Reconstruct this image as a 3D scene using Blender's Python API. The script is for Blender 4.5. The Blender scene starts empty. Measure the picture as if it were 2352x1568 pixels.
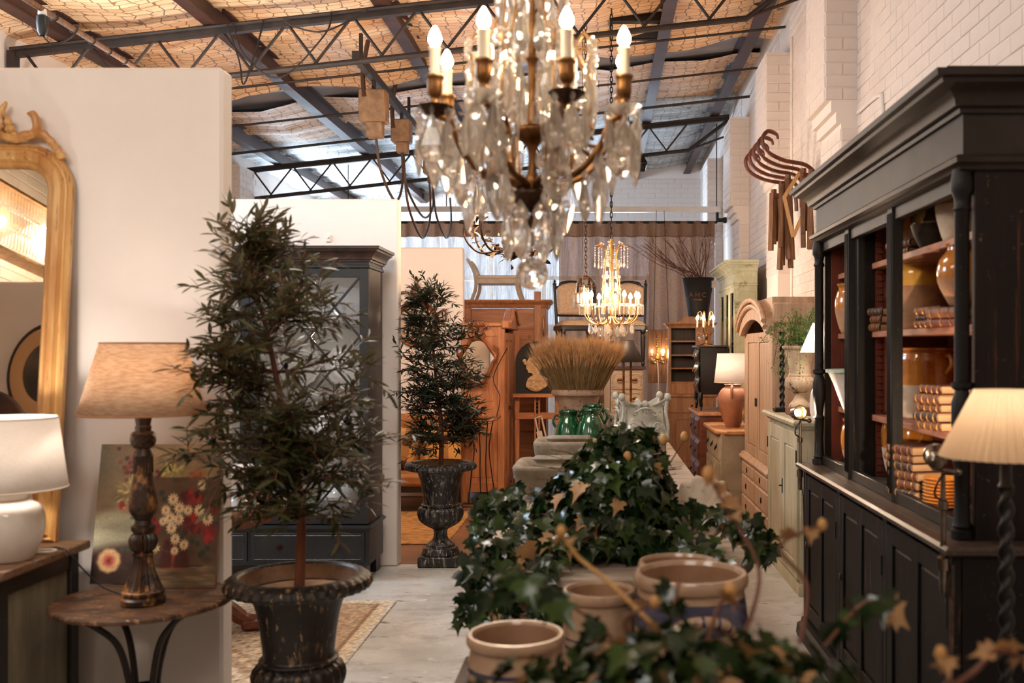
import bpy, bmesh, math, random
import numpy as np
from mathutils import Vector, Matrix, Euler, noise as mnoise

# ---------------------------------------------------------------- camera, world, light
SC = bpy.context.scene
COL = SC.collection
PI = math.pi
F, CX, CY, H = 2287.0, 1380.0, 805.0, 1.57      # focal length in pixels, vanishing point, eye height
random.seed(7)

cam_d = bpy.data.cameras.new('camera')
cam_d.lens, cam_d.sensor_width = 35.0, 36.0
cam_d.shift_x, cam_d.shift_y = -204 / 2352, 21 / 2352
cam_d.dof.use_dof = True
cam_d.dof.focus_distance, cam_d.dof.aperture_fstop = 8.0, 2.8
cam_d.clip_start = 0.05
cam = bpy.data.objects.new('camera', cam_d)
cam.location, cam.rotation_euler = (0, 0, H), (PI / 2, 0, 0)
COL.objects.link(cam)
SC.camera = cam

SC.view_settings.view_transform = 'Standard'
SC.view_settings.look = 'None'
SC.view_settings.gamma = 1.0
SC.view_settings.use_curve_mapping = False
SC.view_settings.exposure = 0.64
try:
    SC.cycles.use_denoising = True
    SC.cycles.max_bounces = 10
    SC.cycles.transparent_max_bounces = 24
    SC.cycles.transmission_bounces = 8
    SC.cycles.sample_clamp_indirect = 6.0
    SC.cycles.caustics_reflective = False
    SC.cycles.caustics_refractive = False
except Exception:
    pass

world = bpy.data.worlds.new('daylight')
SC.world = world
world.use_nodes = True
world.node_tree.nodes['Background'].inputs[0].default_value = (0.62, 0.78, 1.0, 1)
world.node_tree.nodes['Background'].inputs[1].default_value = 1.2


def light(name, kind, loc, energy, color, size=None, rot=None, sy=None, radius=None, spot=None, blend=.3):
    l = bpy.data.lights.new(name, kind)
    l.energy, l.color = energy, color
    if kind == 'AREA':
        l.shape = 'RECTANGLE'
        l.size, l.size_y = size, (sy or size)
    else:
        l.shadow_soft_size = radius if radius is not None else .03
    if spot:
        l.spot_size, l.spot_blend = spot, blend
    o = bpy.data.objects.new(name, l)
    o.location = loc
    if rot:
        o.rotation_euler = rot
    COL.objects.link(o)
    return o


def aim(o, tgt):
    d = Vector(tgt) - o.location
    o.rotation_euler = d.to_track_quat('-Z', 'Y').to_euler()


WARM = (1.0, 0.73, 0.50)
WARM2 = (1.0, 0.91, 0.82)
COOL = (0.66, 0.82, 1.0)
# unseen fill added above the view in place of shop lighting, pointing down
aim(light('shop_fill', 'AREA', (-2.2, 0.9, 3.55), 22, (1, .96, .91), 1.3, sy=.8), (-2.0, 4.2, 1.2))
aim(light('shop_fill', 'AREA', (-.1, -0.4, 3.6), 19, WARM2, 1.4, sy=.8), (-.2, 3.0, .3))
aim(light('shop_fill', 'AREA', (-1.3, 5.3, 3.9), 45, WARM2, 1.6, sy=.8), (-.8, 5.9, 0))
light('bay_fill', 'POINT', (-2.7, 9.0, 2.2), 15, WARM, radius=.18)  # unseen point added to warm the bay behind the second partition
# unseen fill strips added on top of the partitions to brighten the roof
light('roof_fill', 'AREA', (-3.0, 7.305, 2.69), 34, WARM2, 2.2, rot=(PI, 0, 0), sy=.09)
light('roof_fill', 'AREA', (-3.0, 3.935, 2.69), 22, WARM2, 2.2, rot=(PI, 0, 0), sy=.09)
# daylight through the window behind the curtain and the side window beyond the first partition
aim(light('window_daylight', 'AREA', (-1.5, 18.35, 2.9), 290, COOL, 4.6, sy=1.6), (-1.4, 12.0, 3.2))
aim(light('window_daylight', 'AREA', (-4.75, 5.7, 3.2), 66, COOL, 1.7, sy=1.0), (-1.5, 6.4, 1.6))


aim(light('window_daylight', 'AREA', (-4.8, 16.0, 3.2), 230, COOL, 2.4, sy=1.1), (0.0, 15.6, 4.3))


# ---------------------------------------------------------------- helpers
def srgb(r, g=None, b=None):
    if g is None:
        r, g, b = r
    f = lambda u: (u / 255) / 12.92 if u / 255 <= .04045 else (((u / 255) + .055) / 1.055) ** 2.4
    return (f(r), f(g), f(b), 1.0)


def pt(px, py, d):
    return Vector(((px - CX) * d / F, d, H - (py - CY) * d / F))


class MB:
    """collects shapes, then links them as one mesh object"""
    def __init__(s):
        s.v, s.f = [], []

    def add(s, vs, fs, M=None):
        o = len(s.v)
        s.v += [tuple(M @ Vector(p)) for p in vs] if M is not None else [tuple(p) for p in vs]
        s.f += [tuple(i + o for i in f) for f in fs]
        return s

    def box(s, x0, x1, y0, y1, z0, z1, M=None):
        v = [(x, y, z) for z in (z0, z1) for y in (y0, y1) for x in (x0, x1)]
        return s.add(v, [(0, 2, 3, 1), (4, 5, 7, 6), (0, 1, 5, 4), (2, 6, 7, 3), (0, 4, 6, 2), (1, 3, 7, 5)], M)

    def bar(s, a, b, w, h, up=(0, 0, 1)):
        a, b = Vector(a), Vector(b)
        d = b - a
        L = d.length
        z = d.normalized()
        u = Vector(up)
        x = u.cross(z)
        if x.length < 1e-5:
            x = Vector((1, 0, 0)).cross(z)
        x.normalize()
        y = z.cross(x)
        M = Matrix((x, y, z)).transposed().to_4x4()
        M.translation = a
        return s.box(-w / 2, w / 2, -h / 2, h / 2, 0, L, M)

    def lathe(s, prof, n=28, M=None, rf=None, cap0=True, cap1=False, sx=1, sy=1):
        vs, fs = [], []
        for (r, z) in prof:
            for k in range(n):
                a = 2 * PI * k / n
                q = rf(a, r, z) if rf else r
                vs.append((q * math.cos(a) * sx, q * math.sin(a) * sy, z))
        m = len(prof)
        for i in range(m - 1):
            for k in range(n):
                k2 = (k + 1) % n
                fs.append((i * n + k, i * n + k2, (i + 1) * n + k2, (i + 1) * n + k))
        if cap0:
            fs.append(tuple(range(n - 1, -1, -1)))
        if cap1:
            fs.append(tuple((m - 1) * n + k for k in range(n)))
        return s.add(vs, fs, M)

    def tube(s, pts, r, n=8, closed=False, cap=True, M=None):
        P = [Vector(p) for p in pts]
        m = len(P)
        R = r if isinstance(r, (list, tuple)) else [r] * m
        T = []
        for i in range(m):
            if closed:
                t = P[(i + 1) % m] - P[i - 1]
            else:
                t = P[min(i + 1, m - 1)] - P[max(i - 1, 0)]
            T.append(t.normalized() if t.length > 1e-9 else Vector((0, 0, 1)))
        u = T[0].orthogonal().normalized()
        vs, fs = [], []
        for i in range(m):
            u = u - T[i] * u.dot(T[i])
            if u.length < 1e-6:
                u = T[i].orthogonal()
            u.normalize()
            w = T[i].cross(u)
            for k in range(n):
                a = 2 * PI * k / n
                vs.append(P[i] + (u * math.cos(a) + w * math.sin(a)) * R[i])
        for i in range(m if closed else m - 1):
            j = (i + 1) % m
            for k in range(n):
                k2 = (k + 1) % n
                fs.append((i * n + k, i * n + k2, j * n + k2, j * n + k))
        if cap and not closed:
            fs.append(tuple(range(n - 1, -1, -1)))
            fs.append(tuple((m - 1) * n + k for k in range(n)))
        return s.add(vs, fs, M)

    def prism(s, poly, a, b, axis='y', M=None):
        n = len(poly)
        if axis == 'y':
            g = lambda p, t: (p[0], t, p[1])
        elif axis == 'x':
            g = lambda p, t: (t, p[0], p[1])
        else:
            g = lambda p, t: (p[0], p[1], t)
        vs = [g(p, a) for p in poly] + [g(p, b) for p in poly]
        fs = [tuple(range(n)), tuple(range(2 * n - 1, n - 1, -1))]
        fs += [(i, n + i, n + (i + 1) % n, (i + 1) % n) for i in range(n)]
        return s.add(vs, fs, M)

    def mould(s, prof, path, M=None, closed=False):
        """profile [(out, z)] carried along a plan path [(x, y)] with mitred corners; out is to the right of travel"""
        n, m = len(path), len(prof)
        nor = []
        for i in range(n - (0 if closed else 1)):
            a, b = path[i], path[(i + 1) % n]
            dx, dy = b[0] - a[0], b[1] - a[1]
            L = math.hypot(dx, dy)
            nor.append((dy / L, -dx / L))
        vs, fs = [], []
        for i in range(n):
            if closed:
                p, q = nor[i - 1], nor[i]
            else:
                p, q = nor[max(i - 1, 0)], nor[min(i, n - 2)]
            k = 1 + p[0] * q[0] + p[1] * q[1]
            mx, my = (p[0] + q[0]) / k, (p[1] + q[1]) / k
            for (o, z) in prof:
                vs.append((path[i][0] + mx * o, path[i][1] + my * o, z))
        for i in range(n if closed else n - 1):
            j = (i + 1) % n
            for k in range(m):
                k2 = (k + 1) % m
                fs.append((i * m + k, j * m + k, j * m + k2, i * m + k2))
        if not closed:
            fs.append(tuple(range(m)))
            fs.append(tuple((n - 1) * m + k for k in range(m - 1, -1, -1)))
        return s.add(vs, fs, M)

    def ball(s, c, r, nu=12, nv=8, sc=(1, 1, 1), M=None):
        vs, fs = [], []
        for j in range(1, nv):
            t = PI * j / nv
            for k in range(nu):
                a = 2 * PI * k / nu
                vs.append((c[0] + r * sc[0] * math.sin(t) * math.cos(a), c[1] + r * sc[1] * math.sin(t) * math.sin(a), c[2] + r * sc[2] * math.cos(t)))
        top = len(vs)
        vs += [(c[0], c[1], c[2] + r * sc[2]), (c[0], c[1], c[2] - r * sc[2])]
        for j in range(nv - 2):
            for k in range(nu):
                k2 = (k + 1) % nu
                fs.append((j * nu + k, (j + 1) * nu + k, (j + 1) * nu + k2, j * nu + k2))
        for k in range(nu):
            k2 = (k + 1) % nu
            fs.append((top, k, k2))
            fs.append((top + 1, (nv - 2) * nu + k2, (nv - 2) * nu + k))
        return s.add(vs, fs, M)

    def grid(s, fn, nu, nv, M=None):
        vs = [fn(i / nu, j / nv) for j in range(nv + 1) for i in range(nu + 1)]
        fs = [(j * (nu + 1) + i, j * (nu + 1) + i + 1, (j + 1) * (nu + 1) + i + 1, (j + 1) * (nu + 1) + i) for j in range(nv) for i in range(nu)]
        return s.add(vs, fs, M)

    def mesh(s, name, mat, sharp=38):
        me = bpy.data.meshes.new(name)
        me.from_pydata(s.v, [], s.f)
        if mat is not None:
            me.materials.append(mat)
        me.polygons.foreach_set('use_smooth', [sharp > 0] * len(me.polygons))
        if sharp > 0:
            me.set_sharp_from_angle(angle=math.radians(sharp))
        me.update()
        return me

    def build(s, name, mat, parent=None, bevel=0, sharp=38, solid=0, sub=0, loc=None, rot=None):
        o = bpy.data.objects.new(name, s.mesh(name, mat, sharp))
        COL.objects.link(o)
        if parent:
            o.parent = parent
        if loc is not None:
            o.location = loc
        if rot is not None:
            o.rotation_euler = rot
        if solid:
            m = o.modifiers.new('thick', 'SOLIDIFY')
            m.thickness, m.offset = solid, 0
        if bevel:
            m = o.modifiers.new('bevel', 'BEVEL')
            m.width, m.segments, m.limit_method, m.angle_limit = bevel, 1, 'ANGLE', math.radians(40)
        if sub:
            m = o.modifiers.new('sub', 'SUBSURF')
            m.levels = m.render_levels = sub
        return o


def inst(me, name, parent, loc=(0, 0, 0), rot=(0, 0, 0), sc=(1, 1, 1), M=None):
    o = bpy.data.objects.new(name, me)
    COL.objects.link(o)
    o.parent = parent
    if M is not None:
        o.matrix_local = M
    else:
        o.location, o.rotation_euler = loc, rot
        o.scale = sc if isinstance(sc, (tuple, list)) else (sc, sc, sc)
    return o


def tag(o, label, cat, group=None):
    o['label'], o['category'] = label, cat
    if group:
        o['group'] = group
    return o


def struct(o, label=None):
    o['kind'] = 'structure'
    if label:
        o['label'] = label
    return o


def stuff(o):
    o['kind'] = 'stuff'
    return o


def thing(name, label, cat, loc=(0, 0, 0), rz=0, group=None, rot=None):
    o = bpy.data.objects.new(name, None)
    o.empty_display_size = .1
    COL.objects.link(o)
    o.location = loc
    o.rotation_euler = rot if rot else (0, 0, rz)
    return tag(o, label, cat, group)


def copy_thing(root, label=None, loc=None, rz=None, scale=None):
    r = root.copy()
    COL.objects.link(r)
    if label:
        r['label'] = label
    if loc is not None:
        r.location = loc
    if rz is not None:
        r.rotation_euler = (0, 0, rz)
    if scale is not None:
        r.scale = (scale,) * 3
    for ch in list(root.children):
        c = ch.copy()
        COL.objects.link(c)
        c.parent = r
        for g in list(ch.children):
            d = g.copy()
            COL.objects.link(d)
            d.parent = c
    return r


def cr(P, n=6, closed=False):
    """Catmull-Rom through the points"""
    P = [Vector(p) for p in P]
    m = len(P)
    out = []
    for i in range(m if closed else m - 1):
        if closed:
            a, b, c, d = P[i - 1], P[i], P[(i + 1) % m], P[(i + 2) % m]
        else:
            a, b, c, d = P[max(i - 1, 0)], P[i], P[i + 1], P[min(i + 2, m - 1)]
        for k in range(n):
            t = k / n
            out.append(.5 * ((2 * b) + (c - a) * t + (2 * a - 5 * b + 4 * c - d) * t * t + (3 * b - a - 3 * c + d) * t ** 3))
    if not closed:
        out.append(P[-1])
    return out


def prof(P, n=5):
    """smooth lathe profile from a few (r, z) points"""
    return [(max(q.x, 0.0005), q.y) for q in cr([(p[0], p[1], 0) for p in P], n)]


def RZ(a): return Matrix.Rotation(a, 4, 'Z')
def RX(a): return Matrix.Rotation(a, 4, 'X')
def RY(a): return Matrix.Rotation(a, 4, 'Y')
def T(x, y=0, z=0): return Matrix.Translation((x, y, z))
def S(x, y, z): return Matrix.Diagonal((x, y, z, 1))


# ---------------------------------------------------------------- materials
def new_mat(name):
    m = bpy.data.materials.new(name)
    m.use_nodes = True
    nt = m.node_tree
    return m, nt, nt.nodes['Principled BSDF'], nt.nodes['Material Output']


def nnode(nt, typ, **kw):
    n = nt.nodes.new(typ)
    for k, v in kw.items():
        setattr(n, k, v)
    return n


def ramp(nt, lo, hi, ca=(0, 0, 0, 1), cb=(1, 1, 1, 1)):
    r = nt.nodes.new('ShaderNodeValToRGB')
    r.color_ramp.elements[0].position, r.color_ramp.elements[0].color = lo, ca
    r.color_ramp.elements[1].position, r.color_ramp.elements[1].color = hi, cb
    return r


def noise_tex(nt, coord, scale, st=(1, 1, 1), detail=6, rough=.6, loc=(0, 0, 0)):
    mp = nt.nodes.new('ShaderNodeMapping')
    mp.inputs['Scale'].default_value = st
    mp.inputs['Location'].default_value = loc
    nt.links.new(coord, mp.inputs[0])
    n = nt.nodes.new('ShaderNodeTexNoise')
    n.inputs['Scale'].default_value = scale
    n.inputs['Detail'].default_value = detail
    n.inputs['Roughness'].default_value = rough
    nt.links.new(mp.outputs[0], n.inputs['Vector'])
    return n


def M(name, a, b=None, sc=6, st=(1, 1, 1), rough=.6, metal=0, bump=0, bsc=None, bst=None, spots=(), lohi=(.35, .65),
      coat=0, spec=.5, sss=0, coord='Object', trans=0):
    m, nt, p, out = new_mat(name)
    p.inputs['Roughness'].default_value = rough
    p.inputs['Metallic'].default_value = metal
    p.inputs['Specular IOR Level'].default_value = spec
    if coat:
        p.inputs['Coat Weight'].default_value = coat
        p.inputs['Coat Roughness'].default_value = .08
    tc = nt.nodes.new('ShaderNodeTexCoord').outputs[coord]
    ca = srgb(a)
    last = None
    if b is not None:
        n = noise_tex(nt, tc, sc, st)
        r = ramp(nt, lohi[0], lohi[1], ca, srgb(b))
        nt.links.new(n.outputs['Fac'], r.inputs[0])
        last = r.outputs[0]
    for i, sp in enumerate(spots):
        col, ssc, lo, hi = sp[:4]
        sst = sp[4] if len(sp) > 4 else (1, 1, 1)
        n = noise_tex(nt, tc, ssc, sst, detail=8, rough=.7, loc=(3.1 * i + 1, 1.7, 2.3))
        r = ramp(nt, lo, hi)
        nt.links.new(n.outputs['Fac'], r.inputs[0])
        mx = nt.nodes.new('ShaderNodeMix')
        mx.data_type = 'RGBA'
        nt.links.new(r.outputs[0], mx.inputs['Factor'])
        if last is None:
            mx.inputs['A'].default_value = ca
        else:
            nt.links.new(last, mx.inputs['A'])
        mx.inputs['B'].default_value = srgb(col)
        last = mx.outputs['Result']
    if last is None:
        p.inputs['Base Color'].default_value = ca
    else:
        nt.links.new(last, p.inputs['Base Color'])
    if bump:
        n = noise_tex(nt, tc, bsc or sc * 3, bst or st, detail=6)
        bn = nt.nodes.new('ShaderNodeBump')
        bn.inputs['Strength'].default_value = min(bump, 1)
        bn.inputs['Distance'].default_value = .006
        nt.links.new(n.outputs['Fac'], bn.inputs['Height'])
        nt.links.new(bn.outputs[0], p.inputs['Normal'])
    return m


def emit(name, color, strength):
    m, nt, p, out = new_mat(name)
    p.inputs['Base Color'].default_value = srgb(color)
    p.inputs['Emission Color'].default_value = srgb(color)
    p.inputs['Emission Strength'].default_value = strength
    return m


def vcol_mat(name, rough=.7, bump=.3, bsc=60, spec=.4):
    m, nt, p, out = new_mat(name)
    p.inputs['Roughness'].default_value = rough
    p.inputs['Specular IOR Level'].default_value = spec
    at = nnode(nt, 'ShaderNodeVertexColor', layer_name='Col')
    nt.links.new(at.outputs[0], p.inputs['Base Color'])
    tc = nt.nodes.new('ShaderNodeTexCoord').outputs['Object']
    n = noise_tex(nt, tc, bsc, detail=4)
    bn = nt.nodes.new('ShaderNodeBump')
    bn.inputs['Strength'].default_value = bump
    bn.inputs['Distance'].default_value = .003
    nt.links.new(n.outputs['Fac'], bn.inputs['Height'])
    nt.links.new(bn.outputs[0], p.inputs['Normal'])
    return m


def cloth_shade(name, a, b, trans=.55, sc=(60, 60, 260), rough=.9, open_=0.0, contrast=(.3, .7)):
    """woven cloth that lets some light through"""
    m, nt, p, out = new_mat(name)
    nt.nodes.remove(p)
    tc = nt.nodes.new('ShaderNodeTexCoord').outputs['Object']
    n = noise_tex(nt, tc, 1.0, sc, detail=4)
    r = ramp(nt, contrast[0], contrast[1], srgb(a), srgb(b))
    nt.links.new(n.outputs['Fac'], r.inputs[0])
    d = nt.nodes.new('ShaderNodeBsdfDiffuse')
    t = nt.nodes.new('ShaderNodeBsdfTranslucent')
    nt.links.new(r.outputs[0], d.inputs[0])
    nt.links.new(r.outputs[0], t.inputs[0])
    mx = nt.nodes.new('ShaderNodeMixShader')
    mx.inputs[0].default_value = trans
    nt.links.new(d.outputs[0], mx.inputs[1])
    nt.links.new(t.outputs[0], mx.inputs[2])
    last = mx
    if open_:
        tr = nt.nodes.new('ShaderNodeBsdfTransparent')
        m2 = nt.nodes.new('ShaderNodeMixShader')
        n2 = noise_tex(nt, tc, 1.0, (90, 90, 5), detail=3)
        r2 = ramp(nt, .42, .62, (open_ * .4,) * 3 + (1,), (open_ * 1.6,) * 3 + (1,))
        nt.links.new(n2.outputs['Fac'], r2.inputs[0])
        nt.links.new(r2.outputs[0], m2.inputs[0])
        nt.links.new(mx.outputs[0], m2.inputs[1])
        nt.links.new(tr.outputs[0], m2.inputs[2])
        last = m2
    nt.links.new(last.outputs[0], out.inputs[0])
    return m


def pane_mat(name, tint=(1, 1, 1), gloss=.08, body=0):
    """thin clear glass: mostly see-through, a faint mirror at the surface"""
    m, nt, p, out = new_mat(name)
    nt.nodes.remove(p)
    tr = nt.nodes.new('ShaderNodeBsdfTransparent')
    tr.inputs[0].default_value = (*tint, 1)
    g = nt.nodes.new('ShaderNodeBsdfGlossy')
    g.inputs['Roughness'].default_value = .02
    fr = nt.nodes.new('ShaderNodeFresnel')
    fr.inputs[0].default_value = 1.45
    mx = nt.nodes.new('ShaderNodeMixShader')
    nt.links.new(fr.outputs[0], mx.inputs[0])
    nt.links.new(tr.outputs[0], mx.inputs[1])
    nt.links.new(g.outputs[0], mx.inputs[2])
    nt.links.new(mx.outputs[0], out.inputs[0])
    return m


def crystal_mat(name, tint=(1, 1, 1), rough=.0, clear=.25, milk=.08):
    m, nt, p, out = new_mat(name)
    nt.nodes.remove(p)
    gl = nt.nodes.new('ShaderNodeBsdfGlass')
    gl.inputs['IOR'].default_value = 1.55
    gl.inputs['Roughness'].default_value = rough
    gl.inputs[0].default_value = (*tint, 1)
    tr = nt.nodes.new('ShaderNodeBsdfTransparent')
    tr.inputs[0].default_value = (*tint, 1)
    tl = nt.nodes.new('ShaderNodeBsdfTranslucent')
    tl.inputs[0].default_value = (1, .93, .85, 1)
    m1 = nt.nodes.new('ShaderNodeMixShader')
    m1.inputs[0].default_value = clear
    nt.links.new(gl.outputs[0], m1.inputs[1])
    nt.links.new(tr.outputs[0], m1.inputs[2])
    m2 = nt.nodes.new('ShaderNodeMixShader')
    m2.inputs[0].default_value = milk
    nt.links.new(m1.outputs[0], m2.inputs[1])
    nt.links.new(tl.outputs[0], m2.inputs[2])
    nt.links.new(m2.outputs[0], out.inputs[0])
    return m


def leaf_mat(name, top, under, var, rough=.4, trans=.15):
    m, nt, p, out = new_mat(name)
    tc = nt.nodes.new('ShaderNodeNewGeometry')
    n = noise_tex(nt, tc.outputs['Position'], 9, detail=3)
    r = ramp(nt, .35, .7, srgb(top), srgb(var))
    nt.links.new(n.outputs['Fac'], r.inputs[0])
    mx = nt.nodes.new('ShaderNodeMix')
    mx.data_type = 'RGBA'
    nt.links.new(tc.outputs['Backfacing'], mx.inputs['Factor'])
    nt.links.new(r.outputs[0], mx.inputs['A'])
    mx.inputs['B'].default_value = srgb(under)
    nt.links.new(mx.outputs['Result'], p.inputs['Base Color'])
    p.inputs['Roughness'].default_value = rough
    if trans:
        tl = nt.nodes.new('ShaderNodeBsdfTranslucent')
        nt.links.new(mx.outputs['Result'], tl.inputs[0])
        ms = nt.nodes.new('ShaderNodeMixShader')
        ms.inputs[0].default_value = trans
        nt.links.new(p.outputs[0], ms.inputs[1])
        nt.links.new(tl.outputs[0], ms.inputs[2])
        nt.links.new(ms.outputs[0], out.inputs[0])
    return m
# ---------------------------------------------------------------- shared materials
m_plaster = M('partition paint', (238, 228, 220), (230, 219, 210), sc=1.5, rough=.75, bump=.03, bsc=90)
m_brick = M('white painted brick', (226, 215, 207), (216, 203, 195), sc=3, rough=.6, bump=.25, bsc=40)
m_mortar = M('painted mortar', (230, 219, 211), rough=.7)
m_concrete = M('worn concrete', (214, 212, 206), (172, 170, 164), sc=1.6, rough=.42, bump=.18, bsc=22, lohi=(.3, .7),
               spots=[((158, 153, 146), 3, .50, .68, (.8, 1.5, 1)), ((84, 76, 68), 8, .62, .67, (.6, 2.2, 1)), ((96, 88, 80), 30, .63, .67, (.7, 1.8, 1)), ((224, 222, 216), 11, .58, .72), ((58, 50, 44), 26, .66, .7, (.4, 2, 1))])
m_floor2 = M('mottled brown floor', (146, 102, 72), (112, 76, 52), sc=2.2, rough=.5, bump=.15, bsc=20,
             spots=[((44, 28, 20), 12, .6, .66, (.35, 2.5, 1)), ((140, 104, 76), 7, .6, .75)])  # brown base with darker and lighter noise streaks
m_oxide = M('red oxide steel', (70, 36, 27), (44, 24, 19), sc=6, rough=.55, spots=[((24, 17, 16), 9, .55, .7)])
m_steel = M('dark weathered steel', (52, 39, 31), (32, 24, 20), sc=9, rough=.6)
m_black = M('black metal', (24, 21, 20), (15, 13, 13), sc=10, rough=.45, metal=.3)
m_cable = M('black cable', (20, 17, 16), rough=.5)
m_brownc = M('brown cable', (72, 50, 36), rough=.5)
m_whitecord = M('white cord', (226, 214, 200), rough=.5)
m_whitepaint = M('white gloss paint', (232, 226, 220), (218, 210, 202), sc=4, rough=.4)
m_brass = M('old gilt brass', (150, 104, 58), (84, 54, 30), sc=14, rough=.35, metal=.85, bump=.2, bsc=50)
m_gold = M('bright gilt brass', (214, 162, 92), (160, 108, 56), sc=14, rough=.3, metal=.85)
m_darkbrass = M('dark bronze', (74, 48, 32), (40, 26, 18), sc=16, rough=.4, metal=.7, bump=.2, bsc=60)
m_chrome = M('aged nickel', (150, 138, 126), (96, 84, 74), sc=10, rough=.25, metal=.95)
m_candle = M('ivory candle sleeve', (246, 226, 196), rough=.5)
m_bulb = emit('lit bulb', (255, 226, 176), 70)
m_bulb_small = emit('lit small bulb', (255, 214, 150), 45)
m_crystal = crystal_mat('crystal', (1, .98, .95), .0, .22, .19)
m_pane = pane_mat('window glass')
m_mirror = M('silvered glass', (226, 220, 212), rough=.02, metal=1)


# ---------------------------------------------------------------- room shell
XL, XR, YB, YF = -4.9, 1.8, 18.0, -3.0
roofz = lambda x: 4.04 + .111 * (x + 4.8)

struct(MB().box(XL, XR, YF, 7.32, -.1, 0).build('floor', m_concrete), 'worn pale grey concrete floor of the shop')
struct(MB().box(XL, XR, 7.32, YB, -.1, 0).build('floor', m_floor2), 'mottled brown floor beyond the second partition')

BR = MB()
bw, bh, bd, ch = .234, .081, .007, .0035
vs = []
for (ox, oz, y) in ((0, 0, 0), (0, 0, -bd + ch), (ch, ch, -bd)):
    vs += [(-bw / 2 + ox, y, -bh / 2 + oz), (bw / 2 - ox, y, -bh / 2 + oz), (bw / 2 - ox, y, bh / 2 - oz), (-bw / 2 + ox, y, bh / 2 - oz)]
fs = [(8, 9, 10, 11)]
for L in (0, 4):
    for k in range(4):
        fs.append((L + k, L + (k + 1) % 4, L + 4 + (k + 1) % 4, L + 4 + k))
BR.add(vs, fs)
brick_me = BR.mesh('brick', m_brick, 0)


def brick_field(parent, O, U, w, h, limit=300, order=None, skip=None):
    """running bond of bricks standing a little proud of the wall; the nearest ones are objects of their own"""
    O, U, Z = Vector(O), Vector(U), Vector((0, 0, 1))
    W = Z.cross(U)
    cells = []
    rows = int(h / .0875)
    for j in range(rows):
        off = (j % 2) * .12 - .12
        k = 0
        while off + k * .24 < w:
            a, b = max(off + k * .24, 0), min(off + (k + 1) * .24, w)
            k += 1
            if b - a < .05:
                continue
            c = O + U * (a + b) / 2 + Z * ((j + .5) * .0875) - W * random.uniform(-.0015, .001)
            if skip and skip(c):
                continue
            cells.append((c, (b - a - .006) / bw))
    cells.sort(key=order or (lambda q: (q[0] - Vector((0, 0, H))).length))
    R3 = Matrix((U, W, Z)).transposed().to_4x4()
    rest = MB()
    for i, (c, sx) in enumerate(cells):
        Mx = T(*c) @ R3 @ S(sx, 1, 1)
        if i < limit:
            o = bpy.data.objects.new('brick', brick_me)
            COL.objects.link(o)
            o.parent = parent
            o.matrix_local = Mx
        else:
            rest.add(vs, fs, Mx)
    if rest.v:
        stuff(rest.build('brickwork', m_brick, parent, sharp=0))
    return len(cells)


wr = struct(MB().box(XR, XR + .2, YF, YB, 0, 5.09).build('wall_right', m_mortar), 'white painted brick wall on the right with pilasters')
brick_field(wr, (XR, 7.0, 2.25), (0, -1, 0), 3.5, 2.5, limit=300)
brick_field(wr, (XR, 9.45, 1.9), (0, -1, 0), 1.95, 2.9, limit=0)
brick_field(wr, (XR, 12.05, 2.5), (0, -1, 0), 2.0, 2.3, limit=0)
brick_field(wr, (XR, 17.9, 3.2), (0, -1, 0), 5.2, 1.6, limit=0)
brick_field(wr, (XR, 3.5, .1), (0, -1, 0), 6.0, 4.6, limit=0)

for i, (y0, lo) in enumerate(((6.96, 1.9), (9.45, 2.3), (12.05, 2.4), (14.65, 2.6))):
    b = MB()
    b.box(1.57, XR, y0, y0 + .62, 3.32, 4.40)
    b.box(1.61, XR, y0, y0 + .62, 3.24, 3.32)
    b.box(1.645, XR, y0, y0 + .62, 3.16, 3.24)
    b.box(1.68, XR, y0, y0 + .62, 0, 3.16)
    p = struct(b.build('brick_pilaster', m_mortar), 'white brick pilaster with a corbelled head, number %s counted from the black bookcase' % ('one', 'two', 'three', 'four')[i])
    lim = 70 if i < 3 else 0
    brick_field(p, (1.57, y0, 3.32), (1, 0, 0), .23, 1.08, limit=lim)
    brick_field(p, (1.57, y0 + .62, 3.32), (0, -1, 0), .62, 1.08, limit=lim)
    brick_field(p, (1.68, y0, lo), (1, 0, 0), .12, 3.16 - lo, limit=lim)
    brick_field(p, (1.68, y0 + .62, lo), (0, -1, 0), .62, 3.16 - lo, limit=lim)

# back wall with a wide window, behind the curtain
WX0, WX1, WZ0, WZ1 = -3.9, .9, 2.0, 3.75
b = MB()
b.box(XL, WX0, YB, YB + .2, 0, 5.09)
b.box(WX1, XR, YB, YB + .2, 0, 5.09)
b.box(WX0, WX1, YB, YB + .2, 0, WZ0)
b.box(WX0, WX1, YB, YB + .2, WZ1, 5.09)
wb = struct(b.build('wall_back', m_mortar), 'white painted brick wall behind the curtain')
brick_field(wb, (XL, YB, 3.8), (1, 0, 0), XR - XL, .95, limit=300, order=lambda q: abs(q[0].x + .8))
b = MB()
for z in (WZ0, (WZ0 + WZ1) / 2, WZ1):
    b.box(WX0, WX1, YB - .02, YB + .06, z - .04, z + .04)
for k in range(6):
    x = WX0 + (WX1 - WX0) * k / 5
    b.box(x - .04, x + .04, YB - .018, YB + .058, WZ0, WZ1)
w1 = struct(b.build('window_1', m_whitepaint), 'white framed window in the back wall')
for k in range(5):
    x = WX0 + (WX1 - WX0) * k / 5
    for j in range(2):
        z = WZ0 + (WZ1 - WZ0) * j / 2
        MB().box(x + .04, x + .92, YB + .02, YB + .026, z + .04, z + .835).build('pane', m_pane, w1)

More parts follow.
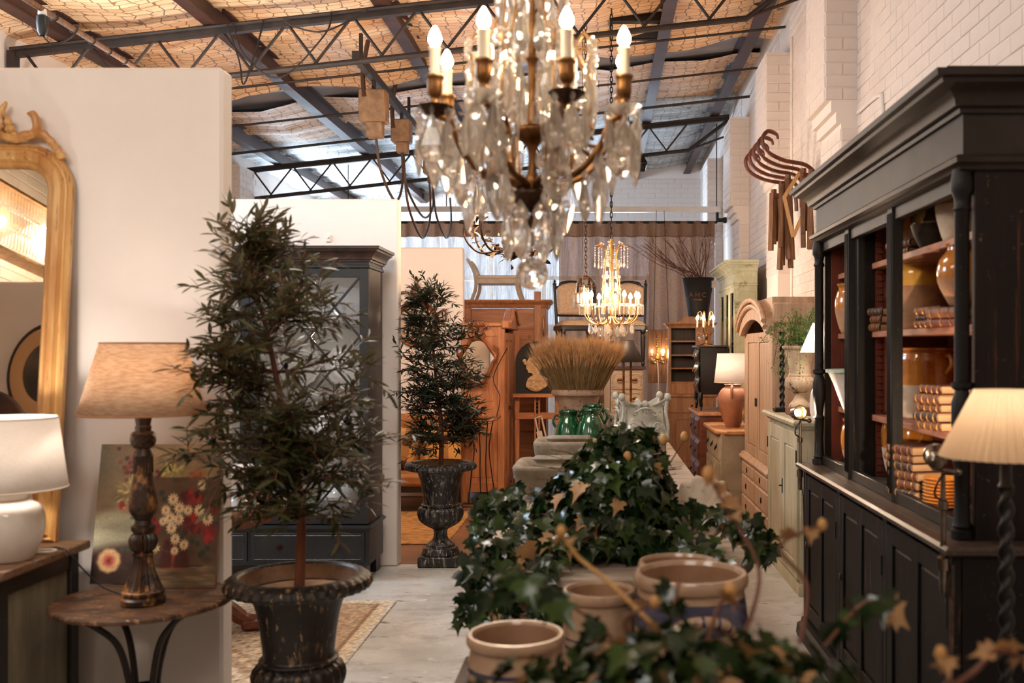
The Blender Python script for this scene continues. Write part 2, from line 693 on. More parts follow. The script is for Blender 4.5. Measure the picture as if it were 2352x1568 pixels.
wl_b = MB()
for (y0, y1, z0, z1) in ((YF, 4.8, 0, 5.09), (6.6, 14.8, 0, 5.09), (17.2, YB, 0, 5.09), (14.8, 17.2, 0, 2.6), (14.8, 17.2, 3.8, 5.09), (4.8, 6.6, 0, 2.6), (4.8, 6.6, 3.8, 5.09)):
    wl_b.box(XL - .2, XL, y0, y1, z0, z1)
wl = struct(wl_b.build('wall_left', m_mortar), 'white painted brick wall on the far left')
brick_field(wl, (XL, -2.5, 2.5), (0, 1, 0), 3.5, 1.55, limit=0)
brick_field(wl, (XL, 11, 2.6), (0, 1, 0), 3.75, 1.45, limit=0)
b = MB()
for z in (2.6, 3.8):
    b.box(XL - .12, XL - .04, 4.8, 6.6, z - .03, z + .03)
for y in (4.8, 5.4, 6.0, 6.6):
    b.box(XL - .12, XL - .04, y - .03, y + .03, 2.6, 3.8)
w2 = struct(b.build('window_2', m_whitepaint), 'high side window in the left wall')
for y in (4.83, 5.43, 6.03):
    MB().box(XL - .09, XL - .084, y, y + .54, 2.63, 3.77).build('pane', m_pane, w2)
b = MB()
for z in (2.6, 3.8):
    b.box(XL - .12, XL - .04, 14.8, 17.2, z - .03, z + .03)
for y in (14.8, 15.6, 16.4, 17.2):
    b.box(XL - .12, XL - .04, y - .03, y + .03, 2.6, 3.8)
w3 = struct(b.build('window_3', m_whitepaint), 'high side window in the left wall behind the curtain')
for y in (14.83, 15.63, 16.43):
    MB().box(XL - .09, XL - .084, y, y + .74, 2.63, 3.77).build('pane', m_pane, w3)
pier = struct(MB().box(XL, -4.72, 13.0, 13.55, 0, 4.0).build('brick_pier', m_mortar), 'white brick pier carrying the far roof truss')
brick_field(pier, (XL, 13.0, 2.4), (1, 0, 0), .18, 1.6, limit=60)
brick_field(pier, (-4.72, 13.0, 2.4), (0, 1, 0), .55, 1.6, limit=60)
struct(MB().box(XL, XR, YF - .2, YF, 0, 5.09).build('wall_front', m_plaster), 'plain white wall behind the camera')

# free-standing partitions between the bays
for (y0, lab) in ((.43, 'cream partition behind the camera that shows in the gilded mirror'),
                  (3.88, 'cream partition with the gilded mirror leaning on it'),
                  (7.25, 'white partition behind the blue-black display cabinet'),
                  (10.67, 'cream partition beside the pine armoires')):
    struct(MB().box(XL, -1.475, y0, y0 + .11, 0, 2.675).build('partition_wall', m_plaster, bevel=.012), lab)

# ---------------------------------------------------------------- roof
def blanket_mat(name, a, b, dark, foil):
    m, nt, p, out = new_mat(name)
    tc = nt.nodes.new('ShaderNodeTexCoord').outputs['Object']
    n = noise_tex(nt, tc, 1.0, (.9, 5.5, 1), detail=7, rough=.65)
    r = ramp(nt, .33, .68, srgb(b), srgb(a))
    nt.links.new(n.outputs['Fac'], r.inputs[0])
    n2 = noise_tex(nt, tc, 2.2, (.5, 1.6, 1), detail=5)
    r2 = ramp(nt, .5, .78)
    nt.links.new(n2.outputs['Fac'], r2.inputs[0])
    mx = nt.nodes.new('ShaderNodeMix')
    mx.data_type = 'RGBA'
    nt.links.new(r2.outputs[0], mx.inputs['Factor'])
    nt.links.new(r.outputs[0], mx.inputs['A'])
    mx.inputs['B'].default_value = srgb(foil)
    vo = nnode(nt, 'ShaderNodeTexVoronoi', feature='DISTANCE_TO_EDGE')
    vo.inputs['Scale'].default_value = 11
    vo.inputs['Randomness'].default_value = .45
    mp = nt.nodes.new('ShaderNodeMapping')
    mp.inputs['Scale'].default_value = (.72, 1.25, 0)
    nt.links.new(tc, mp.inputs[0])
    nt.links.new(mp.outputs[0], vo.inputs['Vector'])
    r3 = ramp(nt, .03, .06, (1, 1, 1, 1), (0, 0, 0, 1))
    nt.links.new(vo.outputs['Distance'], r3.inputs[0])
    m3 = nt.nodes.new('ShaderNodeMix')
    m3.data_type = 'RGBA'
    k = nt.nodes.new('ShaderNodeMath')
    k.operation = 'MULTIPLY'
    k.inputs[1].default_value = .8
    nt.links.new(r3.outputs[0], k.inputs[0])
    nt.links.new(k.outputs[0], m3.inputs['Factor'])
    nt.links.new(mx.outputs['Result'], m3.inputs['A'])
    m3.inputs['B'].default_value = srgb(dark)
    nt.links.new(m3.outputs['Result'], p.inputs['Base Color'])
    p.inputs['Roughness'].default_value = .55
    bn = nt.nodes.new('ShaderNodeBump')
    bn.inputs['Strength'].default_value = .9
    bn.inputs['Distance'].default_value = .05
    nt.links.new(n.outputs['Fac'], bn.inputs['Height'])
    nt.links.new(bn.outputs[0], p.inputs['Normal'])
    return m


m_kraft = blanket_mat('kraft insulation blanket under wire netting', (248, 214, 172), (206, 152, 106), (96, 64, 46), (250, 224, 190))
m_foil = blanket_mat('silver insulation blanket under wire netting', (222, 226, 226), (128, 128, 124), (92, 88, 84), (240, 240, 236))
m_sheet = M('bare grey roof sheet', (150, 150, 158), (120, 120, 128), sc=2, rough=.6)
PURL = (1.55, .62, -.58, -1.8, -3.2, -4.4)


def blanket(y0, y1, mat, nm, dip=0):
    def fn(u, v):
        x, y = XL - .1 + u * (XR - XL + .25), y0 + v * (y1 - y0)
        z = roofz(x) + .21
        k = min(range(len(PURL)), key=lambda i: abs(PURL[i] - x))
        d = min(abs(PURL[k] - x) / .6, 1)
        sag = .06 + .05 * mnoise.noise(Vector((k * 3.1, y * .5, 0)))
        z -= sag * d ** .7
        z += .035 * mnoise.noise(Vector((x * .8, y * 3.2, 1))) + .018 * mnoise.noise(Vector((x * 1.7, y * 8.0, 5)))
        if dip:
            e = max(0, 1 - (y1 - y) / .5)
            z -= dip * e * (.6 + .6 * mnoise.noise(Vector((x * 1.1, 7, 2))))
        yy = y + (.1 * mnoise.noise(Vector((x * .7, y0, 3))) if (v < .001 or v > .999) else 0)
        return (x, yy, z)
    b = MB()
    b.grid(fn, 60, max(10, int((y1 - y0) * 16)))
    return b.build(nm, mat, sharp=180)


struct(MB().box(XL - .2, XR + .25, YF - .2, YB + .3, 5.08, 5.1).build('roof_cover', m_sheet, rot=(0, 0, 0)), 'outer roof covering')
struct(blanket(YF, 6.4, m_kraft, 'ceiling', .10), 'sagging tan insulation blanket over the front of the shop')
struct(blanket(6.35, 10.45, m_kraft, 'ceiling', .14), 'sagging tan insulation blanket held up by wire netting')
struct(blanket(11.25, 13.1, m_kraft, 'ceiling'), 'tan insulation blanket beyond the bare strip of roof')
struct(blanket(13.05, YB + .1, m_foil, 'ceiling'), 'silvery insulation blanket near the back wall')
b = MB()
b.grid(lambda u, v: (XL - .1 + u * (XR - XL + .25), 10.1 + v * 1.5, roofz(XL - .1 + u * (XR - XL + .25)) + .225 + .012 * math.sin(v * 24)), 30, 40)
struct(b.build('roof_sheet', m_sheet, sharp=180), 'bare grey strip of roof sheeting between two insulation blankets')

for k, x in enumerate(PURL):
    z = roofz(x)
    b = MB()
    b.box(x - .06, x + .06, YF, YB, z + .02, z + .034)
    b.box(x - .06, x + .06, YF, YB, z + .20, z + .212)
    b.box(x - .006, x + .006, YF, YB, z + .034, z + .20)
    struct(b.build('roof_beam', m_oxide), 'red-brown steel roof beam running to the back, %s from the brick pilasters' % ('first', 'second', 'third', 'fourth', 'fifth', 'sixth')[k])

for (y, lab) in ((8.2, 'dark steel roof truss above the big crystal chandelier'), (13.6, 'dark steel roof truss near the curtain rail')):
    tr = thing('roof_truss', lab, 'truss', (0, 0, 0))
    del tr['category']
    struct(tr)
    x0, x1 = XL + .06, XR - .05
    dpt = .40
    MB().bar((x0, y, roofz(x0) - .02), (x1, y, roofz(x1) - .02), .06, .07).build('top_chord', m_steel, tr)
    MB().tube([(x0, y - .045, roofz(x0) + .005), (x1, y - .045, roofz(x1) + .005)], .016).build('conduit', m_steel, tr)
    xe = x1 - .55
    MB().tube([(x0, y, roofz(x0) - dpt), (xe, y, roofz(xe) - dpt), (x1, y, roofz(x1) - .05)], .026).build('bottom_chord', m_steel, tr)
    MB().bar((x0, y, roofz(x0) - dpt - .3), (x0, y, roofz(x0)), .07, .07).build('end_post', m_steel, tr)
    n = 22
    for i in range(n):
        xa = x0 + .08 + (xe - x0 - .1) * i / n
        xb = x0 + .08 + (xe - x0 - .1) * (i + 1) / n
        za, zb = (roofz(xa) - .04, roofz(xb) - dpt + .01) if i % 2 == 0 else (roofz(xa) - dpt + .01, roofz(xb) - .04)
        off = .03 if i % 2 == 0 else -.03
        MB().tube([(xa + off, y, za), (xb - off * 0, y, zb)], .0125, n=7).build('web_bar', m_steel, tr)
    MB().tube([(XR - .62, y, roofz(XR - .62) - dpt), (XR, y, roofz(XR) - dpt * .6)], .014).build('tie', m_steel, tr)

# thin tie rods across the roof
for (y, dz, r) in ((12.0, .14, .016), (9.7, .05, .012), (10.9, .1, .012)):
    struct(MB().tube([(XL, y, roofz(XL) - dz), (XR, y, roofz(XR) - dz)], r, n=6).build('tie_rod', m_steel), 'thin steel rod tying the roof across, at %.0f metres from the curtain rail' % (14 - y))
# ---------------------------------------------------------------- furniture helpers
def raised(x0, x1, y, z0, z1, t=.010, e=.02, b=None):
    """panel with a raised field, front towards -y"""
    b = b or MB()
    v = [(x0, y, z0), (x1, y, z0), (x1, y, z1), (x0, y, z1), (x0 + e, y - t, z0 + e), (x1 - e, y - t, z0 + e), (x1 - e, y - t, z1 - e), (x0 + e, y - t, z1 - e)]
    return b.add(v, [(4, 5, 6, 7)] + [(k, (k + 1) % 4, 4 + (k + 1) % 4, 4 + k) for k in range(4)])


def door(parent, x0, x1, z0, z1, y, mat, cols=1, rows=1, st=.05, th=.022, name='door', pane=None, bead=None, notch=0, pmat=None, bevel=.002):
    """framed door, front face at y (towards -y); panels or panes are children"""
    f = MB()
    cw, rh = (x1 - x0 - st) / cols, (z1 - z0 - st) / rows
    for i in range(cols + 1):
        f.box(x0 + i * cw, x0 + i * cw + st, y, y + th, z0, z1)
    for j in range(rows + 1):
        f.box(x0 + st * .5, x1 - st * .5, y + .0015, y + th - .0015, z0 + j * rh, z0 + j * rh + st)
    d = f.build(name, mat, parent, bevel=bevel)
    for i in range(cols):
        for j in range(rows):
            a, b, c, e = x0 + i * cw + st, x0 + (i + 1) * cw, z0 + j * rh + st, z0 + (j + 1) * rh
            if pane:
                MB().box(a - .004, b + .004, y + th * .5, y + th * .5 + .003, c - .004, e + .004).build('pane', pane, d)
            else:
                raised(a - .003, b + .003, y + th - .004, c - .003, e + .003).build('panel', pmat or mat, d, sharp=10)
            if bead:
                q = .012
                P = [(a + q, c + q), (b - q, c + q), (b - q, e - q - notch), (b - q - notch * .3, e - q - notch * .9), (b - q - notch, e - q), (a + q + notch, e - q), (a + q + notch * .3, e - q - notch * .9), (a + q, e - q - notch)]
                if not notch:
                    P = [P[0], P[1], (b - q, e - q), (a + q, e - q)]
                MB().tube([(p[0], y + th - .008, p[1]) for p in P], .0045, n=6, closed=True).build('bead', bead, d)
    return d


def knob(parent, loc, r, mat, name='knob', d=(0, -1, 0)):
    q = Vector(d).to_track_quat('Z', 'Y').to_matrix().to_4x4()
    return MB().lathe([(r * .45, 0), (r * .4, r * .5), (r * .9, r * .9), (r, r * 1.3), (r * .7, r * 1.7), (.001, r * 1.8)], 12, T(*loc) @ q).build(name, mat, parent)


def drop_handle(parent, x, y, z, mat, w=.06, name='handle'):
    b = MB()
    b.ball((x, y, z), w * .32, 10, 6, (1.3, .25, 1))
    b.tube(cr([(x - w * .45, y - .004, z), (x - w * .4, y - .016, z - w * .35), (x, y - .02, z - w * .55), (x + w * .4, y - .016, z - w * .35), (x + w * .45, y - .004, z)], 4), w * .07, 6)
    return b.build(name, mat, parent)


def cornice_prof(z, h, out, back=-.02):
    """crown profile, listed from the foot up"""
    return [(back, z), (0, z), (out * .12, z), (out * .14, z + h * .12), (out * .3, z + h * .16), (out * .34, z + h * .34), (out * .52, z + h * .55), (out * .78, z + h * .68),
            (out * .82, z + h * .78), (out * .98, z + h * .82), (out, z + h), (back, z + h)]


def u_path(hw, yf, yb):
    """plan path round front and both sides of a case; outside is to the right of travel"""
    return [(-hw, yb), (-hw, yf), (hw, yf), (hw, yb)][::1]


def box_part(name, mat, parent, *a, bevel=.003):
    return MB().box(*a).build(name, mat, parent, bevel=bevel)


# ---------------------------------------------------------------- black bookcase on the right
m_bk = M('worn black paint', (23, 20, 19), (15, 13, 12), sc=7, rough=.5, spec=.25, bump=.1, bsc=60, bst=(1, 1, .15),
         spots=[((84, 56, 40), 9, .60, .70, (4, 4, .3)), ((70, 58, 50), 40, .63, .68)])
m_bkside = M('worn black paint over brown wood', (34, 26, 23), (22, 17, 16), sc=4, rough=.55, spec=.2, bump=.12, bsc=50, bst=(1, 1, .12), st=(3, 3, .25),
             spots=[((112, 66, 40), 5, .61, .71, (7, 7, .22)), ((96, 72, 56), 40, .63, .68)])
m_bktop = M('grey-brown waxed wood', (78, 62, 52), (50, 39, 33), sc=6, st=(1, 14, 14), rough=.4, bump=.1, spots=[((120, 84, 60), 20, .66, .72)])
m_bkfrieze = M('grey-brown rubbed paint', (58, 49, 43), (40, 33, 29), sc=3, rough=.5, spec=.25, bump=.06, spots=[((104, 84, 66), 40, .64, .69)])
m_bkwear = M('rubbed paint edge', (96, 70, 52), (46, 36, 31), sc=30, rough=.45)
m_red = M('red-brown interior paint', (118, 52, 34), (94, 40, 27), sc=5, rough=.6, bump=.05)
m_shelf = M('bare timber shelf', (170, 112, 84), (132, 84, 62), sc=5, st=(1.5, 12, 12), rough=.55, bump=.1)
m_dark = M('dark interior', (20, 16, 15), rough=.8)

BK = thing('bookcase', 'tall worn black glazed bookcase with a red interior against the brick wall', 'bookcase', (1.37, 4.31, 0), -PI / 2)
hw = 1.165
yF = -.255
# base
b = MB()
b.box(-hw, hw, yF + .02, .29, .11, .915)
for x in (-hw, -.40, .37, hw - .05):
    b.box(x, x + .05, yF, yF + .03, .11, .915)
b.build('base', m_bk, BK, bevel=.003)
MB().mould([(-.02, 0), (.03, 0), (.035, .02), (.03, .07), (.012, .085), (.008, .11), (-.02, .11)], u_path(hw, yF, .28)).build('plinth', m_bk, BK)
for i, (xa, xb) in enumerate(((-hw + .055, -.405), (-.345, .365), (.425, hw - .055))):
    d = door(BK, xa, xb, .13, .895, yF, m_bk, cols=2, st=.07, bead=m_bkwear, notch=.035)
    MB().box(xb - .012, xb - .002, yF - .006, yF, .68, .76).build('hinge', m_dark, d)
    MB().ball((xa + .03, yF - .004, .52), .012, 8, 6, (.7, .4, 1.6)).build('escutcheon', m_bkwear, d)
b = MB()
for k in range(5):
    MB().tube([(hw - .045 + k * .010, yF - .001, .13), (hw - .045 + k * .010, yF - .001, .89)], .004, 6).build('reed', m_bkwear, BK)
MB().mould([(-.3, .915), (-.0, .915), (.012, .917), (.02, .925), (.035, .93), (.038, .945), (.028, .955), (-.3, .955)], u_path(hw, yF, .29)).build('worktop_edge', m_bktop, BK)
MB().box(-hw + .02, hw - .02, yF + .02, .29, .93, .956).build('worktop', m_bktop, BK)
# upper case
uw, uf, ub = 1.09, -.18, .28
box_part('side_panel', m_bkside, BK, uw - .03, uw, uf + .02, ub, .956, 2.36)
box_part('side_panel', m_bkside, BK, -uw, -uw + .03, uf + .02, ub, .956, 2.36)
box_part('back_panel', m_red, BK, -uw + .03, uw - .03, ub - .02, ub, .956, 2.36)
box_part('case_floor', m_bktop, BK, -uw + .03, uw - .03, uf + .03, ub - .02, .956, .978)
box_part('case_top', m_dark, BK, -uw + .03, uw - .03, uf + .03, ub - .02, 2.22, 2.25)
# inner lining of the end walls and the middle division (local x = 4.31 - world y)
box_part('lining', m_red, BK, -uw + .03, -uw + .042, uf + .05, ub - .02, .978, 2.22)
box_part('division', m_red, BK, -.50, -.38, uf + .10, ub - .02, .978, 2.22)
box_part('division_edge', m_bk, BK, -.505, -.375, uf + .02, uf + .10, .978, 2.22)
for (xa, n) in ((-.376, 1), (-uw + .046, 1)):
    b = MB()
    z = 1.0
    while z < 2.16:
        b.prism([(uf + .105, z), (uf + .105, z + .03), (uf + .125, z + .03), (uf + .137, z + .004)], xa, xa + .012, 'x')
        z += .032
    b.build('notched_strip', m_red, BK)
for x in (-.47, .24):
    b = MB().box(x - .035, x + .035, uf - .01, uf + .035, .956, 2.16)
    for k in range(4):
        b.tube([(x - .024 + k * .016, uf - .011, .99), (x - .024 + k * .016, uf - .011, 2.13)], .0042, 6)
    b.build('mullion', m_bk, BK, bevel=.002)
for (xa, xb) in ((-uw + .03, -.51), (-.43, .20), (.28, uw - .03)):
    box_part('sill_rail', m_bk, BK, xa, xb, uf + .0, uf + .035, .956, 1.005)
    box_part('head_rail', m_bk, BK, xa, xb, uf + .0, uf + .035, 2.10, 2.16)
for (xa, xb) in ((-uw + .045, -.505), (-.375, uw - .032)):
    for z in (1.27, 1.66, 1.98):
        box_part('shelf', m_shelf, BK, xa, xb, uf + .085, ub - .022, z - .028, z, bevel=.002)
for x in (-uw + .028, uw - .028):
    P = [(.036, .96), (.036, .985), (.026, .99), (.03, 1.0), (.026, 1.01), (.024, 1.10), (.026, 1.2), (.030, 1.21), (.02, 1.225), (.024, 1.26), (.034, 1.33), (.034, 1.40), (.022, 1.44), (.034, 1.45), (.034, 1.465), (.024, 1.47),
         (.024, 2.02), (.03, 2.03), (.024, 2.045), (.026, 2.07), (.036, 2.09), (.036, 2.12), (.03, 2.16)]
    MB().lathe(P, 24, T(x, uf - .012, 0), rf=lambda a, r, z: r * (1 - (.13 * (math.cos(a * 8) > .2) if 1.49 < z < 2.01 else 0))).build('turned_column', m_bk, BK)
MB().mould([(-.03, 2.15), (.0, 2.15), (.012, 2.155), (.02, 2.17), (.03, 2.175), (.034, 2.19), (.022, 2.20), (.0, 2.205), (0, 2.335), (-.03, 2.335)], u_path(uw + .004, uf - .02, ub)).build('frieze', m_bkfrieze, BK)
MB().mould(cornice_prof(2.335, .115, .125), u_path(uw + .004, uf - .02, ub)).build('cornice', m_bkfrieze, BK)
box_part('cornice_cap', m_bkside, BK, -uw - .06, uw + .06, uf - .09, ub, 2.45, 2.475)

# ---------------------------------------------------------------- pots, books and plates on its shelves
m_och = M('ochre glaze', (190, 122, 44), (150, 86, 28), sc=7, rough=.14, coat=.6, bump=.06, bsc=30, spots=[((96, 48, 20), 24, .66, .72)])
m_yel = M('honey yellow glaze', (204, 154, 68), (168, 112, 40), sc=6, rough=.15, coat=.6, bump=.06, bsc=30)
m_olv = M('olive brown glaze', (92, 70, 34), (44, 34, 22), sc=6, rough=.12, coat=.7, bump=.06, bsc=30)
m_clay = M('unglazed clay', (176, 132, 96), (140, 100, 72), sc=9, rough=.8, bump=.2, bsc=40, spots=[((96, 66, 48), 30, .62, .7)])
m_palecl = M('pale unglazed clay', (206, 186, 160), (176, 152, 124), sc=8, rough=.8, bump=.2)
m_sooty = M('sooty clay', (40, 31, 26), (66, 50, 40), sc=9, rough=.6, bump=.2)
m_inside = M('dark pot inside', (46, 30, 20), rough=.5)

POTS = {
    'wide': [(.085, 0), (.098, .02), (.118, .10), (.128, .18), (.130, .25), (.124, .285), (.132, .295), (.134, .305)],
    'belly': [(.055, 0), (.07, .02), (.105, .09), (.118, .15), (.108, .21), (.08, .25), (.066, .27), (.075, .285), (.078, .292)],
    'tall': [(.07, 0), (.085, .03), (.108, .12), (.112, .19), (.100, .25), (.088, .27), (.098, .29), (.1, .3)],
}


def pot(kind, loc, s, up, low, split, label, handles=2, ha=0, group=None, drip=None):
    o = thing('glazed_pot', label, 'pot', loc, 0, group)
    P = prof(POTS[kind], 5)
    P = [(r * s, z * s) for r, z in P]
    top = P[-1][1]
    zs = split * top
    lo = [q for q in P if q[1] <= zs]
    hi = [q for q in P if q[1] >= zs - 1e-6]
    if lo and hi and lo[-1] != hi[0]:
        hi = [lo[-1]] + hi
    R, th = P[-1][0], .008 * s
    MB().lathe(lo, 32).build('body', low, o)
    MB().lathe(hi + [(R - th, top + .002), (R - th * 1.4, top - .01), (P[len(P) // 2][0] - th, top * .5), (.001, top * .45)], 32, cap0=False).build('glazed_shoulder', up, o)
    for k in range(handles):
        a = ha + PI * k
        c, sn = math.cos(a), math.sin(a)
        z1, z2 = top * .88, top * .66
        r1 = min(P, key=lambda q: abs(q[1] - z1))[0]
        r2 = min(P, key=lambda q: abs(q[1] - z2))[0]
        pts = cr([((r1 - .004) * c, (r1 - .004) * sn, z1), ((r1 + .028 * s) * c, (r1 + .028 * s) * sn, z1 + .004), ((r2 + .036 * s) * c, (r2 + .036 * s) * sn, (z1 + z2) / 2), ((r2 + .004) * c, (r2 + .004) * sn, z2)], 5)
        MB().tube(pts, .010 * s, 8).build('handle', up, o)
    if drip:
        for a in (3.6, 4.2, 5.1):
            pts = []
            for q in range(6):
                z = zs - q * .024 * s
                r = min(P, key=lambda w: abs(w[1] - z))[0] + .001
                pts.append((r * math.cos(a), r * math.sin(a), z))
            MB().tube(pts, .008 * s, 6).build('glaze_drip', drip, o)
    return o


GP = 'glazed pots in the black bookcase'
PA = PI * .75
pot('wide', (1.42, 4.45, 1.66), 1.0, m_yel, m_clay, .66, 'big honey-yellow topped pot on the middle shelf of the black bookcase', ha=PI * 1.62, group=GP)
pot('wide', (1.42, 4.36, 1.27), 1.02, m_och, m_palecl, .52, 'big ochre confit pot on the shelf above the leather books', ha=PI * 1.62, group=GP)
pot('wide', (1.41, 4.58, 1.3 - .322), .9, m_och, m_palecl, .55, 'squat ochre pot with drips on the floor of the bookcase', ha=PI * 1.55, group=GP, drip=m_olv)
pot('wide', (1.46, 4.50, 1.98), .72, m_och, m_clay, .6, 'ochre pot at the back of the top shelf of the bookcase', ha=PI * .6, group=GP)
pot('belly', (1.37, 4.10, 1.98), .78, m_olv, m_sooty, .5, 'dark olive sooty jar on the top shelf of the bookcase', handles=0, group=GP)
pot('tall', (1.37, 3.78, 1.98), .86, m_och, m_palecl, .55, 'orange jar beside the column on the top bookcase shelf', handles=0, group=GP)
pot('belly', (1.33, 3.66, 1.66 + .075), .78, m_och, m_clay, .45, 'orange jar standing on two books on the middle bookcase shelf', handles=0, group=GP)
pot('tall', (1.31, 5.16, 1.66), .85, m_och, m_clay, .5, 'ochre jar in the far end bay of the bookcase', handles=0, group=GP)
pot('tall', (1.33, 5.14, .978), .80, m_och, m_clay, .35, 'orange crock on the floor of the far end bookcase bay', handles=0, group=GP)
bw_ = thing('conical_bowl', 'white conical bowl with a green glazed rim on a bookcase shelf', 'bowl', (1.30, 5.13, 1.27))
m_bowl = M('white slip', (232, 220, 208), (212, 196, 182), sc=8, rough=.5)
m_grn_rim = M('green splashed rim', (150, 176, 156), (214, 214, 200), sc=24, rough=.2)
MB().lathe([(.05, 0), (.055, .01), (.10, .13), (.125, .185)], 32).build('body', m_bowl, bw_)
MB().lathe([(.125, .185), (.138, .187), (.14, .203), (.128, .206), (.118, .195), (.05, .03), (.001, .03)], 32, cap0=False).build('rim', m_grn_rim, bw_)

BOOKC = [M('tan leather binding', (120, 74, 46), (84, 48, 30), sc=20, rough=.5, bump=.2, bsc=80), M('dark leather binding', (66, 44, 36), (40, 27, 24), sc=20, rough=.5, bump=.2, bsc=80),
         M('black leather binding', (40, 33, 34), (26, 22, 23), sc=20, rough=.45, bump=.2, bsc=80), M('red-brown leather binding', (104, 54, 36), (72, 36, 26), sc=20, rough=.5, bump=.2, bsc=80)]
m_pages = M('old page edges', (196, 160, 120), (150, 112, 80), sc=5, st=(1, 1, 60), rough=.8)
m_gilt = M('gilt tooling', (190, 146, 84), (140, 100, 56), sc=30, rough=.4, metal=.5)


def book(loc, rz, L, W, t, mat, label, group):
    """lies flat; spine along +y side faces local -y"""
    o = thing('book', label, 'book', loc, rz, group)
    c = MB()
    c.box(-L / 2, L / 2, -W / 2, W / 2, 0, t * .1)
    c.box(-L / 2, L / 2, -W / 2, W / 2, t * .9, t)
    for k in range(6):
        a0, a1 = PI / 2 + PI * k / 6, PI / 2 + PI * (k + 1) / 6
        p = [(math.cos(a0) * t * .32 - W / 2 + .001, math.sin(a0) * t / 2 + t / 2), (math.cos(a1) * t * .32 - W / 2 + .001, math.sin(a1) * t / 2 + t / 2)]
        c.add([(-L / 2, p[0][0], p[0][1]), (L / 2, p[0][0], p[0][1]), (L / 2, p[1][0], p[1][1]), (-L / 2, p[1][0], p[1][1])], [(0, 1, 2, 3)])
    c.build('cover', mat, o)
    MB().box(-L / 2 + .004, L / 2 - .004, -W / 2 + .002, W / 2 - .004, t * .1, t * .9).build('page_block', m_pages, o)
    for k in range(4):
        x = -L * .38 + L * .25 * k
        pts = [(x, math.cos(a) * t * .34 - W / 2, math.sin(a) * t / 2 + t / 2) for a in [PI / 2 + PI * q / 6 for q in range(7)]]
        MB().tube(pts, .0018, 5).build('spine_band', m_gilt, o)
    return o


def stack(x, y, z, n, rz, where, L=.17, W=.12, t=.034):
    names = ('bottom', 'second', 'third', 'fourth', 'fifth', 'sixth')
    for k in range(n):
        tt = t * random.uniform(.8, 1.15)
        mi = random.choice((0, 1, 3, 0))
        book((x + random.uniform(-.01, .01), y + random.uniform(-.012, .012), z), rz + random.uniform(-.12, .12), L * random.uniform(.9, 1.08), W, tt, BOOKC[mi],
             'old leather book, %s of the stack %s' % ('top' if k == n - 1 else names[k], where), 'old books in the black bookcase')
        z += tt + .0006


stack(1.30, 3.78, 1.27, 5, -PI / 2 + .3, 'beside the column on the lower bookcase shelf')
stack(1.27, 4.02, .9785, 6, -PI / 2 + .3, 'behind the pile of plates in the bookcase', .19, .13, .036)
stack(1.31, 3.66, 1.66, 2, -PI / 2 + .4, 'under the orange jar on the middle shelf', .18, .13)
stack(1.295, 3.84, 1.66, 3, -PI / 2 + .2, 'on the middle bookcase shelf near the column', .16, .09, .026)
stack(1.30, 4.61, 1.66, 3, -PI / 2 + .2, 'tucked beside the big yellow pot', .13, .06, .034)
stack(1.36, 4.34, 1.98, 2, -PI / 2 + .2, 'on the top bookcase shelf', .2, .12, .04)

m_plate = M('honey glazed earthenware', (206, 140, 66), (176, 110, 44), sc=8, rough=.15, coat=.5)
for k in range(9):
    z = .9785 + k * .0125
    o = MB().lathe([(.045, 0), (.05, .004), (.072, .012), (.076, .015), (.072, .017), (.05, .0075), (.001, .006)], 28).build('plate', m_plate, loc=(1.285, 3.735, z))
    tag(o, 'honey glazed plate, %s in the pile on the bookcase floor' % ('lowest', 'second', 'third', 'fourth', 'fifth', 'sixth', 'seventh', 'eighth', 'topmost')[k], 'plate', 'plates piled in the bookcase')

# two clamp-on spot lamps that light the shelves
m_hot = emit('lit reflector bulb', (255, 220, 160), 22)


def spot_lamp(loc, lean, label, tgt, energy, on_front):
    o = thing('clamp_spot_lamp', label, 'lamp', loc, 0)
    b = MB().lathe([(.010, -.16), (.012, -.155), (.014, -.09), (.02, -.088), (.02, -.05), (.012, -.045), (.009, 0), (.009, .10), (.016, .105), (.016, .13), (.009, .135), (.007, .22)], 14)
    b.build('post', m_chrome, o)
    MB().tube([(-.035, 0, .235), (.045, 0, .222)], [.007, .007], 8).ball((.05, 0, .222), .014, 10, 8).build('cross_arm', m_chrome, o)
    MB().tube(cr([(0, 0, .13), (-.03, -.012, .15), (-.025, -.02, .19), (0, -.012, .22)], 5), .004, 6).build('wing_screw', m_black, o)
    q = (Vector(tgt) - Vector(loc) - Vector((0, 0, .26))).to_track_quat('Z', 'Y').to_matrix().to_4x4()
    Mh = T(-.02, 0, .265) @ q
    MB().lathe([(.012, -.05), (.018, -.048), (.02, -.03), (.032, -.02), (.036, .03), (.04, .032), (.04, .042), (.036, .04), (.03, -.01), (.001, -.012)], 18, Mh).build('shade', m_chrome, o)
    MB().ball((0, 0, .012), .020, 10, 8, (1, 1, .8), Mh).build('bulb', m_hot, o)
    MB().tube(cr([(0, .01, -.1), (.02, .02, -.2), (.03, .03, -.5), (.05, .04, -1.0)], 5), .0035, 5).build('flex', m_cable, o)
    L = light('spot_lamp_light', 'SPOT', tuple(Mh @ Vector((0, 0, .05)) + Vector(loc)), energy, WARM, radius=.012, spot=1.5, blend=.35)
    aim(L, tgt)
    return o


spot_lamp((1.088, 3.165, .962), 0, 'nickel spot lamp clamped to the near corner of the black bookcase', (1.43, 4.55, 1.52), 22, 1)
spot_lamp((1.10, 5.49, .962), 0, 'lit nickel spot lamp at the far corner of the black bookcase', (1.30, 4.9, 1.30), 9, 0)

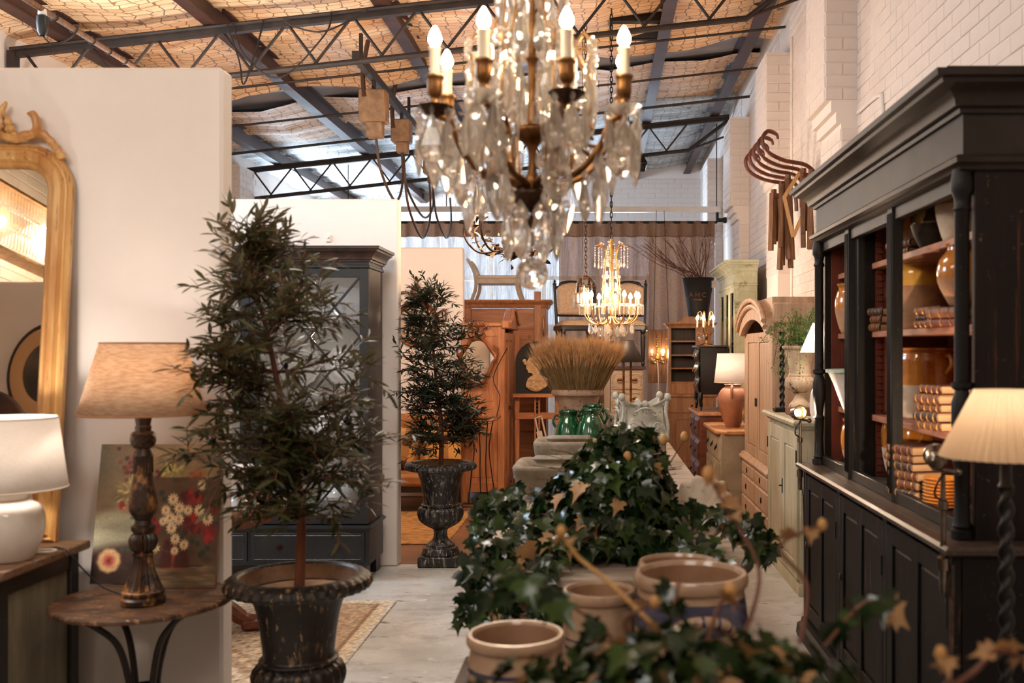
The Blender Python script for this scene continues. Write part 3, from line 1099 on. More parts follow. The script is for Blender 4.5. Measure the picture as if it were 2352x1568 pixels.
# ---------------------------------------------------------------- barley-twist floor lamp in front of the bookcase
m_pleat = cloth_shade('pleated parchment', (238, 212, 178), (226, 196, 158), .6, (1, 1, 1))
o = thing('floor_lamp', 'black barley-twist floor lamp with a pleated tan shade', 'lamp', (.985, 2.42, 0))
MB().lathe([(.13, 0), (.13, .02), (.11, .03), (.05, .045), (.03, .07), (.018, .09)], 28).build('base', m_black, o)
b = MB()
n_ = 160
P = [(.0155, .09 + (1.235 - .09) * k / n_) for k in range(n_ + 1)]
b.lathe(P, 20, rf=lambda a, r, z: r * (1 + .30 * math.cos(2 * (a - z * 58))))
b.build('twisted_stem', m_black, o)
MB().lathe([(.017, 1.235), (.019, 1.24), (.014, 1.25), (.012, 1.33), (.018, 1.34), (.014, 1.38)], 16).build('socket', m_black, o)
b = MB()
b.lathe([(.152, 1.312), (.15, 1.316), (.075, 1.468), (.073, 1.475)], 240, rf=lambda a, r, z: r * (1 + .042 * math.cos(a * 48)), cap0=False)
b.build('pleated_shade', m_pleat, o, sharp=0)
MB().ball((0, 0, 1.405), .022, 10, 8).build('bulb', emit('warm bulb', (255, 214, 150), 6), o)
light('floor_lamp_light', 'POINT', (.985, 2.42, 1.41), 1.9, WARM2, radius=.025)

# ---------------------------------------------------------------- bentwood hooks with folding frames on the wall
m_bent = M('red-brown bentwood', (112, 54, 34), (74, 34, 22), sc=9, rough=.35)
m_oldwood = M('weathered wood', (134, 92, 58), (88, 58, 36), sc=5, st=(12, 12, 1), rough=.7, bump=.2)
m_palewood = M('pale new wood', (212, 164, 106), (190, 140, 84), sc=5, st=(10, 10, 1), rough=.6)
o = thing('hook_rack', 'bentwood coat rack with swan-neck hooks on the brick wall', 'coat rack', (1.788, 8.45, 3.0))
MB().bar((-.015, -.62, 0), (-.015, .62, 0), .03, .07).build('rail', m_bent, o)
MB().bar((-.015, -.62, -.1), (-.015, -.62, .28), .03, .05).build('end_bracket', m_bent, o)
for k in range(5):
    y = -.45 + k * .23
    pts = cr([(-.035, y, -.18), (-.05, y, -.04), (-.14, y, .06), (-.32, y, .10), (-.45, y, .17), (-.49, y, .26), (-.45, y, .33), (-.38, y, .31), (-.365, y, .27)], 6)
    MB().tube(pts, [.017] * (len(pts) - 8) + [.015, .014, .013, .012, .012, .011, .01, .009], 8).build('hook', m_bent, o)


def bundle(loc, label, n, L, spread, mat, seed):
    random.seed(seed)
    o = thing('folding_frame', label, 'wooden frame', loc, 0, 'wooden frames hung on the rack')
    b = MB().bar((-.06, -.02, .02), (.03, .02, .02), .035, .035)
    b.build('crossbar', m_bent, o, bevel=.006)
    hy = min((8.0, 8.23, 8.46, 8.69, 8.92), key=lambda q: abs(q - loc[1]))
    MB().tube([(0, 0, .02), (1.68 - loc[0], hy - loc[1], 3.045 - loc[2])], .006, 5).build('hanging_loop', m_bent, o)
    for k in range(n):
        x, y = -.05 + .08 * k / n, random.uniform(-.03, .03)
        MB().bar((x, y, .1 * random.random()), (x + random.uniform(-spread, spread), y + random.uniform(-.05, .05), -L * random.uniform(.7, 1)), .034, .04).build('slat', random.choice((mat, m_oldwood)), o)
    return o


bundle((1.59, 8.95, 2.93), 'dark weathered bundle of slats at the curtain end of the rack', 5, .52, .05, m_oldwood, 3)
bundle((1.56, 8.35, 2.95), 'longest bundle of brown hanging slats under the hooks', 7, .72, .05, m_oldwood, 4)
bundle((1.66, 7.95, 2.95), 'short bundle of brown slats next to the bookcase cornice', 5, .6, .03, m_oldwood, 5)
o = thing('folding_frame', 'pale new wooden lattice frame folded into a zigzag on the rack', 'wooden frame', (1.55, 8.15, 3.03), 0, 'wooden frames hung on the rack')
MB().tube([(.08, 0, 0), (1.68 - 1.55, 8.23 - 8.15, 3.045 - 3.03)], .006, 5).build('hanging_loop', m_bent, o)
zz = [(.08, 0, 0), (-.045, .02, -.20), (.025, 0, -.53), (.12, -.02, -.30)]
for a, c in zip(zz[:-1], zz[1:]):
    MB().bar(a, c, .022, .03).build('slat', m_palewood, o)
# conduit on the wall
struct(MB().tube([(1.785, 9.3, 1.9), (1.785, 9.3, 4.5)], .014, 8).build('conduit', m_whitepaint), 'thin white conduit running down the brick wall')
struct(MB().tube(cr([(1.785, 6.3, 2.4), (1.785, 6.3, 3.1), (1.785, 6.36, 3.2), (1.785, 6.6, 3.22), (1.785, 6.9, 3.22)], 5), .014, 8).build('conduit', m_whitepaint), 'thin white conduit bending along the brick wall')
# ---------------------------------------------------------------- left: chest, mirror, lamps, painted canvases
m_greypanel = M('grey-green scuffed paint', (134, 124, 100), (104, 94, 74), sc=5, st=(3, 3, .6), rough=.6, bump=.15, spots=[((84, 66, 46), 18, .62, .7, (2, 2, .4)), ((170, 158, 130), 30, .66, .72)])
m_blackframe = M('black stained frame', (26, 22, 19), (38, 31, 26), sc=8, rough=.45)
m_chesttop = M('waxed plank top', (134, 100, 72), (88, 62, 44), sc=4, st=(1.5, 14, 14), rough=.45, bump=.15, spots=[((54, 38, 28), 16, .62, .68)])
o = thing('chest', 'black framed chest with grey-green panels and a plank top', 'chest', (-2.55, 3.48, 0))
w, d0, d1, hz = .59, -.24, .26, .822
for (x, y) in ((-w, d0), (w - .055, d0), (-w, d1 - .055), (w - .055, d1 - .055)):
    box_part('corner_post', m_blackframe, o, x, x + .055, y, y + .055, 0, hz)
for (z0, z1) in ((.08, .14), (.76, hz)):
    box_part('front_rail', m_blackframe, o, -w + .05, w - .05, d0 + .004, d0 + .05, z0, z1)
    box_part('side_rail', m_blackframe, o, w - .05, w - .004, d0 + .05, d1 - .05, z0, z1)
    box_part('side_rail', m_blackframe, o, -w + .004, -w + .05, d0 + .05, d1 - .05, z0, z1)
box_part('mid_rail', m_blackframe, o, -w + .05, w - .05, d0 + .004, d0 + .05, .58, .64)
box_part('side_panel', m_greypanel, o, w - .028, w - .016, d0 + .05, d1 - .05, .14, .76)
box_part('side_panel', m_greypanel, o, -w + .016, -w + .028, d0 + .05, d1 - .05, .14, .76)
box_part('back_panel', m_greypanel, o, -w + .05, w - .05, d1 - .03, d1 - .02, .1, .8)
for (a, b_) in ((-w + .055, -.01), (.01, w - .055)):
    f = box_part('door', m_greypanel, o, a, b_, d0 + .02, d0 + .034, .14, .58)
    knob(f, (b_ - .05 if a < 0 else a + .05, d0 + .02, .4), .012, m_darkbrass)
    f = box_part('drawer', m_greypanel, o, a, b_, d0 + .02, d0 + .034, .64, .76)
    knob(f, ((a + b_) / 2, d0 + .02, .7), .012, m_darkbrass)
for k in range(3):
    y0 = d0 - .03 + k * .187
    box_part('top_plank', m_chesttop, o, -w - .03, w + .03, y0, y0 + .186, hz, hz + .032, bevel=.006)

# gilded mirror
m_gild = M('worn pale gilding', (214, 168, 104), (176, 116, 60), sc=3, st=(5, 5, .7), rough=.4, bump=.15, bsc=30, spots=[((128, 72, 36), 7, .56, .68, (6, 6, .7)), ((232, 198, 144), 9, .6, .72, (4, 4, .6)), ((92, 48, 26), 26, .66, .72)])
LEAN = math.radians(5.2)
mr = thing('gilded_mirror', 'tall gilded mirror with a carved crest leaning on the partition', 'mirror', (-2.40, 3.735, .8545), rot=(-LEAN, 0, 0))
mw, mh, fr_ = .365, 1.52, .098


def arch(hw_, z0, z1, r, n=10):
    P = [(hw_, z0)]
    P += [(hw_ - r + r * math.cos(PI / 2 * k / n), z1 - r + r * math.sin(PI / 2 * k / n)) for k in range(n + 1)]
    P += [(-p[0], p[1]) for p in P[::-1]]
    return P


sec = [(0, .0), (.0, .022), (.010, .034), (.018, .028), (.024, .03), (.034, .046), (.052, .055), (.068, .046), (.076, .030), (.084, .034), (.092, .026), (.098, .008), (.098, 0)]
b = MB()
vs_, fs_ = [], []
n_p = None
for (inset, dep) in sec:
    P = arch(mw - inset, 0 + inset, mh - inset, max(.19 - inset, .05))
    n_p = len(P)
    vs_ += [(p[0], -dep, p[1]) for p in P]
for i in range(len(sec) - 1):
    for k in range(n_p):
        k2 = (k + 1) % n_p
        fs_.append((i * n_p + k, i * n_p + k2, (i + 1) * n_p + k2, (i + 1) * n_p + k))
b.add(vs_, fs_)
b.build('frame', m_gild, mr, sharp=30)
P = arch(mw - .09, .09, mh - .09, .11)
MB().prism(P, -.0075, -.004, 'y').build('glass', m_mirror, mr, sharp=20)
MB().prism(arch(mw - .02, .01, mh - .02, .17), -.003, 0, 'y').build('backing', m_oldwood, mr)
random.seed(11)
cz = mh - .005
for sgn in (1, -1):
    g = lambda *q: [(sgn * x, -.035 + y, cz + z) for (x, y, z) in q]
    p = cr(g((.325, .005, -.055), (.30, 0, -.015), (.255, -.01, .035), (.21, 0, .04), (.16, -.01, .018), (.11, -.012, .025), (.06, -.01, .05), (.0, -.005, .07)), 8)
    MB().tube(p, [.013 + .005 * abs(math.sin(k * .7)) for k in range(len(p))], 8).build('crest_scroll', m_gild, mr)
    p = cr(g((.205, 0, .035), (.225, -.005, .06), (.222, -.01, .095), (.21, -.01, .115), (.198, -.012, .105)), 6)
    MB().tube(p, [.015] * (len(p) - 6) + [.013, .013, .014, .015, .013, .007], 8).build('crest_leaf', m_gild, mr)
    p = cr(g((.075, 0, .04), (.09, -.008, .08), (.085, -.01, .12), (.10, -.01, .15), (.104, -.008, .165)), 6)
    MB().tube(p, [.024 * (1 - k / len(p)) + .003 for k in range(len(p))], 8).build('crest_finial', m_gild, mr)
    for k in range(16):
        t = random.random()
        c = g((.04 + .15 * t, random.uniform(-.02, .005), .03 + .06 * (1 - abs(t - .45) * 1.6) * random.random()))[0]
        MB().ball(c, random.uniform(.014, .026), 8, 6, (random.uniform(.8, 1.5), .7, random.uniform(.7, 1.4))).build('crest_bud', m_gild, mr)


def shade_lamp_shade(parent, r0, r1, z0, z1, mat, rim):
    MB().lathe([(r0, z0), (r1, z1)], 48, cap0=False).build('shade', mat, parent, solid=.002)
    b = MB()
    b.tube([(r0 * math.cos(2 * PI * k / 48), r0 * math.sin(2 * PI * k / 48), z0) for k in range(48)], .0035, 6, closed=True)
    b.build('bottom_rim', rim, parent)
    MB().tube([(r1 * math.cos(2 * PI * k / 48), r1 * math.sin(2 * PI * k / 48), z1) for k in range(48)], .0035, 6, closed=True).build('top_rim', rim, parent)
    b = MB()
    for k in range(3):
        a = 2 * PI * k / 3 + .4
        b.tube([(0, 0, z1 - .02), (r1 * math.cos(a), r1 * math.sin(a), z1)], .002, 5)
    b.build('spider', m_chrome, parent)


m_whitesh = cloth_shade('white linen shade', (240, 234, 228), (248, 244, 240), .55, (90, 90, 240))
m_beigesh = cloth_shade('oatmeal slub linen shade', (206, 174, 146), (246, 226, 202), .6, (30, 30, 300), contrast=(.36, .64))
m_rim = M('shade binding', (170, 122, 84), rough=.8)
m_rimw = M('white shade binding', (236, 220, 200), rough=.8)
m_porc = M('white crackle porcelain', (228, 218, 206), (214, 202, 188), sc=4, rough=.12, coat=.7)

o = thing('table_lamp', 'white ceramic jar lamp with a lit white shade on the chest', 'lamp', (-2.035, 3.41, .8545))
MB().lathe(prof([(.075, 0), (.085, .006), (.108, .06), (.118, .12), (.108, .175), (.075, .20), (.06, .205)], 5), 36).build('jar', m_porc, o)
MB().lathe([(.062, .205), (.066, .208), (.066, .238), (.06, .243), (.02, .247), (.001, .248)], 36, cap0=False).build('lid', m_porc, o)
MB().lathe([(.011, .247), (.011, .30), (.018, .30), (.018, .36), (.001, .36)], 14).build('socket', m_chrome, o)
shade_lamp_shade(o, .187, .156, .245, .485, m_whitesh, m_rimw)
MB().ball((0, 0, .385), .028, 12, 8).build('bulb', emit('lamp bulb', (255, 220, 170), 10), o)
light('table_lamp_light', 'POINT', (-2.035, 3.41, 1.26), 11, (1, .92, .84), radius=.04)
_c = Vector((-2.035, 3.41, .8545))
MB().tube([p - _c for p in cr([(-2.02, 3.55, .859), (-1.98, 3.60, .859), (-1.94, 3.58, .859), (-1.905, 3.56, .852), (-1.86, 3.57, .79), (-1.79, 3.58, .72), (-1.72, 3.58, .695), (-1.66, 3.53, .695)], 8)], .0035, 6).build('cord', m_cable, o)
MB().tube([p - _c for p in cr([(-2.02, 3.535, .860), (-1.97, 3.56, .860), (-1.94, 3.545, .860), (-1.945, 3.515, .860), (-2.0, 3.50, .860)], 8)], .005, 6).build('white_cord', m_whitecord, o)

# round rusty garden table
m_rust = M('rusty brown metal', (112, 78, 52), (70, 46, 32), sc=6, st=(1, 2.5, 1), rough=.5, bump=.2, spots=[((48, 33, 26), 8, .50, .62, (1, 3, 1)), ((172, 128, 86), 20, .57, .65, (1, 3, 1)), ((214, 184, 144), 34, .62, .67, (.7, 3, 1))])
m_rustleg = M('dark rusty iron', (52, 40, 33), (34, 27, 24), sc=12, rough=.5, metal=.3)
o = thing('garden_table', 'round rusty metal table with curved iron legs', 'table', (-1.625, 3.54, 0))
MB().lathe([(.27, .672), (.298, .672), (.302, .676), (.302, .685), (.298, .690), (.001, .690)], 56).build('table_top', m_rust, o)
for k in range(4):
    a = PI / 4 + k * PI / 2 + .2
    c, s_ = math.cos(a), math.sin(a)
    p = cr([(.24 * c, .24 * s_, .668), (.18 * c, .18 * s_, .63), (.10 * c, .10 * s_, .55), (.058 * c, .058 * s_, .42), (.05 * c, .05 * s_, .30), (.07 * c, .07 * s_, .18), (.16 * c, .16 * s_, .05), (.22 * c, .22 * s_, .008)], 7)
    MB().tube(p, .0115, 8).build('leg', m_rustleg, o)
MB().lathe([(.052, .33), (.062, .335), (.062, .375), (.052, .38)], 20).build('collar', m_rustleg, o)

# carved wooden lamp
m_carv = M('carved bronzed wood', (74, 48, 32), (32, 21, 16), sc=12, rough=.34, bump=.25, bsc=60, spots=[((170, 118, 66), 16, .53, .64, (1, 1, .6)), ((16, 11, 9), 22, .56, .63)])
o = thing('table_lamp', 'tall carved dark wood lamp with an oatmeal linen shade', 'lamp', (-1.595, 3.47, .6905))
MB().lathe([(.066, 0), (.072, .004), (.074, .02), (.066, .028), (.07, .034), (.07, .044), (.06, .05)], 40).build('foot', m_carv, o)
MB().lathe(prof([(.060, .05), (.046, .085), (.032, .13), (.028, .165)], 6), 80, rf=lambda a, r, z: r * (1 + .09 * math.cos(a * 14)), cap0=False).build('fluted_base', m_carv, o)
MB().lathe([(.028, .165), (.034, .168), (.034, .176), (.028, .18)], 32, cap0=False).build('lower_ring', m_carv, o)
MB().lathe(prof([(.028, .18), (.038, .19), (.044, .21), (.044, .225), (.036, .24), (.03, .245)], 5), 80, rf=lambda a, r, z: r * (1 + .07 * math.cos(a * 20)), cap0=False).build('gadroon_ball', m_carv, o)
MB().lathe([(.03, .245), (.038, .255), (.04, .268), (.03, .275), (.026, .29), (.03, .295), (.033, .302)], 32, cap0=False).build('spool', m_carv, o)
MB().lathe(prof([(.033, .302), (.044, .32), (.047, .345), (.042, .385), (.034, .43), (.03, .455)], 6), 32, cap0=False).build('baluster', m_carv, o)
MB().lathe([(.032, .455), (.031, .51)], 80, rf=lambda a, r, z: r * (1 + .05 * math.cos(a * 22)), cap0=False).build('reeded_neck', m_carv, o)
MB().lathe([(.031, .51), (.034, .515), (.03, .53), (.026, .54)], 32, cap0=False).build('upper_ring', m_carv, o)
MB().lathe(prof([(.026, .54), (.036, .55), (.040, .57), (.036, .592), (.027, .60)], 6), 60, rf=lambda a, r, z: r * (1 + .08 * abs(math.sin(a * 5 + z * 150)) * abs(math.sin(a * 5 - z * 150))), cap0=False).build('pineapple_knop', m_carv, o)
MB().lathe([(.027, .60), (.029, .615), (.025, .62), (.03, .645), (.026, .65), (.036, .68), (.034, .688), (.042, .70), (.036, .708), (.03, .715), (.028, .72), (.001, .722)], 8, cap0=False).build('capital', m_carv, o, sharp=20)
MB().lathe([(.009, .72), (.009, .76), (.017, .76), (.017, .80), (.001, .80)], 14).build('socket', m_chrome, o)
shade_lamp_shade(o, .208, .138, .660, .905, m_beigesh, m_rim)
MB().ball((0, 0, .80), .028, 12, 8).build('bulb', emit('carved lamp bulb', (255, 206, 146), 10), o)
light('carved_lamp_light', 'POINT', (-1.595, 3.47, 1.50), 6, (1, .9, .8), radius=.04)


# two oil paintings on canvas, painted point by point
class Canvas:
    def __init__(s, w, h, bg):
        s.w, s.h = w, h
        s.im = np.zeros((h, w, 3)) + np.array(bg)
        s.yy, s.xx = np.mgrid[0:h, 0:w]
        s.u, s.v = s.xx / w, 1 - s.yy / h
        s.rng = np.random.RandomState(5)

    def blob(s, u, v, ru, rv, col, soft=.25, rot=0, jit=.2):
        du, dv = s.u - u, s.v - v
        a, b = du * math.cos(rot) + dv * math.sin(rot), -du * math.sin(rot) + dv * math.cos(rot)
        d = np.sqrt((a / ru) ** 2 + (b / rv) ** 2)
        k = np.clip((1 - d) / soft, 0, 1)[..., None]
        c = np.array(col) * (1 + jit * (s.rng.rand(s.h, s.w, 1) - .5))
        s.im = s.im * (1 - k) + c * k

    def petals(s, u, v, r, n, col, wid=.22, asp=1.0, ph=0, heart=None, jit=.15):
        for k in range(n):
            a = ph + 2 * PI * k / n
            s.blob(u + .58 * r * math.cos(a), v + .58 * r * math.sin(a) * asp, r * .46, r * wid, col, .5, a, jit)
        if heart:
            s.blob(u, v, r * .3, r * .3 * asp, heart, .5)


def painting(name, label, cv, w, h, loc, lean, canvas_edge, frame_rot=0):
    o = thing(name, label, 'painting', loc, rot=(-lean, 0, frame_rot))
    MB().box(-w / 2, w / 2, -.016, .0, 0, h).build('stretcher', canvas_edge, o, bevel=.002)
    nx, nz = cv.w, cv.h
    b = MB().grid(lambda u, v: (-w / 2 + u * w, -.0165, v * h), nx - 1, nz - 1)
    me = b.mesh('painted_face', vcol_mat(name + ' oil paint', .5, .35, 160), 180)
    at = me.color_attributes.new('Col', 'FLOAT_COLOR', 'POINT')
    im = cv.im[::-1] / 255.0
    lin = np.where(im <= .04045, im / 12.92, ((np.clip(im, 0, 1) + .055) / 1.055) ** 2.4)
    at.data.foreach_set('color', np.concatenate([lin, np.ones((nz, nx, 1))], 2).astype('f4').ravel())
    p = bpy.data.objects.new('painted_face', me)
    COL.objects.link(p)
    p.parent = o
    return o


m_canvas = M('raw canvas edge', (176, 130, 90), (140, 98, 66), sc=12, rough=.8)
c = Canvas(130, 150, (150, 124, 92))
rs = c.rng
for k in range(160):
    c.blob(rs.rand(), .5 + .5 * rs.rand(), .1, .05, np.array((150, 122, 90)) * rs.uniform(.75, 1.12), .9)
c.blob(0, .85, .35, .4, (104, 96, 78), .9)
for k in range(60):
    c.blob(rs.rand() * .8, .25 + .25 * rs.rand(), .16, .05, np.array((176, 172, 144)) * rs.uniform(.85, 1.08), .9)
c.blob(.3, .08, .5, .24, (66, 44, 38), .25)
for k in range(40):
    c.blob(rs.rand(), .12 * rs.rand(), .1, .06, np.array((60, 42, 36)) * rs.uniform(.7, 1.2), .9)
for k in range(70):
    a = rs.uniform(.6, 5.6)
    r = rs.uniform(.03, .15)
    c.blob(.3 + r * math.cos(a), .66 + r * .8 * math.sin(a), .035, .007, np.array((200, 180, 120)) * rs.uniform(.7, 1.1), .6, a)
for k in range(80):
    a = rs.uniform(0, 2 * PI)
    r = rs.uniform(.02, .12)
    c.blob(.6 + r * math.cos(a), .8 + r * .7 * math.sin(a), .03, .007, np.array((196, 184, 108)) * rs.uniform(.6, 1.1), .6, a)
for k in range(30):
    c.blob(.27 + .1 * rs.randn() * .5, .85 + .05 * rs.randn(), .022, .018, np.array((110, 54, 48)) * rs.uniform(.6, 1.3), .6)
    c.blob(.8 + .035 * rs.randn(), .76 + .025 * rs.randn(), .018, .014, np.array((176, 90, 50)) * rs.uniform(.7, 1.2), .6)
    c.blob(.49 + .03 * rs.randn(), .75 + .03 * rs.randn(), .02, .016, np.array((110, 36, 36)) * rs.uniform(.7, 1.2), .6)
c.blob(.21, .6 - .04, .03, .035, (140, 44, 44), .4)
c.blob(.23, .54, .02, .015, (214, 120, 100), .5)
for k in range(5):
    c.blob(.26 + .04 * k, .585, .025, .006, (66, 62, 50), .5)
    c.blob(.3 + .02 * k, .47 + .02 * k, .02, .012, (60, 104, 76), .5)
    c.blob(.24 + .05 * k, .25 - .003 * k, .03, .018, (56, 78, 56), .6)
for (r, col) in ((.10, (214, 168, 116)), (.085, (226, 186, 140)), (.06, (216, 140, 104)), (.04, (190, 92, 76)), (.02, (150, 60, 52))):
    for k in range(9):
        a = 2 * PI * k / 9 + r * 40
        c.blob(.14 + r * .6 * math.cos(a), .17 + r * .55 * math.sin(a), r * .5, r * .42, np.array(col) * rs.uniform(.9, 1.08), .5)
painting('flower_painting', 'large unframed oil painting with pale chrysanthemums and a rose', c, .46, .525, (-1.69, 3.755, .6905), math.radians(10), m_canvas)

c = Canvas(110, 170, (92, 66, 44))
rs = c.rng
for k in range(160):
    c.blob(rs.rand(), rs.rand(), .12, .06, np.array((96, 70, 46)) * rs.uniform(.7, 1.15), .9)
for k in range(60):
    c.blob(rs.rand(), .2 * rs.rand(), .16, .02, np.array((120, 96, 66)) * rs.uniform(.75, 1.15), .9)
for k in range(8):
    c.blob(.05 + .1 * k, .2, .09, .012, (40, 32, 24), .8)
for k in range(40):
    t = k / 39
    hwid = .15 + .09 * (1 - t)
    c.blob(.42, .19 + .24 * t, hwid, .012, (74, 30, 22), .25)
    c.blob(.40 + .02 * t, .19 + .24 * t, .035, .012, (196, 88, 38), .8)
c.blob(.42, .175, .25, .014, (128, 78, 36), .6)
for k in range(22):
    a = PI * (1.05 + .85 * k / 21)
    c.blob(.35 + .2 * math.cos(a) + .05, .42 + .1 * math.sin(a), .012, .008, (120, 74, 40), .6)
for (u, v, r) in ((.62, .82, .1), (.55, .84, .08), (.7, .83, .08), (.66, .62, .11), (.6, .58, .1), (.72, .55, .08), (.9, .72, .09), (.86, .44, .08), (.9, .50, .09), (.85, .54, .08), (.1, .60, .07), (.16, .54, .06)):
    for k in range(6):
        c.blob(u + .4 * r * rs.randn(), v + .3 * r * rs.randn(), r * .7, r * .5, np.array((150, 36, 32)) * rs.uniform(.45, 1.15), .6, rs.rand() * 3)
for (u, v) in ((.2, .86), (.24, .8), (.8, .32), (.86, .36), (.72, .4), (.77, .3), (.55, .5), (.5, .46), (.65, .42)):
    c.blob(u, v, .05, .035, (44, 50, 38), .6)
for (u, v, r) in ((.74, .93, .07), (.36, .80, .08), (.27, .70, .07), (.45, .72, .08), (.57, .70, .07), (.33, .63, .08), (.45, .62, .08), (.24, .60, .06), (.36, .54, .08), (.72, .70, .08), (.84, .62, .08), (.42, .44, .075), (.54, .39, .07), (.42, .335, .06)):
    c.petals(u, v, r, 11, (232, 204, 160), .16, .72, rs.rand(), (188, 112, 46))
for (u, v) in ((.1, .33), (.16, .36), (.06, .36)):
    c.petals(u, v, .07, 8, (214, 196, 150), .18, .6, .3)
painting('flower_painting', 'small oil painting of daisies and poppies in a copper jug', c, .275, .405, (-1.565, 3.70, .6905), math.radians(8.5), m_canvas)

# ---------------------------------------------------------------- what the gilded mirror shows
o = thing('crystal_bar_light', 'long bar light hung with rows of crystal prisms, seen in the gilded mirror', 'light', (-4.5, -.35, 2.95))
b = MB()
for z in (0, .48):
    b.box(-.09, .09, -1.2, 1.0, z, z + .02)
b.build('rails', m_gold, o)
pr = MB().lathe([(.001, 0), (.012, .012), (.012, .128), (.001, .14)], 6).mesh('prism', m_crystal, 20)
for j in range(3):
    for k in range(52):
        inst(pr, 'prism', o, (.09 - .005 * j, -1.18 + k * .042, .03 + j * .15))
for k in range(4):
    MB().ball((0, -.9 + .55 * k, .22), .05, 10, 8).build('bulb', m_bulb, o)
MB().tube([(0, -.1, .5), (0, -.1, 1.15)], .008, 6).build('hanger', m_steel, o)
light('bar_light', 'POINT', (-4.4, -.3, 3.2), 16, WARM2, radius=.2)
o = thing('oval_portrait', 'oval framed picture with a black edge, seen in the gilded mirror', 'picture', (-3.9, .56, 2.0))
e = MB().lathe([(.36, 0), (.36, .03), (.33, .035)], 40, RX(-PI / 2) @ S(.8, 1, 1), cap0=True)
e.build('black_edge', m_black, o)
MB().lathe([(.33, .035), (.30, .045), (.22, .03)], 40, RX(-PI / 2) @ S(.8, 1, 1), cap0=False).build('mount', M('tan mount', (206, 160, 112), rough=.5), o)
MB().lathe([(.23, .028), (.001, .031)], 40, RX(-PI / 2) @ S(.8, 1, 1), cap0=False).build('image', M('dark portrait', (96, 82, 66), (50, 42, 36), sc=5, rough=.3), o)
o = thing('arched_screen', 'brown arched wooden screen, seen in the gilded mirror', 'screen', (-3.75, 1.5, 0))
MB().prism(arch(.28, 0, 1.75, .27), 0, .05, 'y').build('board', M('dark arched wood', (88, 50, 32), (56, 32, 22), sc=5, rough=.5), o, bevel=.01)
MB().box(-.3, .3, -.2, .25, 0, .03).build('foot', m_blackframe, o)
# ---------------------------------------------------------------- cast-iron urns with olive trees
m_iron1 = M('black iron with bronze rub', (24, 20, 18), (34, 27, 23), sc=10, rough=.42, bump=.3, bsc=40,
            spots=[((140, 106, 72), 22, .56, .67, (1.5, 1.5, .35)), ((186, 150, 108), 40, .60, .66, (1.5, 1.5, .4))])
m_iron2 = M('black iron with white rub', (22, 21, 21), (32, 30, 29), sc=10, rough=.42, bump=.3, bsc=40,
            spots=[((118, 110, 100), 24, .53, .65, (1.5, 1.5, .35)), ((190, 182, 170), 44, .58, .65, (1.5, 1.5, .4))])
m_soil = M('pale plaster soil', (168, 132, 100), (120, 88, 64), sc=9, rough=.9, bump=.4, bsc=30)
m_bark = M('red-brown bark', (132, 76, 46), (92, 52, 34), sc=14, st=(1, 1, .3), rough=.7, bump=.3)
m_leafA = leaf_mat('olive leaf', (38, 42, 22), (116, 110, 80), (72, 74, 38), .34)
m_leafB = leaf_mat('dark olive leaf', (22, 36, 26), (60, 74, 58), (38, 54, 36), .32)
m_olive = M('dark olive fruit', (30, 24, 26), (44, 34, 34), sc=20, rough=.25)


def leaf_mesh(name, L, W, mat, fold=.25, bend=.12):
    """narrow leaf along +y, two faces wide"""
    v, f = [], []
    n = 4
    for i in range(n + 1):
        t = i / n
        w = W * math.sin(PI * min(max(t, .03), .985)) ** .8 * .5
        z = -bend * L * t * t
        v += [(-w, L * t, z + w * fold), (0, L * t, z), (w, L * t, z + w * fold)]
    for i in range(n):
        a = i * 3
        f += [(a, a + 1, a + 4, a + 3), (a + 1, a + 2, a + 5, a + 4)]
    b = MB().add(v, f)
    return b.mesh(name, mat, 180), v, f


def urn(parent, mat, rim):
    g = lambda k, amp: (lambda a, r, z: r * (1 + amp * math.cos(a * k)))
    b = MB()
    for sx in (1,):
        b.box(-.145, .145, -.145, .145, 0, .075)
    b.build('plinth', mat, parent, bevel=.008)
    MB().lathe(prof([(.135, .075), (.138, .09), (.125, .125), (.105, .135), (.10, .15), (.06, .185), (.048, .225), (.052, .255), (.06, .262)], 5), 40).build('foot', mat, parent)
    MB().lathe(prof([(.055, .262), (.10, .285), (.145, .32), (.165, .37), (.158, .41), (.135, .43), (.128, .435)], 6), 120, rf=g(24, .028), cap0=False).build('lobed_bowl', mat, parent)
    MB().lathe(prof([(.14, .433), (.142, .443), (.128, .455), (.132, .51), (.145, .60), (.165, .665), (.18, .69)], 6), 60, cap0=False).build('neck', mat, parent)
    MB().lathe([(.18, .69), (.225, .692), (.255, .70), (.264, .715), (.258, .735), (.235, .75), (.215, .752), (.208, .744)], 192, rf=lambda a, r, z: r * (1 + (.014 * math.cos(a * 40) if r > .22 else 0)), cap0=False).build('egg_and_dart_rim', rim, parent)
    MB().lathe([(.208, .744), (.20, .70), (.195, .69), (.12, .682), (.001, .684)], 48, cap0=False).build('soil', m_soil, parent)


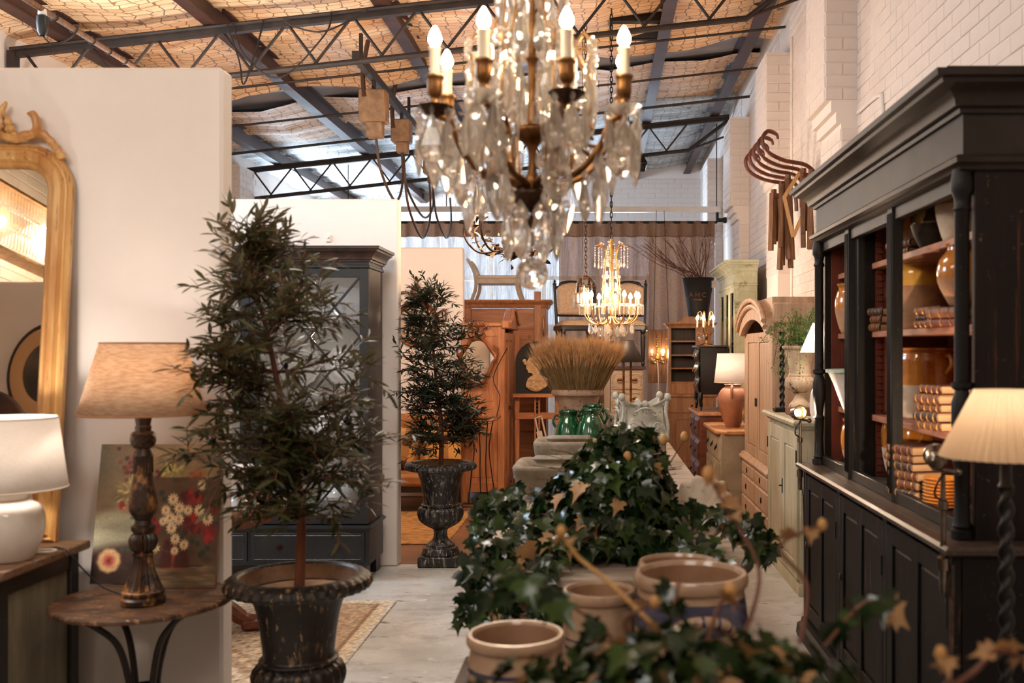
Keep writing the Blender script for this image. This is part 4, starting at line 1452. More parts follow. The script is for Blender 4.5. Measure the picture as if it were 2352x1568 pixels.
def olive_tree(name, label, urn_label, base, H0, H1, RX_, crown_c, nb, seed, mat_leaf, leafL, iron, shape, per=300, lean=0, wall=None):
    u = thing('iron_urn', urn_label, 'urn', base)
    urn(u, iron, iron)
    o = thing(name, label, 'tree', (base[0], base[1], base[2] + .684))
    rnd = random.Random(seed)
    me, lv, lf = leaf_mesh('olive_leaf', leafL, leafL * .21, mat_leaf)
    fm = MB().ball((0, 0, 0), .011, 8, 6, (1, 1, 1.3)).mesh('olive', m_olive)
    top = H1 - H0
    trunk = cr([(0, 0, -.02), (.006, 0, top * .25), (-.012 + lean * .4, .01, top * .5), (-.02 + lean, 0, top * .8), (-.03 + lean * 1.6, 0, top * .97)], 6)
    MB().tube(trunk, [.021 - .016 * (k / (len(trunk) - 1)) ** .8 for k in range(len(trunk))], 10).build('trunk', m_bark, o)
    leaves, twigs, fruits = [], MB(), []
    zc0 = crown_c[0] * top
    for i in range(nb):
        t = ((i + rnd.random()) / nb) ** 1.3
        z0 = zc0 * .9 + (top - zc0 * .9) * t * .93
        k = min(int(z0 / top * (len(trunk) - 1)), len(trunk) - 2)
        p0 = trunk[k].lerp(trunk[k + 1], .5)
        a = rnd.uniform(0, 2 * PI)
        rel = (z0 - zc0) / (top - zc0)
        reach = RX_ * shape(rel) * rnd.uniform(.65, 1.12)
        up = rnd.uniform(-.05, .35) * reach + (.05 * top if rel > .8 else 0)
        e = p0 + Vector((math.cos(a) * reach, math.sin(a) * reach * .85, up))
        mid = p0.lerp(e, .5) + Vector((0, 0, -.02 + .06 * rnd.random()))
        if wall and base[0] + e.x < wall[0] + .04 and base[1] + e.y > wall[1] - .25:
            e = p0 + (e - p0) * .55
            mid = p0.lerp(e, .5)
        path = cr([p0, mid, e], 5)
        twigs.tube(path, [.0055 - .004 * q / (len(path) - 1) for q in range(len(path))], 5, cap=False)
        subs = [(path, .2)]
        for q in range(rnd.randint(4, 6)):
            s0 = path[rnd.randint(2, len(path) - 2)]
            dd = Vector((rnd.gauss(0, 1), rnd.gauss(0, 1), rnd.gauss(.25, .7))).normalized()
            dd = (dd + (e - p0).normalized() * .9).normalized()
            L = rnd.uniform(.10, .2) * RX_ / .4
            sp = cr([s0, s0 + dd * L * .5 + Vector((0, 0, .008)), s0 + dd * L], 4)
            twigs.tube(sp, .0018, 4, cap=False)
            subs.append((sp, 0))
        for sp, st in subs:
            n = len(sp)
            tot = sum((sp[q + 1] - sp[q]).length for q in range(n - 1))
            m = max(4, int(tot / (leafL * .33)))
            for j in range(m):
                t2 = st + (1 - st) * (j + .5) / m
                f = t2 * (n - 1)
                q = min(int(f), n - 2)
                p = sp[q].lerp(sp[q + 1], f - q)
                dr = (sp[q + 1] - sp[q]).normalized()
                for sg in (-1, 1):
                    if rnd.random() < .12:
                        continue
                    side = dr.cross(Vector((rnd.gauss(0, .35), rnd.gauss(0, .35), 1))).normalized() * sg
                    ld = (dr * rnd.uniform(.4, .9) + side * rnd.uniform(.55, 1) + Vector((0, 0, rnd.uniform(-.25, .35)))).normalized()
                    nz = Vector((rnd.gauss(0, .45), rnd.gauss(0, .45), 1))
                    xx = ld.cross(nz).normalized()
                    zz_ = xx.cross(ld)
                    Mx = Matrix((xx, ld, zz_)).transposed().to_4x4()
                    Mx.translation = p
                    if wall and base[0] + p.x < wall[0] + .05 and wall[1] - .05 < base[1] + p.y < wall[2] + .3:
                        continue
                    leaves.append(Mx @ S(*(rnd.uniform(.75, 1.15),) * 3))
            if rnd.random() < .12:
                fruits.append(sp[-2] + Vector((rnd.uniform(-.02, .02), rnd.uniform(-.02, .02), -.015)))
    twigs.build('twigs', m_bark, o)
    stuff(o.children[-1])
    leaves.sort(key=lambda q: q.translation.y)
    step = max(1, int(len(leaves) * .5 / per))
    pick = set(range(0, step * per, step))
    rest = MB()
    for i, Mx in enumerate(leaves):
        if i in pick:
            inst(me, 'leaf', o, M=Mx)
        else:
            rest.add(lv, lf, Mx)
    stuff(rest.build('foliage', mat_leaf, o, sharp=180))
    for p in fruits[:26]:
        inst(fm, 'olive', o, tuple(p))
    return o


olive_tree('olive_tree', 'large potted olive tree in front of the display cabinet', 'large black iron urn with bronze rubbed rim holding the large olive tree',
           (-1.11, 3.66, 0), .684, 1.97, .40, (.26,), 84, 21, m_leafA, .068, m_iron1,
           lambda q: (.72 + 1.1 * q if q < .26 else 1.0 if q < .46 else max(.15, 1.0 - (q - .46) * 2.7)), lean=-.115, wall=(-1.47, 3.86, 4.0))
olive_tree('olive_tree', 'smaller dark olive tree beside the second partition', 'black iron urn rubbed white holding the smaller olive tree',
           (-1.18, 7.33, 0), .684, 1.98, .36, (.18,), 96, 5, m_leafB, .066, m_iron2,
           lambda q: (.75 + .6 * q if q < .4 else 1.0 if q < .62 else max(.2, 1.0 - (q - .62) * 2.4)), lean=-.05, wall=(-1.47, 7.2, 7.42))
random.seed(3)
for k, (x, y) in enumerate(((.05, -.07), (.09, -.02), (-.04, -.09))):
    tag(MB().ball((0, 0, 0), .022, 10, 8, (1.3, 1, .5)).build('pebble', M('orange stone %d' % k, ((198, 120, 62), (226, 200, 166), (210, 176, 140))[k], rough=.7), loc=(-1.11 + x, 3.66 + y, .694)),
        ('orange stone lying in the large iron urn', 'cream stone lying in the large iron urn', 'tan stone lying in the large iron urn')[k], 'stone', 'stones in the urn')

# ---------------------------------------------------------------- blue-black display cabinet
m_navy = M('blue-black paint', (30, 34, 37), (21, 24, 27), sc=6, rough=.38, bump=.06, bsc=60, spots=[((74, 62, 52), 40, .66, .72)])
m_navyside = M('worn brown cabinet side', (74, 52, 40), (40, 31, 28), sc=3, st=(4, 4, .5), rough=.45, bump=.1)
m_navyline = M('rubbed white line', (128, 126, 122), (70, 70, 70), sc=40, rough=.5)
m_grayin = M('grey cabinet interior', (186, 184, 178), (168, 166, 160), sc=3, rough=.7)
DC = thing('display_cabinet', 'blue-black display cabinet with crossed glazing bars full of white china', 'cabinet', (-2.39, 6.985, 0))
W2, yf, yb = .815, -.215, .215
for sx in (-1, 1):
    for (x, y) in ((sx * (W2 - .02), yf), (sx * (W2 - .02), yb - .12)):
        box_part('bracket_foot', m_navy, DC, x - .055 * (1 + sx) + (.0 if sx > 0 else 0), x + .055 * (1 - sx), y - .01, y + .12, 0, .11)
box_part('base', m_navy, DC, -W2, W2, yf, yb, .11, .36)
MB().mould([(-.02, .355), (.0, .355), (.02, .36), (.022, .372), (.0, .385), (-.02, .385)], u_path(W2, yf, yb)).build('waist_moulding', m_navy, DC)
for (a, c) in ((-W2 + .03, -.012), (.012, W2 - .03)):
    d = box_part('drawer', m_navy, DC, a, c, yf - .014, yf, .135, .335)
    MB().tube([(a + .025, yf - .015, .155), (c - .025, yf - .015, .155), (c - .025, yf - .015, .315), (a + .025, yf - .015, .315)], .003, 5, closed=True).build('cockbead', m_navyline, d)
    for q in (.25, .75):
        x = a + (c - a) * q
        MB().lathe([(.024, 0), (.024, .004), (.014, .008), (.014, .014), (.018, .018), (.016, .026), (.001, .028)], 16, T(x, yf - .014, .235) @ RX(PI / 2)).build('ring_pull', m_darkbrass, d)
box_part('side_panel', m_navyside, DC, W2 - .03, W2 - .005, yf + .03, yb, .385, 2.16)
box_part('side_panel', m_navyside, DC, -W2 + .005, -W2 + .03, yf + .03, yb, .385, 2.16)
box_part('back_panel', m_grayin, DC, -W2 + .03, W2 - .03, yb - .02, yb, .385, 2.16)
for z in (.42, .86, 1.305, 1.75):
    box_part('shelf', m_grayin, DC, -W2 + .03, W2 - .03, yf + .05, yb - .02, z - .02, z)
box_part('case_top', m_navy, DC, -W2 + .005, W2 - .005, yf + .02, yb, 2.14, 2.18)
MB().mould([(-.02, 2.13), (0, 2.13), (.008, 2.135), (.008, 2.15), (0, 2.155), (0, 2.18), (-.02, 2.18)], u_path(W2 - .003, yf + .004, yb)).build('frieze', m_navy, DC)
MB().mould(cornice_prof(2.175, .10, .085), u_path(W2, yf, yb)).build('cornice', m_navyside, DC)
MB().box(-W2 - .085, W2 + .085, yf - .085, yf + .05, 2.268, 2.276).build('cornice_cap', m_navy, DC)
for (a, c) in ((-W2 + .005, -.004), (.004, W2 - .005)):
    d = door(DC, a, c, .39, 2.13, yf, m_navy, st=.062, pane=m_pane, th=.026)
    gx0, gx1, gz0, gz1 = a + .062, c - .062, .452, 2.068
    for i in range(2):
        for j in range(4):
            x0, x1 = gx0 + (gx1 - gx0) * i / 2, gx0 + (gx1 - gx0) * (i + 1) / 2
            z0, z1 = gz0 + (gz1 - gz0) * j / 4, gz0 + (gz1 - gz0) * (j + 1) / 4
            MB().bar((x0, yf + .006, z0), (x1, yf + .006, z1), .014, .014, (0, 1, 0)).build('glazing_bar', m_navy, d)
            MB().bar((x0, yf + .0075, z1), (x1, yf + .0075, z0), .014, .014, (0, 1, 0)).build('glazing_bar', m_navy, d)
for z in (2.06, 1.66, 1.2, .76):
    for x in (-1.95, -2.8):
        light('cabinet_fill', 'POINT', (x, 6.835, z), .55, (1, .96, .9), radius=.02)  # unseen fill points added inside the case to brighten the china

# white and blue china
m_china = M('white china with blue transfer', (226, 228, 230), (206, 212, 220), sc=9, rough=.15, coat=.4, spots=[((150, 164, 190), 16, .56, .66), ((112, 128, 164), 30, .64, .70)])
m_chinaw = M('plain white china', (230, 230, 228), (216, 216, 214), sc=6, rough=.15, coat=.4)


def platter(x, z, rx, rz_, mat, label, y=7.12, lean=.25):
    o = thing('china_platter', label, 'platter', (x, y, z), rot=(-lean, 0, 0), group='china in the display cabinet')
    sc = lambda a, r, zz: r * (1 + .022 * math.cos(a * 16) * (r > .8))
    MB().lathe([(.001, 0), (.5, 0), (.62, .035), (.7, .04), (.97, .075), (1.0, .08), (.97, .088), (.7, .055), (.6, .05), (.5, .016), (.001, .016)], 96,
               T(0, 0, rz_) @ RX(PI / 2) @ S(rx, rz_, .16), rf=sc, cap0=False).build('dish', mat, o)
    MB().lathe([(.80, .0655), (.84, .069), (.84, .0715), (.80, .068)], 64, T(0, -.0003, rz_) @ RX(PI / 2) @ S(rx, rz_, .16), cap0=False).build('blue_band', M('soft blue band ' + label[:8], (156, 170, 196), (214, 218, 224), sc=40, rough=.2), o)
    b = MB()
    for sx in (-.35, .35):
        b.tube(cr([(sx * rx, .05, 0), (sx * rx, -.03, .0), (sx * rx, -.035, .03)], 4), .004, 5)
    b.build('wire_stand', m_black, o)
    return o


def tureen(x, y, z, s, mat, label):
    o = thing('china_tureen', label, 'tureen', (x, y, z), group='china in the display cabinet')
    MB().lathe([(r * s, h * s) for r, h in prof([(.06, 0), (.065, .01), (.045, .03), (.09, .07), (.115, .12), (.112, .14)], 5)], 36, sx=1.2).build('bowl', mat, o)
    MB().lathe([(r * s, h * s) for r, h in prof([(.116, .14), (.11, .15), (.08, .19), (.03, .205), (.012, .21)], 5)], 36, sx=1.2, cap0=False).build('lid', mat, o)
    MB().tube(cr([(-.05 * s, 0, .2 * s), (-.045 * s, 0, .24 * s), (0, 0, .255 * s), (.045 * s, 0, .24 * s), (.05 * s, 0, .2 * s)], 5), .009 * s, 8).build('lid_handle', mat, o)
    for sg in (-1, 1):
        MB().tube(cr([(sg * .13 * s, 0, .125 * s), (sg * .165 * s, 0, .13 * s), (sg * .165 * s, 0, .09 * s), (sg * .125 * s, 0, .085 * s)], 5), .008 * s, 8).build('handle', mat, o)
    return o


def plates(x, y, z, n, r, mat, where):
    for k in range(n):
        o = MB().lathe([(r * .55, 0), (r * .6, .004), (r * .95, .014), (r, .016), (r * .95, .018), (r * .6, .008), (.001, .007)], 40).build('china_plate', mat, loc=(x, y, z + k * .0095))
        tag(o, 'white china plate, %s of the pile %s' % (('lowest', 'second', 'third', 'fourth', 'fifth', 'sixth', 'seventh', 'eighth', 'ninth')[k], where), 'plate', 'china in the display cabinet')


platter(-1.80, 1.7515, .185, .165, m_china, 'large scalloped white platter with blue flowers on the top cabinet shelf')
platter(-2.13, 1.7515, .16, .14, m_chinaw, 'plain white platter beside the blue flowered one', y=7.1)
platter(-2.75, 1.7515, .18, .16, m_china, 'blue flowered platter on the top shelf behind the other cabinet door')
platter(-1.80, 1.3065, .18, .165, m_chinaw, 'big white platter on the third cabinet shelf')
platter(-2.16, 1.3065, .15, .16, m_chinaw, 'oval white platter on the third cabinet shelf')
tureen(-1.92, 6.96, .8605, 1.0, m_chinaw, 'white tureen on the second cabinet shelf')
plates(-1.70, 6.98, .8605, 9, .10, m_chinaw, 'on the second cabinet shelf')
platter(-1.74, .8615, .15, .15, m_china, 'round blue and white dish behind the pile of plates', y=7.12)
plates(-2.2, 6.98, .8605, 6, .11, m_chinaw, 'beside the white tureen')
tureen(-1.82, 6.97, .4205, .95, m_china, 'flowered tureen with a lid on the lowest cabinet shelf')
tureen(-2.16, 6.97, .4205, .7, m_china, 'small flowered sauce tureen on the lowest cabinet shelf')
tag(MB().box(-.016, .016, -.01, 0, -.025, .025).ball((0, -.012, .005), .008, 8, 6).build('light_switch', m_whitepaint, loc=pt(755, 547, 7.249)), 'small white switch on the white partition above the display cabinet', 'switch')

# ---------------------------------------------------------------- bay behind the first partition: table and rug
m_tablew = M('red-brown table wood', (122, 68, 44), (84, 44, 29), sc=4, st=(10, 1.5, 10), rough=.35)
o = thing('pedestal_table', 'round wooden pedestal table half hidden by the first partition', 'table', (-2.27, 5.5, 0))
MB().lathe([(.46, .695), (.50, .70), (.505, .715), (.50, .73), (.001, .732)], 48).build('table_top', M('pale scrubbed table top', (176, 124, 90), (142, 94, 66), sc=3, st=(8, 1, 1), rough=.4), o)
MB().lathe([(.40, .62), (.44, .625), (.44, .695), (.40, .70)], 40).build('apron', m_tablew, o)
MB().lathe(prof([(.05, .14), (.09, .18), (.11, .26), (.07, .34), (.05, .42), (.08, .5), (.12, .58), (.13, .62)], 5), 24).build('pedestal', m_tablew, o)
for k in range(4):
    a = k * PI / 2 + .25
    c, s_ = math.cos(a), math.sin(a)
    MB().tube(cr([(.05 * c, .05 * s_, .20), (.18 * c, .18 * s_, .15), (.28 * c, .28 * s_, .07), (.36 * c, .36 * s_, .05)], 5), [.05] * 5 + [.045] * 5 + [.04] * 5 + [.045], 8).build('foot', m_tablew, o)
    MB().box(-.05, .08, -.05, .05, 0.012, .075, T(.32 * c, .32 * s_, 0) @ RZ(a)).build('toe', m_tablew, o, bevel=.015)
o = thing('china_compote', 'white china compote standing on the pedestal table', 'compote', (-1.93, 5.30, .7325))
MB().lathe(prof([(.09, 0), (.09, .01), (.06, .03), (.03, .07), (.03, .14), (.06, .18), (.10, .20)], 5), 32).build('stem', m_chinaw, o)
MB().lathe([(.10, .2), (.115, .215), (.12, .225), (.10, .222), (.06, .21), (.001, .208)], 32, cap0=False).build('bowl', m_chinaw, o)
o = thing('china_jug', 'tall ribbed white jug on the pedestal table', 'jug', (-2.02, 5.12, .7325))
MB().lathe(prof([(.07, 0), (.095, .04), (.10, .10), (.075, .18), (.06, .22), (.07, .26)], 5), 32).build('body', m_chinaw, o)
MB().tube(cr([(.06, 0, .22), (.12, 0, .2), (.12, 0, .12), (.09, 0, .07)], 5), .01, 8).build('handle', m_chinaw, o)


def rug(name, label, x0, x1, y0, y1, pal, nx, ny, border=True, seed=1):
    rs = np.random.RandomState(seed)
    u = np.linspace(0, 1, nx)[None, :, None]
    v = np.linspace(0, 1, ny)[:, None, None]
    wx, wy = (x1 - x0), (y1 - y0)
    d = np.minimum(np.minimum(u, 1 - u) * wx, np.minimum(v, 1 - v) * wy)
    f = lambda c: np.array(c, float)[None, None, :]
    im = np.zeros((ny, nx, 3)) + f(pal[0])
    if border:
        X, Y = u * wx * 40, v * wy * 40
        fig = (np.sin(X) * np.sin(Y) + .6 * np.sin(X * .5 + Y * .37) + .4 * rs.rand(ny, nx, 1)) > .45
        im = np.where(fig, f(pal[1]), im)
        fig2 = (np.sin(X * 1.7) * np.sin(Y * 1.3)) > .7
        im = np.where(fig2, f(pal[2]), im)
        im = np.where(d < .34, f(pal[3]) , im)
        im = np.where((d < .34) & (((np.sin(X * 1.1) * np.sin(Y * 1.1)) + .5 * rs.rand(ny, nx, 1)) > .45), f(pal[1]), im)
        for (a, b_) in ((.33, .355), (.09, .115)):
            im = np.where((d > a) & (d < b_), f(pal[2]), im)
        im = np.where(d < .09, f(pal[0]) * 1.04, im)
        im = np.where(d < .03, f((206, 196, 180)), im)
    im = im * (.8 + .36 * rs.rand(ny, nx, 1))
    me = MB().grid(lambda a, c: (x0 + a * wx, y0 + c * wy, .008 + .002 * math.sin(a * 9 + c * 7)), nx - 1, ny - 1).mesh(name, vcol_mat(label[:14] + ' wool', .95, .6, 260, .1), 180)
    at = me.color_attributes.new('Col', 'FLOAT_COLOR', 'POINT')
    im = np.clip(im / 255, 0, 1)
    lin = np.where(im <= .04045, im / 12.92, ((im + .055) / 1.055) ** 2.4)
    at.data.foreach_set('color', np.concatenate([lin, np.ones((ny, nx, 1))], 2).astype('f4').ravel())
    o = bpy.data.objects.new(name, me)
    COL.objects.link(o)
    m = o.modifiers.new('thick', 'SOLIDIFY')
    m.thickness, m.offset = .007, -1
    return tag(o, label, 'rug')


rug('patterned_rug', 'faded patterned rug with a border under the pedestal table', -3.5, -1.275, 4.2, 6.24, [(200, 182, 156), (176, 150, 124), (150, 122, 98), (184, 158, 130)], 170, 160)
rug('plain_rug', 'plain tan rug on the brown floor behind the smaller urn', -3.3, -1.25, 8.05, 9.7, [(190, 144, 96)] * 4, 60, 60, border=False)

# ---------------------------------------------------------------- bay behind the second partition: armchair and round mirror
def plaid():
    m, nt, p, out = new_mat('orange plaid wool')
    tc = nt.nodes.new('ShaderNodeTexCoord').outputs['Object']
    sep = nt.nodes.new('ShaderNodeSeparateXYZ')
    nt.links.new(tc, sep.inputs[0])
    last = None
    for (ax, sc) in (('X', 26), ('Z', 26)):
        mu = nnode(nt, 'ShaderNodeMath', operation='MULTIPLY')
        mu.inputs[1].default_value = sc
        nt.links.new(sep.outputs[ax], mu.inputs[0])
        sn = nnode(nt, 'ShaderNodeMath', operation='SINE')
        nt.links.new(mu.outputs[0], sn.inputs[0])
        gt = nnode(nt, 'ShaderNodeMath', operation='GREATER_THAN')
        gt.inputs[1].default_value = .35
        nt.links.new(sn.outputs[0], gt.inputs[0])
        if last is None:
            last = gt
        else:
            ad = nnode(nt, 'ShaderNodeMath', operation='ADD')
            nt.links.new(last.outputs[0], ad.inputs[0])
            nt.links.new(gt.outputs[0], ad.inputs[1])
            dv = nnode(nt, 'ShaderNodeMath', operation='MULTIPLY')
            dv.inputs[1].default_value = .5
            nt.links.new(ad.outputs[0], dv.inputs[0])
            last = dv
    r = ramp(nt, 0, 1, srgb(206, 150, 82), srgb(84, 50, 30))
    nt.links.new(last.outputs[0], r.inputs[0])
    nt.links.new(r.outputs[0], p.inputs['Base Color'])
    p.inputs['Roughness'].default_value = .95
    return m


m_plaid = plaid()
m_tan = M('tan leather', (190, 130, 80), (160, 104, 62), sc=5, rough=.5)
o = thing('armchair', 'low tan armchair with dark legs behind the smaller urn', 'armchair', (-1.86, 9.95, 0))
for (x, y) in ((-.4, -.32), (.36, -.32), (-.4, .3), (.36, .3)):
    box_part('leg', m_blackframe, o, x, x + .05, y, y + .05, 0, .26)
box_part('seat', m_tan, o, -.42, .43, -.38, .38, .26, .38, bevel=.03)
box_part('seat_rail', m_blackframe, o, -.40, .41, -.345, .35, .2, .26)
MB().box(-.42, .43, .26, .4, .36, .92, T(0, 0, 0)).build('backrest', m_tan, o, bevel=.05)


def cushion(loc, w, h, t, rot, mat, label):
    def fn(u, v):
        a, b_ = 2 * u - 1, 2 * v - 1
        return (a * w / 2 * (1 - .06 * (1 - b_ * b_) * abs(a)), 0, b_ * h / 2 * (1 - .06 * (1 - a * a) * abs(b_)))
    b = MB()
    for sg in (-1, 1):
        def f2(u, v, sg=sg):
            x, y, z = fn(u, v)
            a, b_ = 2 * u - 1, 2 * v - 1
            k = max(0, (1 - a ** 4) * (1 - b_ ** 4)) ** .5
            return (x, sg * t / 2 * k + .006 * mnoise.noise(Vector((x * 12, sg, z * 12))) * k, z)
        b.grid(f2, 14, 14)
    o = b.build('cushion', mat, loc=loc, rot=rot, sharp=180)
    return tag(o, label, 'cushion', 'plaid cushions on the armchair')


cushion((-2.02, 9.98, .60), .46, .44, .2, (-.30, .28, .15), m_plaid, 'brown and gold plaid cushion tilted at the inner end of the armchair')
cushion((-1.60, 9.92, .60), .44, .44, .2, (-.28, -.10, -.1), m_plaid, 'gold plaid cushion upright at the aisle end of the armchair')

m_wfr = M('carved walnut frame', (132, 74, 44), (84, 44, 27), sc=10, rough=.35, bump=.2)
o = thing('round_wall_mirror', 'round carved mirror hanging on the cream partition behind the smaller tree', 'mirror', (-1.97, 10.665, 1.85))
MB().lathe([(.20, 0), (.245, 0), (.25, .02), (.235, .035), (.215, .03), (.20, .012)], 48, RX(PI / 2)).build('frame', m_wfr, o)
MB().lathe([(.205, .008), (.001, .0085)], 48, RX(PI / 2), cap0=False).build('glass', m_mirror, o)
for sg in (-1, 1):
    p = cr([(sg * .02, -.02, .25), (sg * .08, -.025, .33), (sg * .16, -.02, .34), (sg * .2, -.02, .28), (sg * .16, -.02, .25)], 6)
    MB().tube(p, .014, 7).build('crest_scroll', m_wfr, o)
    p = cr([(sg * .22, -.02, .1), (sg * .3, -.02, .16), (sg * .31, -.02, .05), (sg * .26, -.02, .02)], 6)
    MB().tube(p, .012, 7).build('side_scroll', m_wfr, o)
MB().lathe(prof([(.02, .25), (.06, .3), (.065, .36), (.03, .42), (.012, .45), (.02, .48), (.002, .52)], 5), 16, T(0, -.025, 0) @ S(1, .5, 1)).build('crest_urn', m_wfr, o)
# ---------------------------------------------------------------- crystal chandeliers
def drop_mesh(name, prof_, n, flat, mat):
    return MB().lathe(prof_, n, S(1, flat, 1)).mesh(name, mat, 12)


# hanging drops: hang point at z = 0, body below
c_drop = drop_mesh('crystal_drop', [(.001, -.112), (.012, -.106), (.027, -.088), (.031, -.072), (.026, -.056), (.012, -.024), (.005, -.006), (.001, 0)], 8, .45, m_crystal)
c_leaf = drop_mesh('crystal_leaf', [(.001, -.150), (.010, -.140), (.022, -.112), (.027, -.084), (.019, -.05), (.024, -.035), (.014, -.016), (.004, -.004), (.001, 0)], 8, .42, m_crystal)
c_spear = drop_mesh('crystal_spear', [(.001, -.12), (.008, -.10), (.010, -.03), (.006, -.01), (.001, 0)], 6, .8, m_crystal)
c_bead = drop_mesh('crystal_bead', [(.001, -.024), (.009, -.016), (.009, -.008), (.001, 0)], 8, .6, m_crystal)
c_ball = MB().ball((0, 0, 0), 1, 18, 12).mesh('crystal_ball', m_crystal, 5)
_ros = MB()
for k in range(8):
    a = PI * k / 4
    _ros.ball((.012 * math.cos(a), 0, .012 * math.sin(a)), .0065, 6, 5, (1, .6, 1))
_ros.ball((0, 0, 0), .008, 6, 5, (1, .8, 1))
c_ros = _ros.mesh('crystal_rosette', m_crystal, 20)
m_hardware = M('old brass wire', (196, 150, 96), (140, 98, 58), sc=18, rough=.35, metal=.7)


def chain(parent, p0, p1, mat, link=.05, r=.0028):
    p0, p1 = Vector(p0), Vector(p1)
    L = (p1 - p0).length
    n = max(3, int(L / (link * .78)))
    pts = [(.0 + .011 * math.sin(2 * PI * k / 10), 0, link * .5 * math.cos(2 * PI * k / 10)) for k in range(10)]
    me = MB().tube(pts, r, 5, closed=True).mesh('chain_link', mat)
    for k in range(n):
        p = p0.lerp(p1, (k + .5) / n)
        inst(me, 'chain_link', parent, tuple(p), (0, 0, (k % 2) * PI / 2))


def bulb_flame(parent, loc, s, mat):
    return MB().lathe([(r * s, z * s) for r, z in prof([(.006, 0), (.015, .012), (.017, .024), (.011, .042), (.003, .056)], 4)], 12, T(*loc)).build('bulb', mat, parent)


rnd = random.Random(4)
CH = thing('crystal_chandelier', 'large blurred brass chandelier with crystal drops and a faceted glass ball', 'chandelier', (-.193, 2.80, 1.741))
inst(c_ball, 'faceted_ball', CH, (0, 0, .046), (0, .3, 0), .046)
MB().lathe(prof([(.004, .17), (.014, .185), (.018, .195), (.008, .205), (.006, .215), (.02, .222), (.042, .235), (.056, .258), (.058, .272), (.048, .28), (.02, .285)], 4), 28).build('lower_bowl', m_darkbrass, CH)
MB().tube([(0, 0, .092), (0, 0, .18)], .003, 6).build('ball_hook', m_darkbrass, CH)
MB().lathe(prof([(.018, .28), (.02, .31), (.012, .34), (.016, .40), (.052, .43), (.056, .452), (.03, .46), (.014, .48), (.012, .62), (.02, .65), (.011, .68), (.011, .98), (.045, 1.0), (.05, 1.02), (.02, 1.04)], 4), 20, cap0=False).build('stem', m_brass, CH)
chain(CH, (0, 0, 1.04), (0, 0, 2.80), m_darkbrass, .07, .004)
R = .277
for k in range(8):
    a = PI / 8 + k * PI / 4
    c, s_ = math.cos(a), math.sin(a)
    q = lambda r, z, t=0: (r * c - t * s_, r * s_ + t * c, z)
    p = cr([q(.03, .285), q(.055, .30), q(.10, .305), q(.16, .335), q(.205, .385), q(.228, .43), q(.24, .455), q(.262, .464), q(R, .468)], 6)
    arm = MB().tube(p, [.0085 + .0025 * abs(math.sin(j * .5)) for j in range(len(p))], 8).build('arm', m_brass, CH)
    p2 = cr([q(.20, .385), q(.16, .40), q(.15, .43), q(.17, .45), q(.185, .435)], 5)
    MB().tube(p2, .0055, 6).build('arm_scroll', m_brass, arm)
    MB().lathe([(.008, .508), (.014, .512), (.03, .52), (.044, .535), (.047, .54), (.04, .54), (.02, .528), (.001, .526)], 16, T(R * c, R * s_, -.05), rf=lambda a_, r, z: r * (1 + .06 * math.cos(a_ * 8))).build('drip_pan', m_crystal if k % 2 else m_darkbrass, CH)
    cup = MB().lathe(prof([(.010, .53), (.014, .545), (.011, .56), (.02, .575), (.021, .612), (.025, .615), (.025, .622), (.018, .624)], 3), 16, T(R * c, R * s_, -.05)).build('candle_cup', m_brass, CH)
    MB().lathe([(.0145, .62), (.0145, .69), (.018, .696), (.012, .70), (.001, .70)], 14, T(R * c, R * s_, -.05)).build('candle', m_candle, CH)
    bulb_flame(CH, (R * c, R * s_, .65), 1.0, m_bulb)
    light('chandelier_candle', 'POINT', (-.193 + R * c, 2.80 + R * s_, 1.741 + .685), 2.7, WARM2, radius=.02)
    # crystals of this arm
    for j in range(5):
        b_ = a + (j - 2) * 1.15
        x, y = R * c + .042 * math.cos(b_), R * s_ + .042 * math.sin(b_)
        inst(c_bead, 'crystal_bead', CH, (x, y, .485), (0, 0, b_), 1.1)
        inst(rnd.choice((c_drop, c_leaf, c_drop)), 'crystal_drop', CH, (x, y, .462), (rnd.uniform(-.08, .08), 0, b_ + PI / 2), rnd.uniform(.95, 1.25))
    inst(c_ros, 'crystal_rosette', CH, q(.243, .465), (0, 0, a), 1.5)
    inst(c_leaf if k % 2 else c_drop, 'crystal_pendant', CH, q(.205, .385), (0, 0, a + PI / 2), 1.45)
    inst(c_bead, 'crystal_bead', CH, q(.16, .33), (0, 0, a), 1.3)
    inst(c_drop, 'crystal_pendant', CH, q(.16, .305), (0, 0, a + PI / 2), .95)
    inst(c_leaf, 'crystal_pendant', CH, q(.075, .245), (.0, 0, a + PI / 2), 1.1)
    # bowed wire of the cage above, with its crystals
    w = MB().tube(cr([q(.11, .315), q(.135, .42), q(.175, .50), q(.165, .60), q(.12, .70), q(.085, .82), q(.07, .95), q(.05, 1.0)], 6), .004, 6).build('cage_wire', m_hardware, CH)
    MB().tube(cr([q(.16, .60), q(.18, .66), q(.16, .70), q(.14, .68)], 6), .0045, 6).build('wire_scroll', m_hardware, w)
    inst(c_ros, 'crystal_rosette', CH, q(.185, .66), (0, 0, a + PI / 2), 1.7)
    inst(c_leaf, 'crystal_pendant', CH, q(.178, .645), (0, 0, a + PI / 2), 1.4)
    inst(c_spear, 'crystal_spear', CH, q(.125, .70), (0, 0, a), 1.2)
    inst(c_leaf, 'crystal_pendant', CH, q(.08, .62), (0, 0, a + .5), 1.0)
    inst(c_spear, 'crystal_spear', CH, q(.10, .48), (0, 0, a), 1.1)
    inst(c_leaf, 'crystal_pendant', CH, q(.095, .90), (0, 0, a + PI / 2), 1.15)
    inst(c_drop, 'crystal_pendant', CH, q(.06, .78), (0, 0, a), 1.15)
    inst(c_ros, 'crystal_rosette', CH, q(.078, .90), (0, 0, a + PI / 2), 1.6)
